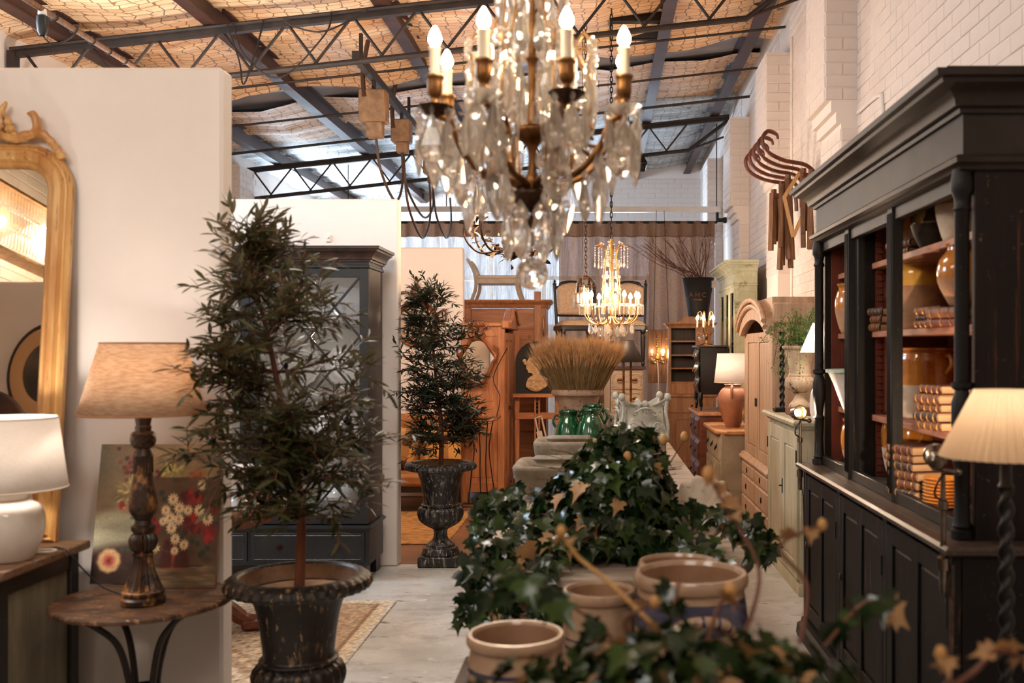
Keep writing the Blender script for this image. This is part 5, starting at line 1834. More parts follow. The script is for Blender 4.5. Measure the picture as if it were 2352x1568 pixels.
    for j in range(6):
        t = j / 5
        inst(c_bead, 'crystal_bead', CH, q(.165 - .10 * t, .60 - .10 * math.sin(PI * t)), (0, 0, a), .9)
        inst(c_bead, 'crystal_bead', CH, q(.25 - .10 * t, .50 - .12 * math.sin(PI * t * .8), .02), (0, 0, a), .9)
for (a, r, z, s_) in ((-1.0, .085, .352, .034), (-2.3, .10, .40, .026), (.6, .12, .36, .03)):
    inst(c_ball, 'faceted_ball', CH, (r * math.cos(a), r * math.sin(a), z), (0, 0, 0), s_)
    MB().tube([(r * math.cos(a), r * math.sin(a), z + s_), (r * math.cos(a) * .5, r * math.sin(a) * .5, .45)], .0015, 5).build('hanging_wire', m_hardware, CH)
for k in range(4):
    a = k * PI / 2 + .4
    inst(c_spear, 'crystal_spike', CH, (.03 * math.cos(a), .03 * math.sin(a), .30 + .12), (PI, 0, 0), 1.0)

# ---------------------------------------------------------------- bronze leaf chandelier behind it
m_petal = M('pale gilt petals', (236, 206, 166), (190, 140, 92), sc=20, rough=.35, metal=.35)
c_petal, pv, pf = leaf_mesh('petal', .055, .030, m_petal, .4, .2)
c_dleaf, dv_, df_ = leaf_mesh('bronze_leaf', .07, .032, m_darkbrass, .3, .25)
LC = thing('leaf_chandelier', 'bronze chandelier of leaves and pale petals behind the big crystal one', 'chandelier', (-.70, 7.9, 2.29))
MB().lathe(prof([(.006, 0), (.04, .02), (.06, .05), (.03, .09), (.018, .14), (.016, .46), (.03, .5), (.01, .52)], 4), 16).build('stem', m_darkbrass, LC)
chain(LC, (0, 0, .52), (0, 0, 2.22), m_darkbrass, .06, .004)
for k in range(8):
    a = k * PI / 4 + .2
    c, s_ = math.cos(a), math.sin(a)
    q = lambda r, z: (r * c, r * s_, z)
    p = cr([q(.03, .12), q(.12, .07), q(.25, .05), q(.34, .11), q(.385, .20), q(.37, .28)], 6)
    arm = MB().tube(p, .008, 7).build('arm', m_darkbrass, LC)
    MB().lathe([(.012, .275), (.045, .295), (.05, .30), (.02, .295)], 14, T(.37 * c, .37 * s_, 0)).build('drip_pan', m_darkbrass, LC)
    MB().lathe([(.014, .295), (.014, .40), (.001, .402)], 12, T(.37 * c, .37 * s_, 0)).build('candle', m_candle, LC)
    bulb_flame(LC, (.37 * c, .37 * s_, .40), 1.1, m_bulb_small)
    for j in range(16):
        t = rnd.random()
        pos = p[int(t * (len(p) - 1))] + Vector((rnd.gauss(0, .03), rnd.gauss(0, .03), rnd.gauss(.05, .05)))
        inst(c_petal if j < 11 else c_dleaf, 'petal' if j < 11 else 'bronze_leaf', LC, tuple(pos), (rnd.uniform(-1, 1), rnd.uniform(-1, 1), rnd.uniform(0, 6.28)), rnd.uniform(.8, 1.3))
for k in range(26):
    a, z = rnd.uniform(0, 6.28), rnd.uniform(0, .1)
    inst(c_dleaf, 'bronze_leaf', LC, (.05 * math.cos(a), .05 * math.sin(a), z), (rnd.uniform(-.6, .4), 0, a - PI / 2), rnd.uniform(.8, 1.3))
light('leaf_chandelier_light', 'POINT', (-.70, 7.9, 2.80), 42, WARM, radius=.22)

# ---------------------------------------------------------------- tiered crystal chandelier
TC = thing('tiered_chandelier', 'tiered gold and crystal chandelier with lit candles above the wheat', 'chandelier', (.095, 9.0, 1.655))
MB().lathe(prof([(.004, .02), (.02, .05), (.012, .08), (.03, .12), (.014, .16), (.012, .86), (.02, .9), (.008, .93)], 4), 14).build('stem', m_gold, TC)
chain(TC, (0, 0, .93), (0, 0, 3.0), m_black, .06, .005)
c_prism = MB().lathe([(.001, -.09), (.007, -.08), (.007, -.008), (.001, 0)], 6).mesh('crystal_prism', m_crystal, 12)
for k in range(10):
    a = k * PI / 5 + .15
    c, s_ = math.cos(a), math.sin(a)
    q = lambda r, z: (r * c, r * s_, z)
    MB().tube(cr([q(.02, .22), q(.08, .16), q(.17, .16), q(.235, .22), q(.25, .31)], 6), .006, 7).build('arm', m_gold, TC)
    MB().lathe([(.01, .31), (.045, .325), (.048, .33), (.02, .325)], 14, T(.25 * c, .25 * s_, 0)).build('drip_pan', m_crystal, TC)
    MB().lathe([(.011, .325), (.011, .385), (.001, .386)], 10, T(.25 * c, .25 * s_, 0)).build('candle', m_candle, TC)
    bulb_flame(TC, (.25 * c, .25 * s_, .385), 1.1, m_bulb_small)
    for j in range(4):
        b_ = a + (j - 1.5) * 1.1
        inst(c_prism, 'crystal_prism', TC, (.25 * c + .045 * math.cos(b_), .25 * s_ + .045 * math.sin(b_), .325), (0, 0, b_), 1.0)
    inst(c_drop, 'crystal_drop', TC, q(.2, .165), (0, 0, a + PI / 2), .9)
    inst(c_drop, 'crystal_drop', TC, q(.12, .14), (0, 0, a + PI / 2), .9)
    inst(c_leaf, 'crystal_drop', TC, q(.05, .12), (0, 0, a + PI / 2), .8)
    for j in range(5):
        inst(c_bead, 'crystal_bead', TC, q(.24 - .2 * j / 4, .30 - .12 * math.sin(PI * j / 4)), (0, 0, a), 1.0)
for k in range(6):
    a = k * PI / 3 + .3
    c, s_ = math.cos(a), math.sin(a)
    q = lambda r, z: (r * c, r * s_, z)
    MB().tube(cr([q(.08, .25), q(.085, .40), q(.075, .60), q(.06, .75)], 5), .005, 6).build('cage_bar', m_gold, TC)
    MB().tube(cr([q(.05, .74), q(.06, .82), q(.10, .87), q(.155, .86)], 5), .005, 6).build('crown_arm', m_gold, TC)
    for z in (.33, .47, .58, .70):
        inst(c_ball, 'crystal_ball', TC, q(.083 - .03 * (z - .3), z), (0, 0, a), .016)
        inst(c_prism, 'crystal_prism', TC, q(.075, z + .04), (0, 0, a + .4), .9)
        inst(c_prism, 'crystal_prism', TC, q(.05, z + .06), (0, 0, a + .4), .9)
    inst(c_ball, 'crystal_ball', TC, q(.10, .885), (0, 0, a), .014)
    for (r, n) in ((.155, 6), (.12, 6)):
        for j in range(n):
            inst(c_bead, 'crystal_bead', TC, q(r, .85 - j * .022), (0, 0, a + j), .9)
        inst(c_drop, 'crystal_drop', TC, q(r, .85 - n * .022), (0, 0, a + PI / 2), .5)
light('tiered_chandelier_light', 'POINT', (.095, 9.0, 2.12), 74, WARM, radius=.2)

# small crystal drum and a glass bell lantern beside it
o = thing('crystal_drum_light', 'small drum light of square crystal prisms beside the tiered chandelier', 'light', (-.17, 9.3, 1.95))
MB().lathe([(.085, .15), (.09, .15), (.09, .158), (.085, .158)], 24).build('ring', m_gold, o)
c_long = MB().lathe([(.001, -.145), (.010, -.138), (.010, -.006), (.001, 0)], 4).mesh('crystal_bar', m_crystal, 12)
for k in range(18):
    a = k * PI / 9
    inst(c_long, 'crystal_bar', o, (.085 * math.cos(a), .085 * math.sin(a), .155), (0, 0, a))
MB().tube([(0, 0, .158), (-.0, 0, 2.62)], .003, 5).build('cord', m_cable, o)
MB().tube([(-.085, 0, .154), (.085, 0, .154)], .003, 5).build('cross_bar', m_gold, o)
o = thing('bell_lantern', 'clear glass bell lantern on a thin chain in front of the curtain', 'lantern', (-.145, 9.6, 2.02))
MB().lathe(prof([(.10, 0), (.10, .10), (.096, .17), (.08, .22), (.045, .255), (.015, .265)], 5), 32, cap0=False).build('glass_bell', pane_mat('lantern glass', (.98, .95, .9)), o)
for (r, z) in ((.101, 0), (.097, .17)):
    MB().tube([(r * math.cos(2 * PI * k / 32), r * math.sin(2 * PI * k / 32), z) for k in range(32)], .004, 6, closed=True).build('brass_ring', m_brass, o)
for k in range(4):
    a = k * PI / 2 + .6
    MB().tube(cr([(.103 * math.cos(a), .103 * math.sin(a), 0), (.1 * math.cos(a), .1 * math.sin(a), .17), (.06 * math.cos(a), .06 * math.sin(a), .25), (0, 0, .27)], 5), .004, 6).build('strap', m_brass, o)
chain(o, (0, 0, .27), (0, 0, 2.68), m_darkbrass, .05, .004)
# ---------------------------------------------------------------- middle row: tables, crocks, stone troughs, jars, wheat
m_grtop = M('grey weathered plank', (176, 160, 144), (138, 122, 106), sc=3, st=(1, 9, 9), rough=.55, bump=.2, spots=[((110, 94, 80), 14, .62, .7, (.5, 4, 1))])
m_carvedpale = M('pale carved wood', (186, 146, 112), (146, 104, 74), sc=5, st=(1.5, 1.5, 8), rough=.55, bump=.2)
LT = thing('long_table', 'long grey weathered plank table with rounded ends down the middle', 'table', (.045, 5.4, 0))
hwT, y0T, y1T = .545, -1.95, 3.2
b = MB()
n = 20
seams = [-1.95, -1.28, -.72, -.16, .4, .96, 1.52, 2.08, 2.64, 3.2]
rr = .42
def table_half(y):
    t = y - y0T
    if t >= rr:
        return hwT
    return hwT - rr + math.sqrt(max(rr * rr - (rr - t) ** 2, 0))
for a, c in zip(seams[:-1], seams[1:]):
    a_, c_ = a + .0015, c - .0015
    ys = [a_ + (c_ - a_) * k / 10 for k in range(11)]
    P = [(table_half(y) , y) for y in ys] + [(-table_half(y), y) for y in ys[::-1]]
    P = [p for i, p in enumerate(P) if i == 0 or (abs(p[0] - P[i - 1][0]) + abs(p[1] - P[i - 1][1])) > 1e-5]
    MB().prism(P, .742, .78, 'z').build('top_plank', m_grtop, LT, bevel=.006)
b = MB()
P = [(hwT - .05, 3.1)] + [(table_half(y0T + .05 + q * .08) - .05, y0T + .09 + q * .08) for q in range(6, -1, -1)]
P = P + [(-p[0], p[1]) for p in P[::-1]]
MB().mould([(-.02, .64), (.0, .64), (.012, .65), (.0, .67), (.0, .742), (-.02, .742)], P).build('apron', m_carvedpale, LT)
for (x, y) in ((-.40, -1.55), (.40, -1.55), (-.44, 1.0), (.44, 1.0), (-.44, 3.0), (.44, 3.0)):
    MB().lathe(prof([(.035, 0), (.045, .05), (.03, .12), (.055, .3), (.035, .42), (.06, .5), (.05, .56), (.055, .64)], 5), 20, T(x, y, 0)).build('leg', m_carvedpale, LT)

# low oak chest under the table end, with a fluted tub in front
o = thing('carved_corbel', 'pale carved wooden corbel under the rounded end of the table', 'corbel', (-.27, 3.62, .22))
MB().box(-.14, .14, -.10, .14, 0, .42).build('block', m_carvedpale, o, bevel=.01)
for k in range(3):
    MB().tube(cr([(-.13 + .13 * k, -.105, .40), (-.10 + .1 * k, -.125, .30), (-.12 + .1 * k, -.12, .18), (-.1 + .1 * k, -.11, .05)], 6), .014, 7).build('carved_rib', m_carvedpale, o)
MB().box(-.17, .17, -.13, .17, .38, .42).build('cap', m_carvedpale, o, bevel=.012)
MB().box(-.2, .2, -.12, .2, -.22, .002).build('stone_foot', M('pale stone block', (186, 170, 150), (150, 134, 116), sc=9, rough=.8, bump=.2), o, bevel=.01)
m_tub = M('pinkish fluted terracotta', (184, 138, 106), (146, 102, 76), sc=8, rough=.7, bump=.15)
o = thing('fluted_tub', 'ribbed terracotta tub on the floor in front of the table end', 'tub', (-.27, 3.27, 0))
MB().lathe(prof([(.11, 0), (.125, .05), (.14, .30), (.15, .46), (.155, .48)], 5), 120, rf=lambda a, r, z: r * (1 + (.015 * math.cos(a * 36) if .04 < z < .44 else 0))).build('body', m_tub, o)
MB().lathe([(.155, .48), (.168, .49), (.168, .52), (.15, .525), (.14, .48), (.001, .44)], 48, cap0=False).build('rim', m_tub, o)

# bench with the salt-glazed crocks
m_bench = M('dark bench wood', (78, 54, 38), (52, 35, 26), sc=4, st=(1.5, 9, 9), rough=.5)
o = thing('low_bench', 'dark low wooden bench carrying the crocks', 'bench', (.10, 2.12, 0))
for k in range(4):
    box_part('top_board', m_bench, o, -.52 + k * .26, -.262 + k * .26, -.95, .98, .575, .62)
for (x, y) in ((-.47, -.85), (.42, -.85), (-.47, .85), (.42, .85)):
    box_part('leg', m_bench, o, x, x + .07, y, y + .07, 0, .575)
box_part('stretcher', m_bench, o, -.05, .02, -.8, .86, .2, .26)

m_salt = M('grey-tan salt glaze', (188, 158, 128), (158, 128, 102), sc=8, rough=.22, coat=.3, bump=.08, bsc=60, spots=[((128, 98, 76), 40, .64, .7)])
m_blue = M('cobalt band glaze', (52, 54, 84), (84, 82, 100), sc=14, st=(1, 1, 3), rough=.2, coat=.3)
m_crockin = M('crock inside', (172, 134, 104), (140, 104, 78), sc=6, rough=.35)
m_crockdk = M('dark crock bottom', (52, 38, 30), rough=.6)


def crock(loc, r, h, bands, label, handle=None):
    o = thing('stoneware_crock', label, 'crock', loc, 0, 'stoneware crocks on the bench')
    wall = [(r * .84, 0), (r * .90, .01), (r * .97, h * .35), (r * .99, h * .65), (r * .93, h * .86), (r * .92, h * .90)]
    MB().lathe(prof(wall, 6), 56).build('body', m_salt, o)
    MB().lathe([(r * .92, h * .90), (r * .985, h * .91), (r * 1.01, h * .935), (r * 1.005, h * .975), (r * .97, h), (r * .90, h), (r * .865, h * .97)], 56, cap0=False).build('rim', m_salt, o)
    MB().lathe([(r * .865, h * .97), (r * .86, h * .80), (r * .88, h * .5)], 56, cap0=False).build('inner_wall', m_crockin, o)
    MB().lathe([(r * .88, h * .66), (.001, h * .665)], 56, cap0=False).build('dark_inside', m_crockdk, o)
    W = prof(wall, 6)
    for (za, zb) in bands:
        pr_ = [(q[0] + .0012, q[1]) for q in W if za * h <= q[1] <= zb * h]
        f = lambda z: min(W, key=lambda q: abs(q[1] - z))[0] + .0012
        pr_ = [(f(za * h), za * h)] + pr_ + [(f(zb * h), zb * h)]
        MB().lathe(pr_, 56, cap0=False).build('blue_band', m_blue, o)
    if handle is not None:
        for a in (handle, handle + PI):
            c, s_ = math.cos(a), math.sin(a)
            pts = []
            for k in range(13):
                t = PI * k / 12
                tx = math.cos(t) * r * .48
                rr_ = r * .97 + math.sin(t) * r * .26
                pts.append((rr_ * c - tx * s_, rr_ * s_ + tx * c, h * .66 + math.sin(t) * h * .10))
            hd = MB().tube(pts, r * .10, 10).build('handle', m_salt, o)
            for k in range(2, 11, 2):
                MB().tube([pts[k] , tuple(Vector(pts[k]).lerp(Vector(pts[k + 1]), .45))], r * .106, 10).build('blue_stripe', m_blue, hd)
    return o


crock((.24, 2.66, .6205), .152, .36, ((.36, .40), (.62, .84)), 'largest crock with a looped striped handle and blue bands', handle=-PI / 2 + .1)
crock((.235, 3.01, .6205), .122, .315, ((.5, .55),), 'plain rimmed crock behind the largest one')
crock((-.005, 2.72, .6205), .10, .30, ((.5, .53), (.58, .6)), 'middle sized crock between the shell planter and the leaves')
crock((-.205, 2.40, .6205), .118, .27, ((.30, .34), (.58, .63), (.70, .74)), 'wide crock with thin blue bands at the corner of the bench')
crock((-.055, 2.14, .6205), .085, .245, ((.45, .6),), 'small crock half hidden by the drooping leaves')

# stone planter with scalloped ends, holds the ivy
m_stone = M('mottled limestone', (186, 170, 150), (140, 124, 106), sc=6, rough=.85, bump=.5, bsc=22, spots=[((62, 54, 46), 9, .56, .68), ((218, 204, 184), 18, .6, .7), ((70, 58, 46), 44, .64, .7)])
m_stone2 = M('grey trough stone', (150, 138, 120), (108, 98, 84), sc=5, rough=.85, bump=.6, bsc=18, spots=[((78, 68, 56), 10, .56, .68), ((190, 178, 158), 16, .6, .7), ((52, 46, 38), 50, .63, .7)])
o = thing('stone_planter', 'oval limestone planter with rough scalloped ends holding the ivy', 'planter', (.09, 3.98, .7805))
MB().lathe([(.7, 0), (.78, .012), (.9, .07), (1.0, .10), (.99, .115), (.93, .115), (.85, .06), (.001, .05)], 64, S(.36, .30, 1)).build('basin', m_stone, o)
for sg in (-1,):
    def fn(u, v, sg=sg):
        a = -PI * .46 + PI * .92 * u
        rr_ = (.34 + (.17 if sg > 0 else .13) * v + .022 * math.cos(a * 11) * v)
        x = sg * rr_ * math.cos(a)
        y = .30 * math.sin(a) * (.9 + .25 * v)
        return (x, y, .05 + (.21 if sg > 0 else .07) * v ** .8 * max(math.cos(a), 0) ** .6 + .02 * v)
    MB().grid(fn, 28, 8).build('scalloped_end', m_stone, o, solid=.03, sharp=180)

def shell(u, v):
    a, r = 2 * PI * u, .02 + .11 * v
    r *= 1 + .045 * math.cos(a * 13) * v
    return (r * math.cos(a), r * 1.1 * math.sin(a), .045 * v * v + .006 * math.cos(a * 13) * v)
qs = Vector((-.42, -.70, .58)).to_track_quat('Z', 'Y').to_matrix().to_4x4()
MB().grid(shell, 72, 8, T(.305, -.12, .155) @ qs).build('shell_end', M('bleached shell stone', (222, 206, 186), (176, 150, 124), sc=9, rough=.8, bump=.5, bsc=26, spots=[((96, 76, 60), 12, .58, .66)]), o, solid=.02, sharp=180)
MB().tube(cr([(.30, -.08, .14), (.27, -.03, .08), (.22, 0, .04)], 4), .045, 10).build('shell_foot', m_stone, o)


# stone troughs
def trough(loc, w, d, h, label, rz=0, lip=.1):
    o = thing('stone_trough', label, 'trough', loc, rz, 'stone troughs on the long table')
    b = MB()
    n_ = 10
    ow = lambda z: 1 - .14 * (1 - z / h)
    def ring(sc_, z, ins, tilt=0):
        P = []
        for (cx, cy, a0) in ((1, -1, -PI / 2), (1, 1, 0), (-1, 1, PI / 2), (-1, -1, PI)):
            for k in range(5):
                a = a0 + PI / 2 * k / 4
                r_ = .04
                x = cx * (w / 2 * sc_ - ins - r_) + r_ * math.cos(a)
                y = cy * (d / 2 * sc_ - ins - r_) + r_ * math.sin(a)
                zz_ = z + tilt * .012 * mnoise.noise(Vector((x * 9, y * 9, z * 5 + w)))
                P.append((x + .006 * mnoise.noise(Vector((x * 14, y * 14, z * 20))), y + .006 * mnoise.noise(Vector((y * 14, x * 14, z * 20 + 4))), zz_))
        return P
    R_ = [ring(.84, 0, 0), ring(.92, h * .5, 0, 1), ring(1.0, h * .94, 0, 1), ring(1.0, h, .008, 1), ring(1.0, h, .055, 1), ring(.95, h * .7, .07), ring(.88, h * .4, .09)]
    m = len(R_[0])
    vs_ = [p for r_ in R_ for p in r_]
    fs_ = [tuple(range(m - 1, -1, -1)), tuple((len(R_) - 1) * m + k for k in range(m))]
    for i in range(len(R_) - 1):
        for k in range(m):
            fs_.append((i * m + k, i * m + (k + 1) % m, (i + 1) * m + (k + 1) % m, (i + 1) * m + k))
    b.add(vs_, fs_)
    b.build('basin', m_stone2, o, sub=1, sharp=180)
    MB().box(-w * .36, w * .30, -.05, .0, h * .86, h + .015, T(0, d * .5 - .03, 0)).build('broken_lip', m_stone2, o, bevel=.02)
    return o


trough((-.16, 5.42, .7805), .62, .50, .185, 'rough stone trough directly behind the ivy')
trough((-.20, 6.55, .7805), .48, .42, .205, 'farther stone trough with a broken lip in front of the green jars')
o = thing('stone_block', 'low stone block under the ornate planter', 'stone', (.28, 7.0, .7805))
MB().box(-.17, .17, -.16, .16, 0, .165).build('block', m_stone2, o, bevel=.012)
MB().box(-.19, .19, -.18, .18, .165, .185).build('slab', m_stone2, o, bevel=.006)

# green glazed jars
m_green = M('bottle green glaze', (22, 84, 48), (12, 52, 32), sc=5, rough=.08, coat=.8, bump=.12, bsc=14, bst=(.3, .3, 6), spots=[((60, 122, 74), 22, .64, .72)])
m_greenin = M('green jar throat', (70, 84, 50), rough=.3)


def green_jar(loc, s, label, ha):
    o = thing('green_jar', label, 'jar', loc, 0, 'green glazed jars')
    P = prof([(.07, 0), (.082, .02), (.105, .10), (.108, .16), (.09, .24), (.068, .285), (.062, .305), (.072, .325), (.078, .332)], 5)
    MB().lathe([(r * s, z * s) for r, z in P], 40).build('body', m_green, o)
    MB().lathe([(.078 * s, .332 * s), (.084 * s, .336 * s), (.082 * s, .348 * s), (.068 * s, .35 * s), (.058 * s, .32 * s), (.055 * s, .25 * s), (.001, .24 * s)], 40, cap0=False).build('rim', m_green, o)
    for a in (ha, ha + PI):
        c, sn = math.cos(a), math.sin(a)
        MB().tube(cr([(.066 * c * s, .066 * sn * s, .30 * s), (.10 * c * s, .10 * sn * s, .305 * s), (.118 * c * s, .118 * sn * s, .26 * s), (.098 * c * s, .098 * sn * s, .215 * s)], 6), .010 * s, 8).build('handle', m_green, o)
    return o


green_jar((-.245, 7.52, .7805), .98, 'dark green jar with a loop handle on the aisle side', .1)
green_jar((-.075, 7.42, .7805), 1.03, 'brighter green jar nearest the stone trough', -PI / 2 + .15)
green_jar((-.06, 7.70, .7805), 1.08, 'green jar behind the other two', 2.6)

# stone urn with a sheaf of wheat
m_urnst = M('speckled stone urn', (176, 150, 128), (146, 120, 100), sc=8, rough=.85, bump=.4, bsc=40, spots=[((84, 62, 50), 46, .56, .64)])
o = thing('stone_pot', 'flared speckled stone pot holding the wheat', 'pot', (-.19, 8.15, .7805))
MB().lathe(prof([(.10, 0), (.11, .03), (.125, .14), (.15, .30), (.18, .40), (.195, .42)], 5), 96, rf=lambda a, r, z: r * (1 + (.012 * math.cos(a * 10) if z < .36 else 0))).build('body', m_urnst, o)
MB().lathe([(.195, .42), (.213, .43), (.217, .45), (.21, .47), (.195, .475), (.18, .45), (.16, .38), (.001, .36)], 48, cap0=False).build('rim', m_urnst, o)
m_stalk = M('green-tan wheat stalk', (158, 134, 92), (122, 98, 62), sc=20, rough=.7)
m_ear = M('golden brown wheat ear', (208, 168, 118), (158, 116, 74), sc=20, rough=.8)
o = thing('wheat_sheaf', 'thick sheaf of dried bearded wheat in the stone pot', 'dried wheat', (-.19, 8.15, 1.14))
rnd = random.Random(9)
st_, er_ = MB(), MB()
for k in range(560):
    a = rnd.uniform(0, 2 * PI)
    q = math.sqrt(rnd.random())
    r0, r1 = .03 + .125 * q, .12 + .335 * q
    zt = .50 + .15 * (1 - q) + rnd.uniform(-.06, .09)
    a2 = a + rnd.uniform(-.15, .15)
    p0 = Vector((r0 * math.cos(a), r0 * math.sin(a), 0))
    p1 = Vector((r1 * .72 * math.cos(a2), r1 * .72 * math.sin(a2), zt * .62))
    p2 = Vector((r1 * math.cos(a2), r1 * math.sin(a2), zt))
    st_.tube([p0, p0.lerp(p1, .55), p1], .0022, 3, cap=False)
    d = (p2 - p1).normalized()
    er_.tube([p1, p1 + d * .03, p1 + d * .075, p1 + d * .10], [.0025, .0062, .0055, .001], 5, cap=False)
    for j in range(9):
        f = Vector((rnd.gauss(0, .16), rnd.gauss(0, .16), rnd.gauss(0, .16)))
        s0 = p1 + d * rnd.uniform(.01, .085)
        e = s0 + (d + f + Vector((0, 0, .06))).normalized() * rnd.uniform(.07, .125)
        er_.tube([s0, e], [.0011, .0003], 3, cap=False)
stuff(st_.build('stalks', m_stalk, o))
stuff(er_.build('ears', m_ear, o))

# ornate cast jardiniere
m_jard = M('whitewashed verdigris metal', (196, 192, 180), (150, 152, 140), sc=8, rough=.6, bump=.5, bsc=26, spots=[((94, 84, 68), 18, .57, .66), ((222, 220, 212), 12, .58, .68), ((58, 46, 36), 30, .65, .7)])
m_jin = M('dark rusty inside', (48, 30, 22), (30, 20, 16), sc=8, rough=.8)


def jardiniere(loc, rz, label, s=1.0):
    o = thing('ornate_jardiniere', label, 'planter', loc, rz, 'ornate cast planters')
    o.scale = (s, s, s)
    hwf = lambda z: .165 + .02 * math.sin(z * 18 + 2.2) + .012 * (z > .24) - .03 * math.exp(-((z - .25) / .06) ** 2)
    top = lambda u: .30 - .075 * math.sin(PI * u) + .045 * math.exp(-((u - .5) / .09) ** 2)
    for (ang, w) in ((0, 1), (PI, 1), (PI / 2, 1), (-PI / 2, 1)):
        def fn(u, v):
            z = v * top(u)
            x = (2 * u - 1) * hwf(z)
            y = -hwf(z) * (.93 + .07 * math.cos((2 * u - 1) * PI / 2)) - .006 * abs(mnoise.noise(Vector((x * 34, 3 + ang, z * 34)))) - .012 * math.exp(-((abs(2 * u - 1) - .45) / .2) ** 2 - ((v - .3) / .2) ** 2)
            return (x, y, z)
        MB().grid(fn, 30, 26, RZ(ang)).build('side_panel', m_jard, o, solid=.006, sharp=60)
        for sg in (-1, 1):
            sp = [(sg * (.085 + .034 * (1 - t) * math.cos(t * 9)), -.186, .085 + .034 * (1 - t) * math.sin(t * 9)) for t in [k / 22 for k in range(20)]]
            MB().tube(sp, .006, 6, M=RZ(ang)).build('scroll', m_jard, o)
            sp = [(sg * (.07 + .022 * (1 - t) * math.cos(-t * 8)), -.178, .185 + .022 * (1 - t) * math.sin(-t * 8)) for t in [k / 18 for k in range(16)]]
            MB().tube(sp, .005, 6, M=RZ(ang)).build('scroll', m_jard, o)
        MB().ball((0, -.176, .25), .024, 10, 8, (1, .6, 1.1), RZ(ang)).build('mask', m_jard, o)
        MB().tube(cr([(-.07, -.178, .19), (-.035, -.186, .212), (0, -.19, .22), (.035, -.186, .212), (.07, -.178, .19)], 4), .009, 6, M=RZ(ang)).build('shell_band', m_jard, o)
        for k in range(7):
            MB().tube([(-.045 + .015 * k, -.188, .192), (-.05 + .0167 * k, -.187, .216)], .004, 5, M=RZ(ang)).build('shell_rib', m_jard, o)
        MB().tube(cr([(-.163, -.163, 0), (-.17, -.17, .08), (-.155, -.155, .2), (-.165, -.165, .27), (-.172, -.172, .31)], 5), .012, 7, M=RZ(ang)).build('corner_rib', m_jard, o)
        MB().ball((-.168, -.168, .298), .027, 12, 8, (1, 1, 1.1), RZ(ang)).build('corner_knob', m_jard, o)
    MB().box(-.14, .14, -.14, .14, .0, .015).build('base', m_jin, o)
    MB().box(-.145, .145, -.145, .145, .015, .10).build('liner', m_jin, o)
    return o


jardiniere((.285, 7.02, .9655), .12, 'ornate whitewashed cast planter with scrolls on the stone block', .95)
jardiniere((.27, 8.25, .7805), .5, 'second ornate cast planter behind the green jars', .95)
# ---------------------------------------------------------------- curtain across the back
YC = 14.2
m_sheer = cloth_shade('sheer grey linen', (150, 134, 122), (196, 182, 170), .55, (150, 150, 60), open_=.34)
m_linen = cloth_shade('taupe linen', (122, 87, 65), (160, 121, 95), .42, (150, 150, 60), open_=.06)
m_header = cloth_shade('gathered linen heading', (112, 80, 60), (144, 108, 84), .25, (150, 150, 60))


def curtain(x0, x1, mat, label, seed):
    o = thing('curtain', label, 'curtain', (0, YC, 0))
    fold = lambda x: .035 * math.sin(x * 31 + 2 * mnoise.noise(Vector((x * 2.2, seed, 0)))) + .03 * mnoise.noise(Vector((x * 9, seed, 1)))
    n = int((x1 - x0) * 70)
    MB().grid(lambda u, v: (x0 + u * (x1 - x0), fold(x0 + u * (x1 - x0)) * (1.15 - .4 * v) + .02 * mnoise.noise(Vector((u * 9, v * 2, seed))), .03 + v * 3.17), n, 14).build('panel', mat, o, sharp=180)
    MB().grid(lambda u, v: (x0 + u * (x1 - x0), -.02 + fold(x0 + u * (x1 - x0)) * .8, 3.19 + .22 * v + .012 * mnoise.noise(Vector((u * 14, 3, seed)))), n, 3).build('heading', m_header, o, sharp=180)
    return o


curtain(-4.85, -.62, m_sheer, 'sheer grey-white linen curtain glowing with daylight', 1)
curtain(-.60, 1.62, m_linen, 'taupe linen curtain hanging next to the brick pilaster', 2)
rod = thing('curtain_rod', 'black pipe curtain rod with an elbow at the brick wall', 'rod', (0, YC, 3.40))
MB().tube([(-4.88, 0, 0), (1.66, 0, 0)], .02, 10).build('pipe', m_black, rod)
MB().tube([(1.66, 0, 0), (1.66, 0, .17)], .024, 10).build('riser', m_black, rod)
MB().tube([(1.66, 0, .03), (1.78, 0, .03)], .03, 12).ball((1.77, 0, .03), .045, 12, 8).build('wall_flange', m_black, rod)
o = struct(MB().box(-4.9, 1.70, YC - .05, YC + .03, 3.54, 3.62).build('rail_beam', m_whitepaint), 'long white painted beam above the curtain')
for x in (-3.6, -2.2, .15, 1.65):
    struct(MB().tube([(x, YC - .01, 3.62), (x, YC - .01, roofz(x) + .05)], .008, 6).build('hanger_rod', m_steel), 'thin rod hanging the white beam from the roof at %.1f metres along' % (x + 5))

# ---------------------------------------------------------------- pine armoires and what stands by them
m_pine = M('orange waxed pine', (198, 132, 86), (160, 98, 60), sc=3, st=(7, 7, .8), rough=.42, bump=.08, spots=[((92, 48, 26), 5, .66, .70), ((200, 132, 80), 9, .62, .72, (6, 6, .6))])
m_pineh = M('orange waxed pine boards', (194, 128, 82), (158, 96, 60), sc=3, st=(.8, 7, 7), rough=.42, bump=.08, spots=[((92, 48, 26), 5, .66, .70)])
m_dkwood = M('dark stained wood', (70, 40, 26), (46, 27, 19), sc=4, st=(6, 6, 1), rough=.45)

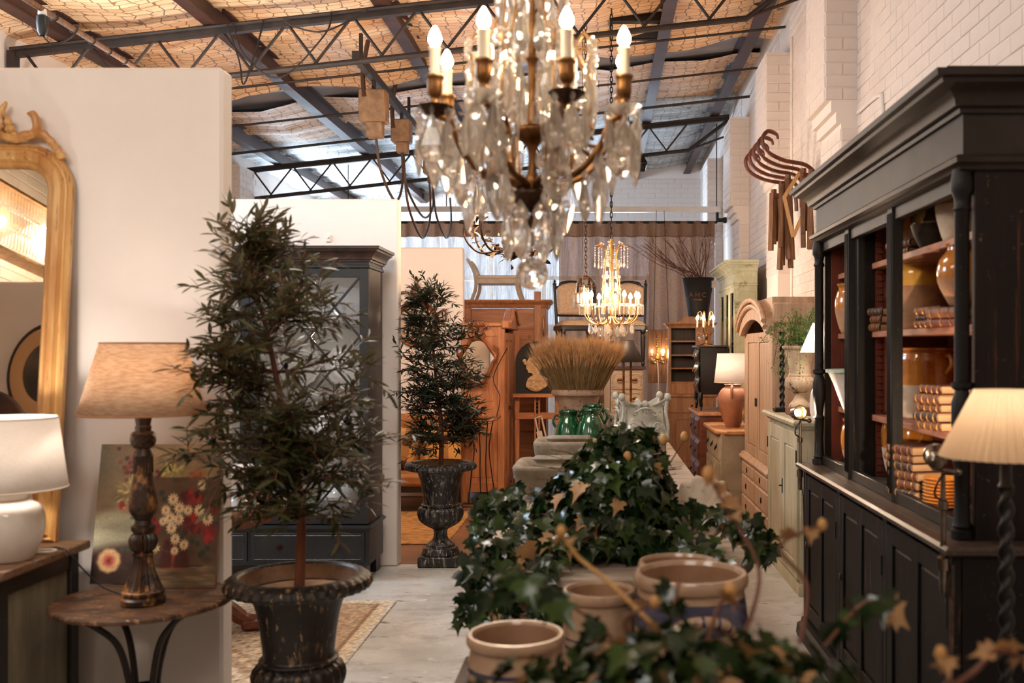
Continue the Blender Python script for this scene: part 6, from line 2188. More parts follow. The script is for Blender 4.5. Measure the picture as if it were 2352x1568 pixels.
A = thing('pine_armoire', 'orange pine armoire with a curved bonnet beside the cream partition', 'armoire', (-1.225, 10.88, 0), PI / 2)
aw, af, ab, ah = .55, -.225, .225, 1.82
for (x, y) in ((-aw, af), (aw - .07, af), (-aw, ab - .07), (aw - .07, ab - .07)):
    box_part('post', m_pine, A, x, x + .07, y, y + .07, 0, ah)
for sx in (-1, 1):
    xx = sx * (aw - .02)
    for (z0, z1) in ((.10, .20), (.88, .99), (1.72, ah)):
        MB().box(xx - .015, xx + .015, af + .06, ab - .06, z0, z1).build('side_rail', m_pine, A, bevel=.003)
    for (z0, z1) in ((.20, .88), (.99, 1.72)):
        MB().box(xx - .006, xx + .006, af + .065, ab - .065, z0, z1).build('side_panel', m_pine, A)
        MB().box(xx - .011, xx + .011, af + .11, ab - .11, z0 + .05, z1 - .05).build('field', m_pine, A, bevel=.006)
box_part('top', m_pine, A, -aw - .02, aw + .02, af - .02, ab + .01, ah, ah + .04, bevel=.01)
box_part('back', m_dkwood, A, -aw + .06, aw - .06, ab - .03, ab - .01, .1, ah)
P = [(-aw - .03, ah - .02), (-aw - .03, ah + .06), (-.40, ah + .08), (-.22, ah + .17), (0, ah + .21), (.22, ah + .17), (.40, ah + .08), (aw + .03, ah + .06), (aw + .03, ah - .02)]
MB().prism(P, af - .05, af + .03, 'y').build('bonnet', m_pine, A, bevel=.01)
MB().tube(cr([(p[0], af - .06, p[1] - .01) for p in P[1:-1]], 4), .02, 8).build('bonnet_moulding', m_pine, A)
for (a, c) in ((-aw + .075, -.004), (.004, aw - .075)):
    d = door(A, a, c, .17, 1.76, af, m_pine, rows=2, st=.08)
    MB().ball(((c - .03) if a < -.1 else a + .03, af - .006, .95), .014, 8, 6, (.6, .5, 1.8)).build('escutcheon', m_darkbrass, d)
MB().prism([(-aw + .06, .17), (-aw + .06, .08), (-.3, .12), (-.15, .07), (0, .11), (.15, .07), (.3, .12), (aw - .06, .08), (aw - .06, .17)], af + .01, af + .03, 'y').build('shaped_apron', m_pine, A)

B = thing('pine_armoire', 'taller pine armoire with a plain cornice under the white bench', 'armoire', (-1.16, 12.25, 0))
bw2, bf, bb, bhh = .50, -.25, .25, 2.08
box_part('side_panel', m_pine, B, -bw2, -bw2 + .03, bf, bb, 0, bhh)
box_part('side_panel', m_pine, B, bw2 - .03, bw2, bf, bb, 0, bhh)
box_part('back', m_dkwood, B, -bw2, bw2, bb - .02, bb, .1, bhh)
box_part('stile', m_pine, B, bw2 - .10, bw2, bf - .02, bf, .05, bhh)
box_part('stile', m_pine, B, -bw2, -bw2 + .10, bf - .02, bf, .05, bhh)
for k in range(8):
    z0 = .1 + k * .247
    box_part('front_board', m_pineh, B, -bw2 + .1, bw2 - .1, bf - .008, bf + .01, z0, z0 + .245)
box_part('cross_rail', m_pineh, B, -bw2 + .1, bw2 - .1, bf - .014, bf, 1.70, 1.80)
MB().lathe([(.006, -.12), (.01, -.11), (.01, .11), (.006, .12)], 10, T(bw2 - .03, bf - .03, 1.86)).build('hinge', m_gold, B)
knob(B, (bw2 - .2, bf - .014, 1.74), .016, m_pine)
MB().mould(cornice_prof(bhh, .10, .07), u_path(bw2, bf - .02, bb)).build('cornice', m_pine, B)
box_part('top', m_pineh, B, -bw2, bw2, bf, bb, bhh + .08, bhh + .1)
box_part('upright_plank', m_pine, B, bw2 - .14, bw2 - .06, bf - .045, bf - .021, .2, 2.28)

m_cream = M('cream painted wood', (206, 190, 172), (184, 166, 148), sc=6, rough=.5)
o = thing('scroll_bench', 'cream painted window bench with scrolled arms on the taller pine armoire', 'bench', (-1.26, 12.22, 2.181))
for sx in (-1, 1):
    for y in (-.19, .19):
        p = cr([(sx * .30, y, 0), (sx * .255, y, .13), (sx * .25, y, .24), (sx * .27, y, .34), (sx * .31, y, .43), (sx * .36, y, .50)], 6)
        MB().tube(p, [.024] * (len(p) - 4) + [.022, .02, .018, .015], 6).build('leg_and_arm', m_cream, o)
    p = cr([(sx * .25, 0, .24), (sx * .27, 0, .34), (sx * .31, 0, .43)], 6)
    MB().grid(lambda u, v, p=p: tuple(Vector((p[int(v * (len(p) - 1))].x, -.17 + .34 * u, p[int(v * (len(p) - 1))].z))), 4, 12).build('arm_panel', m_cream, o, solid=.012)
box_part('seat_rail', m_cream, o, -.25, .25, -.20, .20, .20, .26)
box_part('seat', M('pale seat cloth', (214, 200, 184), rough=.9), o, -.25, .25, -.19, .19, .26, .30, bevel=.012)

# wire console with a rococo mirror in front of the pine side
m_giltw = M('carved gilt wood', (154, 88, 48), (104, 56, 30), sc=10, rough=.35, metal=.3, bump=.2)
o = thing('rococo_mirror', 'carved rococo mirror in front of the pine armoire side', 'mirror', (-1.27, 10.285, 1.22))
mo = lambda t: (.155 + .02 * math.cos(4 * t)) * math.cos(t)
P = [(mo(2 * PI * k / 40) * (1.12 if math.sin(2 * PI * k / 40) > 0 else .88), .235 + .235 * math.sin(2 * PI * k / 40)) for k in range(40)]
MB().prism([(p[0] * .93, .235 + (p[1] - .235) * .94) for p in P], -.006, 0, 'y').build('glass', m_mirror, o)
MB().tube([(p[0], -.012, p[1]) for p in P], .019, 8, closed=True).build('frame', m_giltw, o)
for sg in (-1, 1):
    MB().tube(cr([(sg * .02, -.02, .46), (sg * .07, -.02, .50), (sg * .05, -.02, .57), (sg * .09, -.02, .60), (sg * .05, -.02, .64)], 5), .014, 7).build('crest_scroll', m_giltw, o)
    MB().tube(cr([(sg * .16, -.02, .40), (sg * .21, -.02, .37), (sg * .20, -.02, .30), (sg * .17, -.02, .33)], 5), .012, 7).build('side_leaf', m_giltw, o)
    MB().tube(cr([(sg * .02, -.02, .01), (sg * .06, -.02, -.02), (sg * .10, -.02, .02)], 5), .011, 7).build('foot_scroll', m_giltw, o)
MB().ball((0, -.025, .62), .028, 10, 8, (1, .6, 1.4)).build('crest_shell', m_giltw, o)
MB().ball((0, -.025, .53), .03, 10, 8, (1, .6, 1)).build('crest_boss', m_giltw, o)
MB().bar((-.0, .01, .2), (0, .055, .2), .02, .02).build('hanger', m_black, o)
o = thing('wire_console', 'spindly wrought-iron console stand in front of the pine armoire', 'console', (-1.23, 10.05, 0))
MB().tube(cr([(-.2, .1, .90), (-.17, -.1, .88), (0, -.15, .87), (.17, -.1, .88), (.2, .1, .90)], 6), .012, 7).build('rim', m_giltw, o)
MB().lathe([(.15, .86), (.17, .87), (.14, .88)], 24, S(1, .7, 1)).build('tray', m_rustleg, o)
for (x, y, b_) in ((-.14, .05, -.08), (.14, .05, .12), (0, -.08, .02), (.08, .08, .06)):
    MB().tube(cr([(x, y, .88), (x * .55 + .02, y, .60), (b_, y, .35), (b_ * 1.4, y, .02)], 6), .006, 6).build('leg', m_black, o)
MB().tube([(-.17, -.1, .01), (.2, -.1, .01), (.2, .1, .01), (-.17, .1, .01)], .006, 6, closed=True).build('base_wire', m_black, o)
MB().tube(cr([(.17, .08, .9), (.2, .12, 1.1), (.13, .16, 1.3), (.27, .18, 1.6)], 6), .005, 5).build('back_wire', m_black, o)

# classical bust panel on an easel
m_board = M('black dummy board', (28, 24, 22), (20, 17, 16), sc=6, rough=.7)
m_bust = M('cream plaster bust', (206, 172, 132), (168, 130, 94), sc=26, rough=.8, bump=.5, bsc=40, spots=[((126, 92, 64), 20, .6, .68)])
ea = thing('easel', 'wooden easel carrying the bust panel', 'easel', (-.70, 10.95, 0))
for x in (-.22, .22):
    box_part('upright', m_pine, ea, x - .025, x + .025, -.02, .02, 0, 1.75 if x < 0 else 1.3)
for k in range(2):
    box_part('rack_post', m_pine, ea, -.03 + k * .045, -.012 + k * .045, -.035, .0, .1, 1.09)
for k in range(24):
    MB().box(-.012, .015, -.03, -.01, .12 + k * .04, .135 + k * .04).build('rack_tooth', m_dkwood, ea)
box_part('ledge', m_pineh, ea, -.26, .26, -.10, .02, 1.06, 1.10)
box_part('crossbar', m_pineh, ea, -.24, .24, -.03, .0, .82, .89)
MB().bar((0, .02, 1.0), (0, .5, .01), .04, .03).build('back_leg', m_dkwood, ea)
o = thing('bust_panel', 'black rounded panel with a cream classical bust in profile', 'panel', (-.70, 10.93, 1.1005))
P = [(-.235, 0), (.235, 0), (.235, .30)] + [(.235 * math.cos(PI * k / 12), .34 + .235 * math.sin(PI * k / 12)) for k in range(13)] + [(-.235, .30)]
MB().prism(P, -.03, -.01, 'y').build('board', m_board, o)
BP = [(190, 450), (186, 520), (188, 556), (212, 572), (206, 592), (226, 610), (268, 612), (285, 640), (255, 655), (210, 690), (192, 740), (180, 790), (210, 830), (260, 865), (330, 878), (380, 870), (430, 840), (490, 800), (500, 740),
      (490, 690), (450, 660), (400, 640), (378, 590), (384, 562), (410, 560), (396, 535), (388, 500), (385, 440), (350, 385), (290, 375), (230, 390)]
bx = lambda q: ((q[0] - 340) * .000757, .02 + (880 - q[1]) * .000757)
MB().prism([bx(q) for q in BP], -.052, -.029, 'y').build('bust', m_bust, o, bevel=.003)
for (cx, cy, r) in ((160, 435, 26), (172, 470, 22), (410, 420, 34), (450, 455, 34), (440, 490, 24), (400, 450, 26), (466, 520, 16)):
    q = bx((cx, cy))
    MB().ball((q[0], -.045, q[1]), r * .00085, 8, 6, (1, .6, 1)).build('flower', m_bust, o)
for (cx, cy, r) in ((290, 500, 30), (330, 440, 46), (350, 520, 30), (260, 430, 30), (370, 470, 26), (300, 410, 30)):
    q = bx((cx, cy))
    MB().ball((q[0], -.05, q[1]), r * .0005, 8, 6, (1, .5, .8)).build('curl', m_bust, o)
p = [bx(q) for q in ((210, 720), (300, 700), (400, 720), (480, 690))]
MB().tube(cr([(q[0], -.05, q[1]) for q in p], 5), .01, 6).build('drape_fold', m_bust, o)
p = [bx(q) for q in ((190, 800), (260, 830), (360, 850), (470, 800))]
MB().tube(cr([(q[0], -.05, q[1]) for q in p], 5), .012, 6).build('drape_fold', m_bust, o)

fr = thing('leaning_frame', 'empty pale wooden frame with a paper tag leaning on the easel', 'frame', (-.60, 10.72, .45), rot=(-.1, -.22, 0))
for (x0, x1, z0, z1) in ((-.03, -.012, 0, .42), (.04, .058, 0, .40), (-.03, .058, .405, .42), (-.03, .058, 0, .018)):
    box_part('bar', m_cream, fr, x0, x1, -.012, .012, z0, z1)
box_part('paper_tag', m_cream, fr, -.04, .02, -.016, -.014, .17, .26)
o = thing('display_stool', 'low dark stool under the leaning frame', 'stool', (-.60, 10.70, 0))
box_part('seat', m_dkwood, o, -.14, .14, -.11, .11, .42, .449)
for (x, y) in ((-.13, -.10), (.10, -.10), (-.13, .07), (.10, .07)):
    box_part('leg', m_dkwood, o, x, x + .03, y, y + .03, 0, .42)

# ---------------------------------------------------------------- black framed chairs standing on cabinets
m_uphol = M('oatmeal upholstery', (200, 172, 144), (178, 150, 122), sc=40, rough=.9)
m_ebon = M('ebonised wood', (26, 20, 18), (36, 27, 23), sc=8, rough=.3)


def louis_chair(loc, rz, label):
    o = thing('louis_chair', label, 'chair', loc, rz, 'black framed upholstered chairs')
    for (x, y) in ((-.2, -.2), (.2, -.2), (-.18, .2), (.18, .2)):
        MB().lathe(prof([(.014, 0), (.02, .03), (.016, .06), (.022, .10), (.028, .34), (.02, .36), (.03, .38), (.03, .42)], 4), 12, T(x, y, 0)).build('leg', m_ebon, o)
    MB().box(-.23, .23, -.23, .22, .40, .455).build('seat_rail', m_ebon, o, bevel=.008)
    b = MB().grid(lambda u, v: (-.225 + .45 * u, -.225 + .43 * v, .455 + .07 * (1 - (2 * u - 1) ** 4) ** .6 * (1 - (2 * v - 1) ** 4) ** .6), 16, 16)
    b.build('seat_cushion', m_uphol, o, sharp=180)
    for sx in (-1, 1):
        MB().tube(cr([(sx * .19, .2, .42), (sx * .20, .22, .65), (sx * .205, .26, .93)], 5), .018, 8).build('back_stile', m_ebon, o)
        MB().lathe(prof([(.018, 0), (.024, .012), (.01, .03), (.016, .045), (.002, .065)], 4), 10, T(sx * .205, .26, .93)).build('finial', m_ebon, o)
    MB().tube(cr([(-.205, .258, .90), (-.15, .263, .91), (-.12, .266, .955), (0, .27, .97), (.12, .266, .955), (.15, .263, .91), (.205, .258, .90)], 5), .018, 8).build('crest_rail', m_ebon, o)
    MB().tube([(-.2, .22, .58), (.2, .22, .58)], .015, 8).build('lower_back_rail', m_ebon, o)
    b = MB().grid(lambda u, v: (-.18 + .36 * u, .215 + .045 * v - .03 * math.sin(PI * u) * math.sin(PI * v), .59 + (.31 + .055 * math.sin(PI * u)) * v), 10, 10)
    b.build('back_pad', m_uphol, o, solid=.03, sharp=180)
    return o


m_white2 = M('whitewashed carved oak', (198, 176, 152), (164, 138, 112), sc=5, st=(1, 1, 4), rough=.6, bump=.2, spots=[((120, 92, 70), 18, .62, .7)])
o = thing('carved_tallboy', 'whitewashed carved tallboy with brass handles behind the wheat', 'chest', (.30, 11.30, 0))
box_part('carcass', m_white2, o, -.19, .17, -.25, .25, .08, 1.36)
box_part('top', m_dkwood, o, -.21, .20, -.28, .26, 1.36, 1.395)
for (x, y) in ((-.19, -.25), (.13, -.25), (-.19, .2), (.13, .2)):
    box_part('foot', m_white2, o, x, x + .05, y, y + .05, 0, .08)
for k in range(6):
    z0 = .10 + k * .208
    d = box_part('drawer', m_white2, o, -.175, .155, -.268, -.25, z0, z0 + .195)
    MB().tube(cr([(-.15, -.27, z0 + .03), (-.15, -.27, z0 + .16), (-.05, -.27, z0 + .175), (.03, -.27, z0 + .16), (.13, -.27, z0 + .165), (.13, -.27, z0 + .03), (-.01, -.27, z0 + .02)], 4, closed=True), .006, 5, closed=True).build('carved_scroll', m_white2, d)
    for x in (-.09, .075):
        drop_handle(d, x, -.272, z0 + .11, m_brass, .06)
o = thing('dark_tall_cabinet', 'dark stained tall cabinet behind the wheat under the black chair', 'cabinet', (-.22, 11.30, 0))
box_part('carcass', m_dkwood, o, -.27, .27, -.25, .25, .06, 1.37)
box_part('top', m_dkwood, o, -.29, .285, -.28, .26, 1.37, 1.395, bevel=.006)
box_part('plinth', m_dkwood, o, -.28, .28, -.26, .25, 0, .06)
door(o, -.26, -.003, .08, 1.36, -.27, m_dkwood, rows=2, st=.05)
door(o, .003, .26, .08, 1.36, -.27, m_dkwood, rows=2, st=.05)
louis_chair((-.27, 11.28, 1.396), .25, 'black framed upholstered chair behind the bell lantern')
louis_chair((.29, 11.32, 1.396), -.1, 'black framed chair on the whitewashed tallboy')
# dark two-pole lamp, white post
o = thing('reading_lamp', 'dark floor lamp with a black coolie shade and two brass poles', 'lamp', (.255, 9.6, 0))
MB().lathe([(.15, 0), (.15, .02), (.03, .035)], 24).build('base', m_black, o)
for x in (-.035, .035):
    MB().tube([(x, 0, .03), (x, 0, 1.48)], .011, 8).build('pole', m_brass, o)
MB().lathe([(.155, 1.46), (.07, 1.665), (.065, 1.67)], 32, cap0=False).build('shade', M('black card shade', (40, 33, 29), rough=.5), o, solid=.004)
MB().tube([(-.036, 0, 1.47), (.036, 0, 1.47)], .012, 8).build('cross_piece', m_brass, o)
MB().tube([(0, 0, 1.47), (0, 0, 1.66)], .006, 6).build('finial_rod', m_brass, o)
MB().tube([(-.067, 0, 1.663), (.067, 0, 1.663)], .003, 5).build('shade_spider', m_brass, o)
o = thing('display_post', 'slim white painted post standing behind the stone pot', 'post', (.055, 8.9, 0))
box_part('post', m_cream, o, -.024, .024, -.024, .024, .03, 1.80)
box_part('foot', m_cream, o, -.15, .15, -.15, .15, 0, .03)
box_part('peg', m_black, o, .024, .07, -.01, .01, .93, .97)

# ---------------------------------------------------------------- hanging board with two gilt sconces
o = thing('hanging_board', 'old wooden board hung from the beam behind the two lit sconces', 'board', (.845, 13.9, 1.12))
box_part('plank', m_oldwood, o, -.185, -.002, -.02, 0, 0, .74)
box_part('plank', m_oldwood, o, .002, .185, -.02, 0, 0, .74)
box_part('batten', m_dkwood, o, -.17, .17, 0, .02, .1, .16)
box_part('batten', m_dkwood, o, -.17, .17, 0, .02, .58, .64)
for x in (-.11, .11):
    MB().tube([(x, .012, .64), (x * .5, .25, 2.44)], .004, 5).build('cord', m_cable, o)


def sconce(loc, label, cord):
    o = thing('wall_sconce', label, 'sconce', loc, 0, 'gilt sconces on the hanging board')
    MB().lathe(prof([(.01, .0), (.03, .03), (.02, .06), (.012, .10)], 4), 12, T(0, -.012, 0)).build('backplate', m_gold, o)
    for k in range(7):
        MB().ball((.008 * math.sin(k * 2.2), -.015, .14 + k * .034), .016 - .0014 * k, 8, 6, (1, .8, 1.3)).build('husk', m_gold, o)
    MB().tube([(0, -.01, .1), (0, -.01, .38)], .004, 6).build('spine', m_gold, o)
    for sg in (-1, 1):
        MB().tube(cr([(0, -.02, .03), (sg * .05, -.05, -.02), (sg * .085, -.06, .02), (sg * .08, -.06, .06)], 5), .006, 6).build('arm', m_gold, o)
        MB().lathe([(.006, .055), (.026, .065), (.024, .068), (.008, .066)], 12, T(sg * .08, -.06, 0)).build('drip_pan', m_gold, o)
        MB().lathe([(.009, .066), (.009, .11), (.001, .112)], 10, T(sg * .08, -.06, 0)).build('candle', m_candle, o)
        bulb_flame(o, (sg * .08, -.06, .11), .9, m_bulb_small)
        for j in range(5):
            inst(c_petal, 'gilt_leaf', o, (sg * (.02 + .015 * j), -.05, .02 * math.sin(j * 2)), (random.uniform(-1, 1), random.uniform(-1, 1), random.uniform(0, 6)), .7)
        inst(c_drop, 'crystal_drop', o, (sg * .08, -.06, .055), (0, 0, 0), .6)
    MB().tube(cr(cord, 6), .006, 6).build('cord', m_whitecord, o)
    light('sconce_light', 'POINT', (loc[0], loc[1] - .34, loc[2] + .1), 2.6, WARM, radius=.06)
    return o


random.seed(12)
sconce((.79, 13.878, 1.43), 'gilt wall sconce with a white cord, nearer the pale tallboy', [(0, -.02, 0), (.01, -.03, -.3), (-.01, -.03, -.8), (.03, -.03, -1.2), (.0, -.1, -1.41)])
sconce((.93, 13.878, 1.43), 'gilt wall sconce with a white cord, nearer the pine hutch', [(0, -.02, 0), (-.01, -.03, -.4), (-.06, -.03, -.9), (-.12, -.05, -1.3), (-.16, -.1, -1.41)])

# ---------------------------------------------------------------- pine hutch, bucket of branches
m_hutch = M('pale pine', (206, 150, 108), (176, 120, 82), sc=3, st=(7, 7, .8), rough=.5, bump=.08)
o = thing('pine_hutch', 'pale pine hutch with open shelves above a cupboard', 'hutch', (1.16, 12.95, 0))
hw3 = .28
box_part('base', m_hutch, o, -hw3 - .03, hw3 + .03, -.24, .2, .06, .98)
box_part('plinth', m_hutch, o, -hw3 - .02, hw3 + .02, -.22, .2, 0, .06)
box_part('worktop', m_hutch, o, -hw3 - .05, hw3 + .05, -.27, .2, .98, 1.01, bevel=.006)
d = box_part('drawer', m_hutch, o, -hw3, hw3, -.256, -.24, .78, .955)
knob(d, (0, -.256, .87), .012, m_darkbrass)
door(o, -hw3, hw3, .08, .76, -.262, m_hutch, st=.07)
for sx in (-1, 1):
    box_part('side', m_hutch, o, sx * (hw3 - .015) - .015, sx * (hw3 - .015) + .015, -.10, .2, 1.01, 1.88)
box_part('back', m_dkwood, o, -hw3 + .02, hw3 - .02, .17, .19, 1.01, 1.88)
for z in (1.17, 1.35, 1.52, 1.70):
    box_part('shelf', m_hutch, o, -hw3 + .02, hw3 - .02, -.09, .17, z - .02, z)
box_part('lower_board', m_hutch, o, -hw3 + .02, hw3 - .02, -.10, -.085, 1.01, 1.15)
box_part('face_stile', m_hutch, o, .06, .28, -.115, -.10, 1.15, 1.88)
MB().mould(cornice_prof(1.86, .07, .06), u_path(hw3, -.10, .2)).build('cornice', m_hutch, o)
P = [(-.26, 1.93), (-.14, 1.95), (-.08, 2.0), (0, 2.01), (.08, 2.0), (.14, 1.95), (.26, 1.93)]
MB().prism(P, -.15, -.13, 'y').build('crest', m_hutch, o)
box_part('top', m_hutch, o, -hw3, hw3, -.12, .2, 1.91, 1.931)

m_bucket = M('black tarred tin', (34, 28, 25), (22, 18, 17), sc=8, rough=.6, bump=.2, spots=[((62, 48, 38), 30, .62, .7)])
o = thing('grape_hod', 'tall black tin bucket with faded lettering on the pine hutch', 'bucket', (1.27, 12.98, 1.932))
b = MB().lathe([(.11, 0), (.115, .01), (.20, .58)], 32, S(1, .72, 1))
b.build('body', m_bucket, o, solid=.006)
MB().tube([(.2 * math.cos(2 * PI * k / 32), .144 * math.sin(2 * PI * k / 32), .58) for k in range(32)], .008, 6, closed=True).build('rim', m_bucket, o)
m_letter = M('faded tan lettering', (150, 96, 62), (104, 68, 46), sc=40, rough=.8)


def text_part(s, size, M4, mat, parent, name):
    cu = bpy.data.curves.new('lettering', 'FONT')
    cu.body, cu.size, cu.align_x, cu.extrude = s, size, 'CENTER', .0006
    t = bpy.data.objects.new('lettering', cu)
    COL.objects.link(t)
    dg = bpy.context.evaluated_depsgraph_get()
    me = bpy.data.meshes.new_from_object(t.evaluated_get(dg))
    bpy.data.objects.remove(t)
    me.materials.clear()
    me.materials.append(mat)
    q = bpy.data.objects.new(name, me)
    COL.objects.link(q)
    q.parent = parent
    q.matrix_local = M4
    return q


text_part('A H C', .085, T(-.02, -.136, .33) @ RX(PI / 2 - .11), m_letter, o, 'letters')
MB().box(-.075, .035, -.1335, -.13, .285, .305).build('letter_rule', m_letter, o)
MB().box(.16, .21, -.13, -.125, .45, .54).build('price_tag', m_cream, o)
m_twig = M('bare brown twig', (104, 66, 48), (72, 44, 33), sc=20, rough=.7)
o = thing('bare_branches', 'spray of bare brown branches in the tin bucket', 'branches', (1.27, 12.98, 2.30))
rnd = random.Random(31)
for k in range(22):
    a = PI + rnd.uniform(-1.2, 1.3)
    sp = rnd.uniform(.1, .95) if k > 5 else rnd.uniform(.7, 1.0)
    if k > 15:
        a, sp = rnd.uniform(-.6, .9), rnd.uniform(.05, .18)
    e = Vector((math.cos(a) * sp, math.sin(a) * .25, .42 + .55 * (1 - sp * .5) * rnd.uniform(.6, 1.05)))
    p0 = Vector((rnd.uniform(-.06, .06), rnd.uniform(-.05, .05), 0))
    p = cr([p0, Vector((p0.x * 1.6 + e.x * .12, p0.y + e.y * .1, .24)), p0.lerp(e, .55) + Vector((rnd.uniform(-.05, .05), 0, .05)), e], 5)
    br = MB().tube(p, [.0075 * (1 - .75 * i / len(p)) for i in range(len(p))], 5).build('branch', m_twig, o)
    for q in range(4):
        s0 = p[rnd.randint(6, len(p) - 2)]
        dd = ((e - p0).normalized() + Vector((rnd.gauss(0, .5), rnd.gauss(0, .4), rnd.gauss(.1, .4)))).normalized()
        MB().tube([s0, s0 + dd * .07 + Vector((0, 0, .01)), s0 + dd * rnd.uniform(.12, .26)], [.0035, .003, .0015], 4).build('twig', m_twig, br)

# ---------------------------------------------------------------- right side: chests and cupboards along the wall, fronts towards the aisle
def rhs(name, label, cat, xf, xb, ya, yb_):
    """case with its front towards -x; local x runs to the camera, local y to the wall"""
    o = thing(name, label, cat, ((xf + xb) / 2, (ya + yb_) / 2, 0), -PI / 2)
    return o, (yb_ - ya) / 2, -(xb - xf) / 2, (xb - xf) / 2


m_sage = M('pale sage paint', (186, 184, 156), (158, 156, 126), sc=4, rough=.6, bump=.12, spots=[((112, 108, 84), 7, .56, .68), ((206, 204, 180), 14, .6, .7), ((96, 86, 66), 40, .66, .7)])
o, w, f, k_ = rhs('sage_cabinet', 'tall pale sage glazed cabinet with a deep cornice by the curtain', 'cabinet', 1.437, 1.67, 10.62, 11.95)
box_part('base', m_sage, o, -w, w, f, k_, .0, .8)
box_part('side', m_sage, o, w - .03, w, f, k_, .8, 2.36)
box_part('side', m_sage, o, -w, -w + .03, f, k_, .8, 2.36)
box_part('back', m_sage, o, -w + .03, w - .03, k_ - .02, k_, .8, 2.36)
for z in (1.2, 1.6, 2.0):
    box_part('shelf', m_sage, o, -w + .03, w - .03, f + .03, k_ - .02, z - .02, z)
for (a, c) in ((-w + .01, -w / 3), (-w / 3 + .004, w / 3 - .004), (w / 3, w - .01)):
    door(o, a, c, .82, 2.26, f - .012, m_sage, st=.06, pane=m_pane)
    door(o, a, c, .06, .78, f - .018, m_sage, st=.06)
MB().box(w, w + .006, f + .05, k_ - .02, .9, 2.2).build('side_field', m_sage, o, bevel=.003)
MB().mould([(-.02, 2.26), (0, 2.26), (.012, 2.27), (.012, 2.285), (.0, 2.29), (0, 2.40), (-.02, 2.40)], u_path(w + .003, f - .015, k_)).build('frieze', m_sage, o)
MB().mould(cornice_prof(2.40, .13, .11), u_path(w + .003, f - .015, k_)).build('cornice', m_sage, o)
box_part('top', m_sage, o, -w, w, f, k_, 2.5, 2.53)

m_bombe = M('black bombe lacquer', (28, 22, 20), (18, 15, 14), sc=7, rough=.25)
o, w, f, k_ = rhs('bombe_chest', 'small black bombe chest on legs standing on the carved chest', 'chest', 1.09, 1.40, 11.0, 11.55)
o.location.z = .9055
for (x, y) in ((-w + .02, f + .02), (w - .02, f + .02), (-w + .02, k_ - .03), (w - .02, k_ - .03)):
    MB().tube(cr([(x, y, .20), (x * 1.03, y * 1.05, .12), (x * .98, y, .05), (x * 1.04, y * 1.04, .0)], 5), [.024] * 6 + [.02] * 5 + [.014] * 5, 8).build('leg', m_bombe, o)
box_part('carcass', m_bombe, o, -w, w, f + .01, k_, .18, .70)
for j in range(3):
    z0 = .2 + j * .167
    d = MB().grid(lambda u, v, z0=z0: (-w + .015 + (2 * w - .03) * u, f + .008 - .022 * math.sin(PI * v), z0 + .155 * v), 6, 8).build('drawer', m_bombe, o, solid=.012)
    for x in (-w * .5, w * .5):
        drop_handle(d, x, f - .02, z0 + .09, m_gold, .055)
box_part('top', m_bktop, o, -w - .03, w + .03, f - .03, k_ + .01, .70, .725, bevel=.006)
L_ = thing('crystal_lamp', 'small lit crystal candelabra on the black bombe chest', 'lamp', (1.18, 11.15, 1.6305))
MB().lathe(prof([(.07, 0), (.07, .012), (.03, .03), (.015, .06), (.025, .1), (.012, .14), (.012, .22)], 4), 20).build('stem', m_brass, L_)
for q in range(5):
    a = q * 2 * PI / 5 + .5
    c, s_ = math.cos(a), math.sin(a)
    MB().tube(cr([(0, 0, .16), (.05 * c, .05 * s_, .12), (.10 * c, .10 * s_, .16), (.10 * c, .10 * s_, .20)], 5), .005, 6).build('arm', m_brass, L_)
    MB().lathe([(.009, .2), (.009, .28), (.001, .281)], 10, T(.10 * c, .10 * s_, 0)).build('candle', m_candle, L_)
    bulb_flame(L_, (.10 * c, .10 * s_, .28), .9, m_bulb_small)
    MB().tube(cr([(.03 * c, .03 * s_, .22), (.05 * c, .05 * s_, .36), (.085 * c, .085 * s_, .37), (.10 * c, .10 * s_, .33)], 5), .004, 6).build('canopy_wire', m_hardware, L_)
    for (r, z, me, s2) in ((.10, .19, c_prism, 1.0), (.06, .36, c_prism, .9), (.09, .36, c_drop, .6), (.075, .13, c_drop, .7), (.04, .3, c_prism, .9)):
        inst(me, 'crystal_drop', L_, (r * c, r * s_, z), (0, 0, a), s2)
light('crystal_lamp_light', 'POINT', (1.18, 11.0, 1.99), 4, WARM, radius=.08)

m_carvedbr = M('carved red-brown oak', (122, 66, 38), (82, 42, 24), sc=4, st=(2, 2, 6), rough=.4, bump=.2)
o, w, f, k_ = rhs('carved_chest', 'red-brown carved chest of drawers beneath the black bombe chest', 'chest', 1.07, 1.40, 10.72, 11.72)
box_part('carcass', m_carvedbr, o, -w, w, f, k_, .08, .865)
for (x, y) in ((-w, f), (w - .06, f), (-w, k_ - .06), (w - .06, k_ - .06)):
    box_part('foot', m_carvedbr, o, x, x + .06, y, y + .06, 0, .08)
box_part('top', m_hutch, o, -w - .03, w + .03, f - .04, k_, .865, .905, bevel=.01)
for j in range(3):
    for i in range(2):
        a = -w + .03 + i * (w - .02)
        d = raised(a, a + w - .04, f, .12 + j * .25, .345 + j * .25, .022, .04).build('drawer', m_carvedbr, o, sharp=10)
        drop_handle(d, a + (w - .04) / 2, f - .022, .235 + j * .25, m_darkbrass, .06)

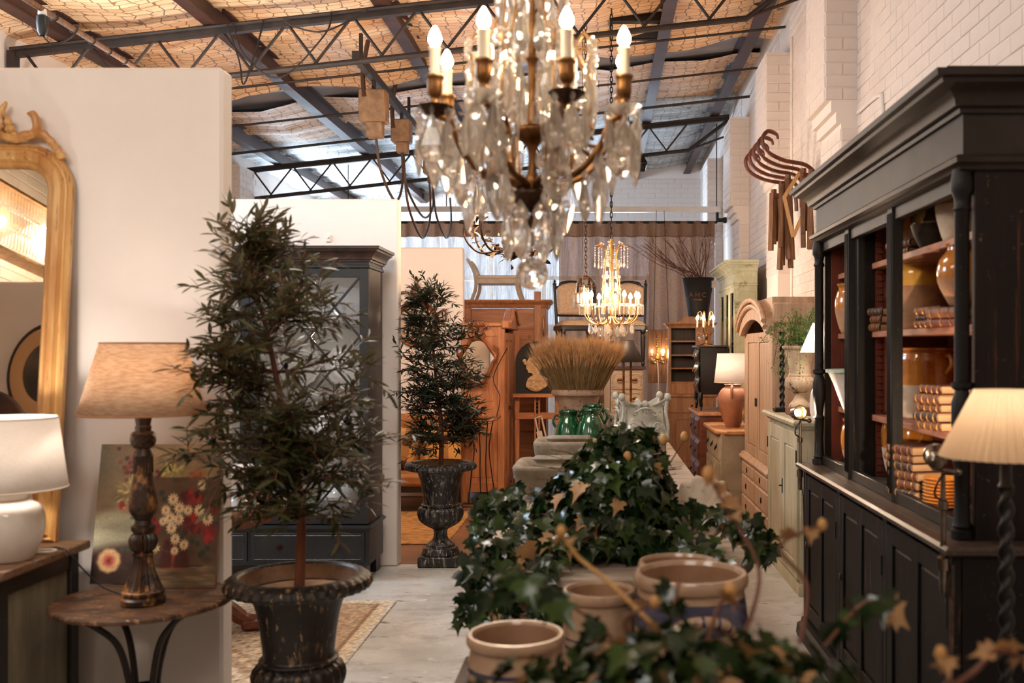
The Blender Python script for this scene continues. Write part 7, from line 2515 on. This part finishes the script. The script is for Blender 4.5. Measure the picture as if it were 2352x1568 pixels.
m_grey = M('grey-beige paint', (162, 146, 122), (138, 122, 98), sc=4, rough=.6, bump=.12, bsc=40, spots=[((106, 90, 70), 14, .62, .7)])
m_topw = M('honey waxed top', (196, 140, 92), (164, 108, 66), sc=3, st=(1, 8, 8), rough=.35)
o, w, f, k_ = rhs('grey_cupboard', 'low grey-beige cupboard with a honey wooden top under the clay lamp', 'cupboard', 1.10, 1.52, 9.12, 10.25)
box_part('carcass', m_grey, o, -w, w, f, k_, .06, .80)
box_part('plinth', m_grey, o, -w - .01, w + .01, f - .01, k_, 0, .06)
P = [(-w - .03, k_), (-w - .03, f + .04), (-w + .02, f + .0), (-w + .04, f - .05), (w - .04, f - .05), (w - .02, f + .0), (w + .03, f + .04), (w + .03, k_)]
MB().prism(P, .80, .835, 'z').build('top', m_topw, o, bevel=.008)
for i in range(3):
    a = -w + .03 + i * (2 * w - .06) / 3
    c = a + (2 * w - .06) / 3 - .012
    d = raised(a, c, f - .001, .55, .78, .012, .012).build('drawer', m_grey, o, sharp=10)
    drop_handle(d, (a + c) / 2, f - .014, .68, m_black, .07)
    d = door(o, a, c, .08, .53, f - .016, m_grey, st=.05)
    drop_handle(d, c - .04, f - .018, .36, m_black, .06)
m_terr = M('smoky terracotta', (164, 108, 78), (122, 76, 54), sc=4, rough=.6, bump=.15, spots=[((92, 58, 42), 7, .6, .7), ((190, 134, 100), 10, .62, .7)])
o = thing('clay_jar_lamp', 'terracotta oil jar lamp with a cream drum shade on the grey cupboard', 'lamp', (1.27, 9.58, .8355))
MB().lathe(prof([(.06, 0), (.07, .01), (.12, .14), (.15, .24), (.145, .30), (.11, .36), (.075, .39), (.085, .41)], 5), 36).build('jar', m_terr, o)
for a in (-PI / 2 - .2, PI / 2 - .2):
    c, s_ = math.cos(a), math.sin(a)
    MB().tube(cr([(.08 * c, .08 * s_, .385), (.13 * c, .13 * s_, .39), (.155 * c, .155 * s_, .34), (.142 * c, .142 * s_, .28)], 6), .014, 8).build('handle', m_terr, o)
MB().lathe([(.012, .41), (.012, .5), (.02, .5), (.02, .56), (.001, .56)], 12).build('socket', m_chrome, o)
MB().lathe([(.084, .4), (.001, .41)], 24, cap0=False).build('lid', m_terr, o)
shade_lamp_shade(o, .178, .148, .43, .705, m_whitesh, m_rimw)
MB().ball((0, 0, .575), .03, 12, 8).build('bulb', emit('clay lamp bulb', (255, 224, 176), 14), o)
light('clay_lamp_light', 'POINT', (1.27, 9.58, 1.42), 26, (1, .9, .8), radius=.045)
o = thing('silver_ornament', 'small silver ornament and oval tray beside the clay lamp', 'ornament', (1.37, 9.25, .8355))
MB().lathe(prof([(.04, 0), (.03, .02), (.015, .05), (.03, .08), (.02, .11), (.004, .13)], 4), 14).build('vase', m_chrome, o)
MB().lathe([(.12, 0), (.13, .006), (.1, .012), (.001, .012)], 28, T(.05, .12, .13) @ RX(PI / 2 - .2) @ S(.7, 1, 1)).build('oval_tray', m_brass, o)

m_pgrey = M('pale greyed pine', (190, 158, 130), (160, 128, 102), sc=3, st=(6, 6, .7), rough=.55, bump=.12, spots=[((118, 90, 70), 24, .64, .7)])
o, w, f, k_ = rhs('arched_armoire', 'greyed pine armoire with an arched bonnet over a chest of drawers', 'armoire', 1.315, 1.665, 7.64, 9.10)
box_part('lower_carcass', m_pgrey, o, -w, w, f - .02, k_, .09, .60)
for (x, y) in ((-w, f - .02), (w - .08, f - .02), (-w, k_ - .08), (w - .08, k_ - .08)):
    box_part('bracket_foot', m_pgrey, o, x, x + .08, y, y + .08, 0, .09)
MB().mould([(-.02, .59), (.0, .59), (.025, .60), (.03, .62), (.012, .64), (.0, .66), (-.02, .66)], u_path(w, f - .02, k_)).build('waist_moulding', m_pgrey, o)
for (zz0, zz1, n) in ((.47, .575, 2), (.29, .455, 1), (.11, .275, 1)):
    for i in range(n):
        a = -w + .03 + i * (2 * w - .06) / n
        c = a + (2 * w - .06) / n - .012
        d = raised(a, c, f - .021, zz0, zz1, .012, .01).build('drawer', m_pgrey, o, sharp=10)
        for q in ((.5,) if n == 2 else (.2, .8)):
            MB().ball((a + (c - a) * q, f - .036, (zz0 + zz1) / 2), .02, 10, 8, (1, .3, 1.3)).build('escutcheon', m_black, d)
box_part('side', m_pgrey, o, w - .03, w, f + .03, k_, .64, 1.86)
box_part('side', m_pgrey, o, -w, -w + .03, f + .03, k_, .64, 1.86)
box_part('back', m_pgrey, o, -w, w, k_ - .02, k_, .64, 1.86)
box_part('corner_stile', m_pgrey, o, w - .10, w, f, f + .03, .64, 1.82)
box_part('corner_stile', m_pgrey, o, -w, -w + .10, f, f + .03, .64, 1.82)
for (a, c) in ((-w + .105, -.004), (.004, w - .105)):
    d = door(o, a, c, .66, 1.72, f + .0, m_pgrey, st=.08)
    MB().tube([((c - .03) if a < -.1 else a + .03, f - .012, 1.10), ((c - .03) if a < -.1 else a + .03, f - .012, 1.17)], .005, 6).build('key', m_black, d)
AP = [(-w - .02, 1.70)] + [(-w - .02 + (2 * w + .04) * q / 16, 1.80 + .19 * math.sin(PI * q / 16) ** .6) for q in range(17)] + [(w + .02, 1.70)] + [(w - .06 - (2 * w - .12) * q / 12, 1.70 + .13 * math.sin(PI * q / 12) ** .7) for q in range(13)]
MB().prism(AP, f - .05, f + .01, 'y').build('arched_bonnet', m_pgrey, o)
for dz, yy in ((0, -.07), (-.05, -.06)):
    MB().tube([(p[0], f + yy, p[1] + dz) for p in AP[1:18]], .022, 8).build('bonnet_moulding', m_pgrey, o)
box_part('side_frieze', m_pgrey, o, w - .01, w + .03, f - .0, k_, 1.78, 1.94, bevel=.012)
box_part('top', m_pgrey, o, -w, w, f, k_, 1.86, 1.985)

m_pgreen = M('pale grey-green paint', (188, 178, 150), (164, 152, 124), sc=4, st=(3, 3, .6), rough=.55, bump=.12, spots=[((112, 98, 74), 14, .63, .69, (6, 6, .25)), ((206, 198, 172), 16, .6, .7)])
o, w, f, k_ = rhs('pale_cupboard', 'pale grey-green cupboard with two long doors carrying the fern urn', 'cupboard', 1.275, 1.63, 6.36, 7.5)
box_part('carcass', m_pgreen, o, -w, w, f, k_, .08, 1.06)
MB().mould([(-.02, 0), (.012, 0), (.014, .06), (.0, .08), (-.02, .08)], u_path(w, f, k_)).build('plinth', m_pgreen, o)
MB().mould([(-.4, 1.06), (.0, 1.06), (.015, 1.065), (.03, 1.085), (.05, 1.09), (.055, 1.11), (.045, 1.125), (-.4, 1.125)], u_path(w, f, k_)).build('top_moulding', m_pgreen, o)
box_part('top', m_pgreen, o, -w + .01, w - .01, f + .01, k_, 1.07, 1.127)
for (a, c) in ((-w + .02, -.003), (.003, w - .02)):
    d = door(o, a, c, .10, 1.04, f - .02, m_pgreen, st=.10)
    if a > -.1:
        MB().tube([(a + .05, f - .045, .64), (a + .05, f - .02, .64)], .005, 6).build('key', m_black, d)
        MB().box(a + .04, a + .06, f - .024, f - .02, .59, .69).build('key_plate', m_black, d)
    MB().box((a if a < -.1 else c - .012), (a + .012 if a < -.1 else c), f - .026, f - .02, .85, .93).build('hinge', m_black, d)

# rusted urn with a maidenhair fern, twisted candlestick, small lamp
m_peel = M('peeling cream and rust', (206, 180, 150), (176, 146, 116), sc=7, rough=.75, bump=.4, bsc=30, spots=[((96, 56, 34), 12, .56, .63), ((58, 36, 26), 26, .62, .68)])
o = thing('rusted_urn', 'peeling cream and rust urn on the pale cupboard', 'urn', (1.37, 6.86, 1.1275))
MB().box(-.085, .085, -.085, .085, 0, .055).build('plinth', M('rusty brick plinth', (134, 74, 50), (92, 50, 34), sc=9, rough=.8), o, bevel=.006)
MB().lathe(prof([(.075, .055), (.07, .075), (.04, .11), (.035, .14), (.05, .155)], 5), 28).build('foot', m_peel, o)
MB().lathe(prof([(.04, .155), (.085, .185), (.10, .225), (.09, .255), (.075, .265)], 5), 80, rf=lambda a, r, z: r * (1 + .03 * math.cos(a * 18)), cap0=False).build('lobed_bowl', m_peel, o)
MB().lathe(prof([(.078, .262), (.08, .275), (.073, .29), (.08, .36), (.10, .44), (.115, .455), (.12, .47), (.105, .475), (.09, .44)], 5), 32, cap0=False).build('neck', m_peel, o)
MB().lathe([(.093, .44), (.001, .445)], 24, cap0=False).build('soil', m_crockdk, o)
m_fern = leaf_mat('bright fern green', (74, 120, 34), (96, 138, 56), (104, 150, 48), .5, .25)
m_fstem = M('black fern stem', (34, 24, 18), rough=.4)
o = thing('maidenhair_fern', 'bright green maidenhair fern spilling from the rusted urn', 'fern', (1.37, 6.86, 1.575))
rnd = random.Random(8)
for k in range(34):
    a = rnd.uniform(0, 2 * PI)
    L = rnd.uniform(.16, .34)
    up = rnd.uniform(.02, .26)
    dn = -.22 if rnd.random() < .35 else rnd.uniform(-.05, .1)
    e = Vector((math.cos(a) * L * .85, math.sin(a) * L * .8, dn * .9 + up * .4))
    m_ = Vector((math.cos(a) * L * .45, math.sin(a) * L * .45, up + .03))
    p = cr([(0, 0, -.02), m_, e], 9)
    fr = MB().tube(p, .0016, 4, cap=False).build('stem', m_fstem, o)
    lf_ = MB()
    for q in range(5, len(p)):
        for j in range(9):
            c0 = p[q] + Vector((rnd.gauss(0, .022), rnd.gauss(0, .022), rnd.gauss(-.004, .018)))
            s_ = rnd.uniform(.007, .012)
            u_ = Vector((rnd.gauss(0, 1), rnd.gauss(0, 1), rnd.gauss(0, .6))).normalized()
            v_ = u_.cross(Vector((rnd.gauss(0, .5), rnd.gauss(0, .5), 1))).normalized()
            lf_.add([c0, c0 + (u_ + v_ * .6) * s_, c0 + u_ * s_ * 1.3, c0 + (u_ - v_ * .6) * s_], [(0, 1, 2, 3)])
    stuff(lf_.build('leaflets', m_fern, fr, sharp=0))
o = thing('twist_candlestick', 'black barley-twist stick on a square foot beside the fern urn', 'candlestick', (1.315, 7.22, 1.1275))
MB().box(-.06, .06, -.05, .05, 0, .03).build('foot', m_black, o, bevel=.004)
MB().lathe([(.016, .03 + .55 * k / 90) for k in range(91)], 14, rf=lambda a, r, z: r * (1 + .32 * math.cos(2 * (a - z * 55)))).build('twisted_stem', m_black, o)
o = thing('small_lamp', 'small lamp with a white pleated shade half behind the bookcase', 'lamp', (1.445, 6.55, 1.1275))
MB().lathe(prof([(.06, 0), (.06, .01), (.07, .05), (.065, .16), (.03, .23), (.012, .26), (.012, .45)], 5), 24).build('base', m_porc, o)
MB().lathe([(.13, .43), (.05, .62), (.048, .625)], 160, rf=lambda a, r, z: r * (1 + .025 * math.cos(a * 40)), cap0=False).build('pleated_shade', m_whitesh, o, sharp=0)
MB().ball((0, 0, .50), .022, 10, 8).build('bulb', emit('small lamp bulb', (255, 224, 180), 8), o)
light('small_lamp_light', 'POINT', (1.445, 6.55, 1.635), 4.5, WARM2, radius=.03)
# ---------------------------------------------------------------- ivy in the stone planter and the plant nearest the camera
m_ivy = leaf_mat('dark glossy ivy leaf', (20, 38, 18), (52, 68, 38), (36, 58, 26), .2, .08)
m_ivy2 = leaf_mat('mid green ivy leaf', (50, 70, 30), (84, 100, 56), (66, 88, 38), .25, .15)
m_dry = leaf_mat('dry tan leaf', (156, 110, 66), (180, 140, 96), (186, 150, 104), .6, .2)
m_stem = M('red-brown vine stem', (118, 70, 48), (90, 56, 38), sc=20, rough=.5)
LOBES = [(0, 0), (.16, -.10), (.34, -.02), (.50, .16), (.30, .26), (.44, .50), (.24, .50), (.12, .62), (0, 1.0)]


def lobed(name, L, mat):
    pts = LOBES + [(-x, y) for x, y in LOBES[-2:0:-1]]
    v = [(x * L, y * L, .30 * abs(x) * L - .30 * y * y * L) for x, y in pts]
    v.append((0, .32 * L, -.03 * L))
    c = len(pts)
    f = [(c, i, (i + 1) % c) for i in range(c)]
    return MB().add(v, f).mesh(name, mat, 180), v, f


def leafy(o, mats, L, spots_, per, rnd, dry=.04):
    """spots_: list of (position, outward direction); nearest leaves become parts"""
    ms = [lobed('ivy_leaf', L, m) for m in mats]
    Ms = []
    for (p, out) in spots_:
        out = (out + Vector((rnd.gauss(0, .35), rnd.gauss(0, .35), rnd.gauss(0, .3)))).normalized()
        yd = (out * .5 + Vector((rnd.gauss(0, .5), rnd.gauss(0, .5), -.75))).normalized()
        x = yd.cross(out)
        if x.length < .01:
            continue
        x.normalize()
        z = x.cross(yd)
        R_ = Matrix((x, yd, z)).transposed().to_4x4()
        R_.translation = p
        Ms.append((p.y - .3 * p.z, R_ @ S(*(rnd.uniform(.6, 1.15),) * 3)))
    Ms.sort(key=lambda q: q[0])
    rest = [MB() for _ in ms]
    for i, (_, Mx) in enumerate(Ms):
        r = rnd.random()
        k = 0 if r < .72 else (1 if r < 1 - dry else 2)
        if i < per:
            inst(ms[k][0], 'leaf', o, M=Mx)
        else:
            rest[k].add(ms[k][1], ms[k][2], Mx)
    for k, b in enumerate(rest):
        if b.v:
            stuff(b.build('foliage', mats[k], o, sharp=180))


rnd = random.Random(17)
o = thing('ivy_plant', 'dense glossy ivy spilling over the stone planter', 'plant', (.02, 3.93, .86))
sp = []
for k in range(1050):
    a, e = rnd.uniform(0, 2 * PI), math.asin(-.18 + 1.17 * rnd.random() ** .9)
    q = rnd.uniform(.72, 1.04)
    d = Vector((math.cos(a) * math.cos(e), math.sin(a) * math.cos(e), math.sin(e)))
    ux = .33 if d.x < 0 else (.34 if d.x < .45 else .27)
    sp.append((Vector((d.x * ux * q * (1 - .35 * max(d.z, 0)) + .085 * d.z, d.y * .30 * q, .02 + d.z * .40 * q * (1 + .12 * mnoise.noise(d * 2)))), d))
trails = [[(-.28, -.1, .08), (-.38, -.28, .0), (-.44, -.42, -.07), (-.47, -.50, -.2)], [(-.22, -.18, .1), (-.33, -.36, .0), (-.35, -.45, -.12), (-.36, -.48, -.24)], [(-.1, -.22, .08), (-.2, -.42, .0), (-.22, -.48, -.14), (-.2, -.5, -.22)],
          [(.25, -.05, .12), (.42, -.2, .10), (.52, -.3, .06), (.58, -.36, .0)], [(-.3, 0, .15), (-.42, -.05, .12), (-.47, -.12, .02)], [(.15, -.2, .05), (.3, -.4, .03), (.36, -.46, -.02)]]
for tpath in trails:
    p = cr(tpath, 8)
    MB().tube(p, .0028, 5).build('vine', m_stem, o)
    for q in range(3, len(p)):
        for j in range(3):
            sp.append((p[q] + Vector((rnd.gauss(0, .03), rnd.gauss(0, .025), rnd.gauss(0, .025))), Vector((0, -1, .4))))
for k in range(26):
    a = rnd.uniform(0, 2 * PI)
    e = Vector((.30 * math.cos(a), .26 * math.sin(a), rnd.uniform(.05, .34)))
    MB().tube(cr([(0, 0, -.02), (e.x * .4, e.y * .4, e.z * .8), tuple(e)], 5), .002, 4, cap=False).build('vine', m_stem, o)
leafy(o, (m_ivy, m_ivy2, m_dry), .082, sp, 300, rnd)
m_bud = M('tan seed head', (206, 160, 96), (176, 122, 66), sc=20, rough=.6)
for (x, y, z, dx) in ((.28, .0, .36, .03), (.10, -.18, .30, -.02), (.20, -.12, .36, .02)):
    st = MB().tube(cr([(x * .8, y, z - .14), (x, y, z - .05), (x + dx, y, z)], 5), .0025, 5).build('seed_stem', m_stem, o)
    MB().ball((x + dx, y, z + .01), .016, 8, 6, (1, 1, 1.4)).build('seed_head', m_bud, st)

m_pot2 = M('brown plant pot', (122, 82, 58), (92, 60, 42), sc=7, rough=.7)
o = thing('plant_pot', 'brown clay pot on the bench under the blurred leaves', 'pot', (.12, 1.60, .6205))
MB().lathe(prof([(.11, 0), (.12, .02), (.16, .26), (.165, .28)], 5), 36).build('body', m_pot2, o)
MB().lathe([(.165, .28), (.18, .285), (.18, .325), (.165, .33), (.155, .30), (.001, .29)], 36, cap0=False).build('rim', m_pot2, o)
o = thing('foreground_plant', 'blurred dark leafy plant with dry orange leaves and curling stems', 'plant', (.12, 1.60, .92))
sp = []
for k in range(600):
    a, e = rnd.uniform(0, 2 * PI), math.asin(rnd.random() ** .8)
    q = rnd.uniform(.6, 1.04)
    d = Vector((math.cos(a) * math.cos(e), math.sin(a) * math.cos(e), math.sin(e)))
    sp.append((Vector((d.x * (.35 if d.x < 0 else .37) * q, d.y * .24 * q, .02 + d.z * .175 * q)), d))
for tpath in ([(-.1, .1, .16), (-.2, .16, .22), (-.27, .2, .24), (-.32, .22, .2)], [(.25, .05, .16), (.33, .1, .22), (.38, .12, .20)], [(.0, .12, .17), (.02, .18, .24)]):
    p = cr(tpath, 8)
    MB().tube(p, .003, 5).build('vine', m_stem, o)
    for q in range(3, len(p), 2):
        sp.append((p[q] + Vector((rnd.gauss(0, .015), rnd.gauss(0, .015), rnd.gauss(0, .01))), Vector((0, -1, .5))))
leafy(o, (m_ivy, m_ivy2, m_dry), .062, sp, 300, rnd, .11)
# long stems that stand above the leaves
tips = [([(.0, .1, .15), (-.1, .14, .24), (-.16, .16, .285), (-.19, .16, .33)], .0045),
        ([(.12, .1, .15), (.16, .16, .26), (.11, .22, .36), (.08, .25, .42)], .004),
        ([(.22, .1, .15), (.24, .14, .24), (.2, .18, .30), (.28, .2, .335)], .004),
        ([(.2, -.1, .08), (.34, -.12, .12), (.43, -.12, .17), (.47, -.12, .205), (.52, -.12, .185)], .005),
        ([(.38, -.12, .14), (.40, -.12, .17), (.385, -.12, .20)], .003),
        ([(.06, .08, .16), (.08, .1, .21), (.1, .1, .24)], .004), ([(-.06, .06, .16), (-.08, .06, .2), (-.03, .06, .23)], .004)]
dl, dlv, dlf = lobed('dry_leaf', .05, m_dry)
for i, (tp, r) in enumerate(tips):
    p = cr(tp, 7)
    st = MB().tube(p, [r * (1.1 - .5 * k / len(p)) for k in range(len(p))], 7).build('long_stem', m_stem if i else m_bud, o)
    MB().ball(tuple(p[-1]), .009 + .003 * (i % 2), 8, 6, (1, 1, 1.4)).build('bud', m_bud, st)
    for j in range(2 + (i in (1, 3)) * 2):
        q = p[-3 - 2 * j] if len(p) > 3 + 2 * j else p[-2]
        inst(dl, 'dry_leaf', st, tuple(q), (rnd.uniform(-.8, .8), rnd.uniform(-.8, .8), rnd.uniform(0, 6)), rnd.uniform(.6, 1.1))

# ---------------------------------------------------------------- things hung under the roof
m_box = M('dusty tan switch box', (150, 116, 80), (112, 82, 56), sc=10, rough=.6)
rail = thing('cable_festoon', 'overhead cable rail with tan junction boxes and looped cables', 'cable rail', (-2.12, 8.6, 4.12))
MB().bar((0, 0, 0), (0, 6.6, 0), .06, .08).build('rail', m_steel, rail)
for y in (.2, 2.4, 4.6):
    MB().bar((0, y, .04), (0, y, .25), .03, .03).build('hanger', m_steel, rail)
for (y, s_) in ((.7, 1.25), (2.0, 1.0), (3.9, 1.0)):
    MB().box(-.10 * s_, .10 * s_, y - .09, y + .09, -.34 * s_, -.10 * s_).build('junction_box', m_box, rail, bevel=.01)
    MB().box(-.05 * s_, .07 * s_, y - .06, y + .06, -.45 * s_, -.34 * s_).build('plug_socket', m_box, rail, bevel=.006)
    MB().bar((0, y, 0), (0, y, -.2), .05, .03).build('drop_bracket', m_steel, rail)
    MB().tube(cr([(-.05, y - .02, .34), (-.09, y - .05, .05), (-.07, y - .09, -.2)], 6), .022, 8).build('feed_pipe', m_brownc, rail)
for (ya, yb_, dz) in ((.75, 2.0, .55), (2.05, 3.9, .5), (3.95, 5.4, .55), (2.1, 3.7, .75)):
    MB().tube(cr([(0, ya, -.45), (.03, ya + .1, -.45 - dz * .7), (.06, (ya + yb_) / 2, -.5 - dz), (.03, yb_ - .1, -.45 - dz * .6), (0, yb_, -.4)], 8), .013, 7).build('cable_loop', m_brownc, rail)
pole = thing('lamp_pole', 'slanting wooden pole under the roof with a hanging lamp holder', 'pole', (0, 0, 0))
a, b_ = pt(15, -30, 5.3), pt(318, 160, 7.0)
MB().tube([a, b_], .018, 8).build('pole', m_oldwood, pole)
c = a.lerp(b_, .22)
MB().lathe([(.012, .0), (.03, -.01), (.032, -.05), (.026, -.10), (.014, -.12)], 14, T(c.x, c.y, c.z - .03)).build('lamp_holder', m_cable, pole)
MB().lathe([(.022, .03), (.024, .0), (.012, -.005)], 12, T(c.x, c.y, c.z - .03)).build('collar', m_whitepaint, pole)
MB().tube(cr([c + Vector((0, 0, -.15)), c + Vector((.05, .03, -.19)), c + Vector((.12, .1, -.12)), c + Vector((.12, .16, -.04))], 6), .005, 6).build('flex', m_cable, pole)
for k in range(5):
    q = a.lerp(b_, .3 + .14 * k)
    MB().tube([q + Vector((.024 * math.cos(t), 0, .024 * math.sin(t))) for t in [2 * PI * j / 10 for j in range(10)]], .004, 5, closed=True).build('cable_tie', m_cable, pole)
MB().tube([a.lerp(b_, .1), a.lerp(b_, .1) + Vector((0, 0, .6))], .004, 5).build('wire', m_steel, pole)
tr_y = 8.12
for k, (x0, x1, dz) in enumerate(((-3.0, -2.2, .45), (-2.6, -1.9, .12), (-3.05, -2.75, .5))):
    tag(MB().tube(cr([(x0, tr_y, roofz(x0) - .0), (x0 + .1, tr_y, roofz(x0) - dz * .6), ((x0 + x1) / 2, tr_y - .03, roofz(x0) - dz), (x1 - .05, tr_y, roofz(x1) - dz * .4), (x1, tr_y, roofz(x1) - .0)], 7), .007, 6).build('hanging_cable', m_cable),
        ('long black cable drooping from the near roof truss', 'short black cable tied along the near roof truss', 'tight black cable loop on the near roof truss')[k], 'cable')
for (px_, py_, d, w_, lab) in ((1462, 42, 9.8, .27, 'black square hood hanging above the tiered chandelier'), (1443, 362, 13.0, .24, 'dark square hood hanging near the far truss')):
    c = pt(px_, py_, d)
    hd = thing('lamp_hood', lab, 'hood', (c.x, c.y, c.z - .14))
    MB().lathe([(w_ * 1.35, 0), (w_ * 1.4, .03), (w_ * .7, .28), (.03, .30)], 4, RZ(PI / 4), cap0=False).build('hood', m_black, hd, sharp=20, solid=.006)
    MB().tube([(0, 0, .29), (0, 0, roofz(c.x) + .19 - c.z + .14)], .012, 6).build('rod', m_black, hd)
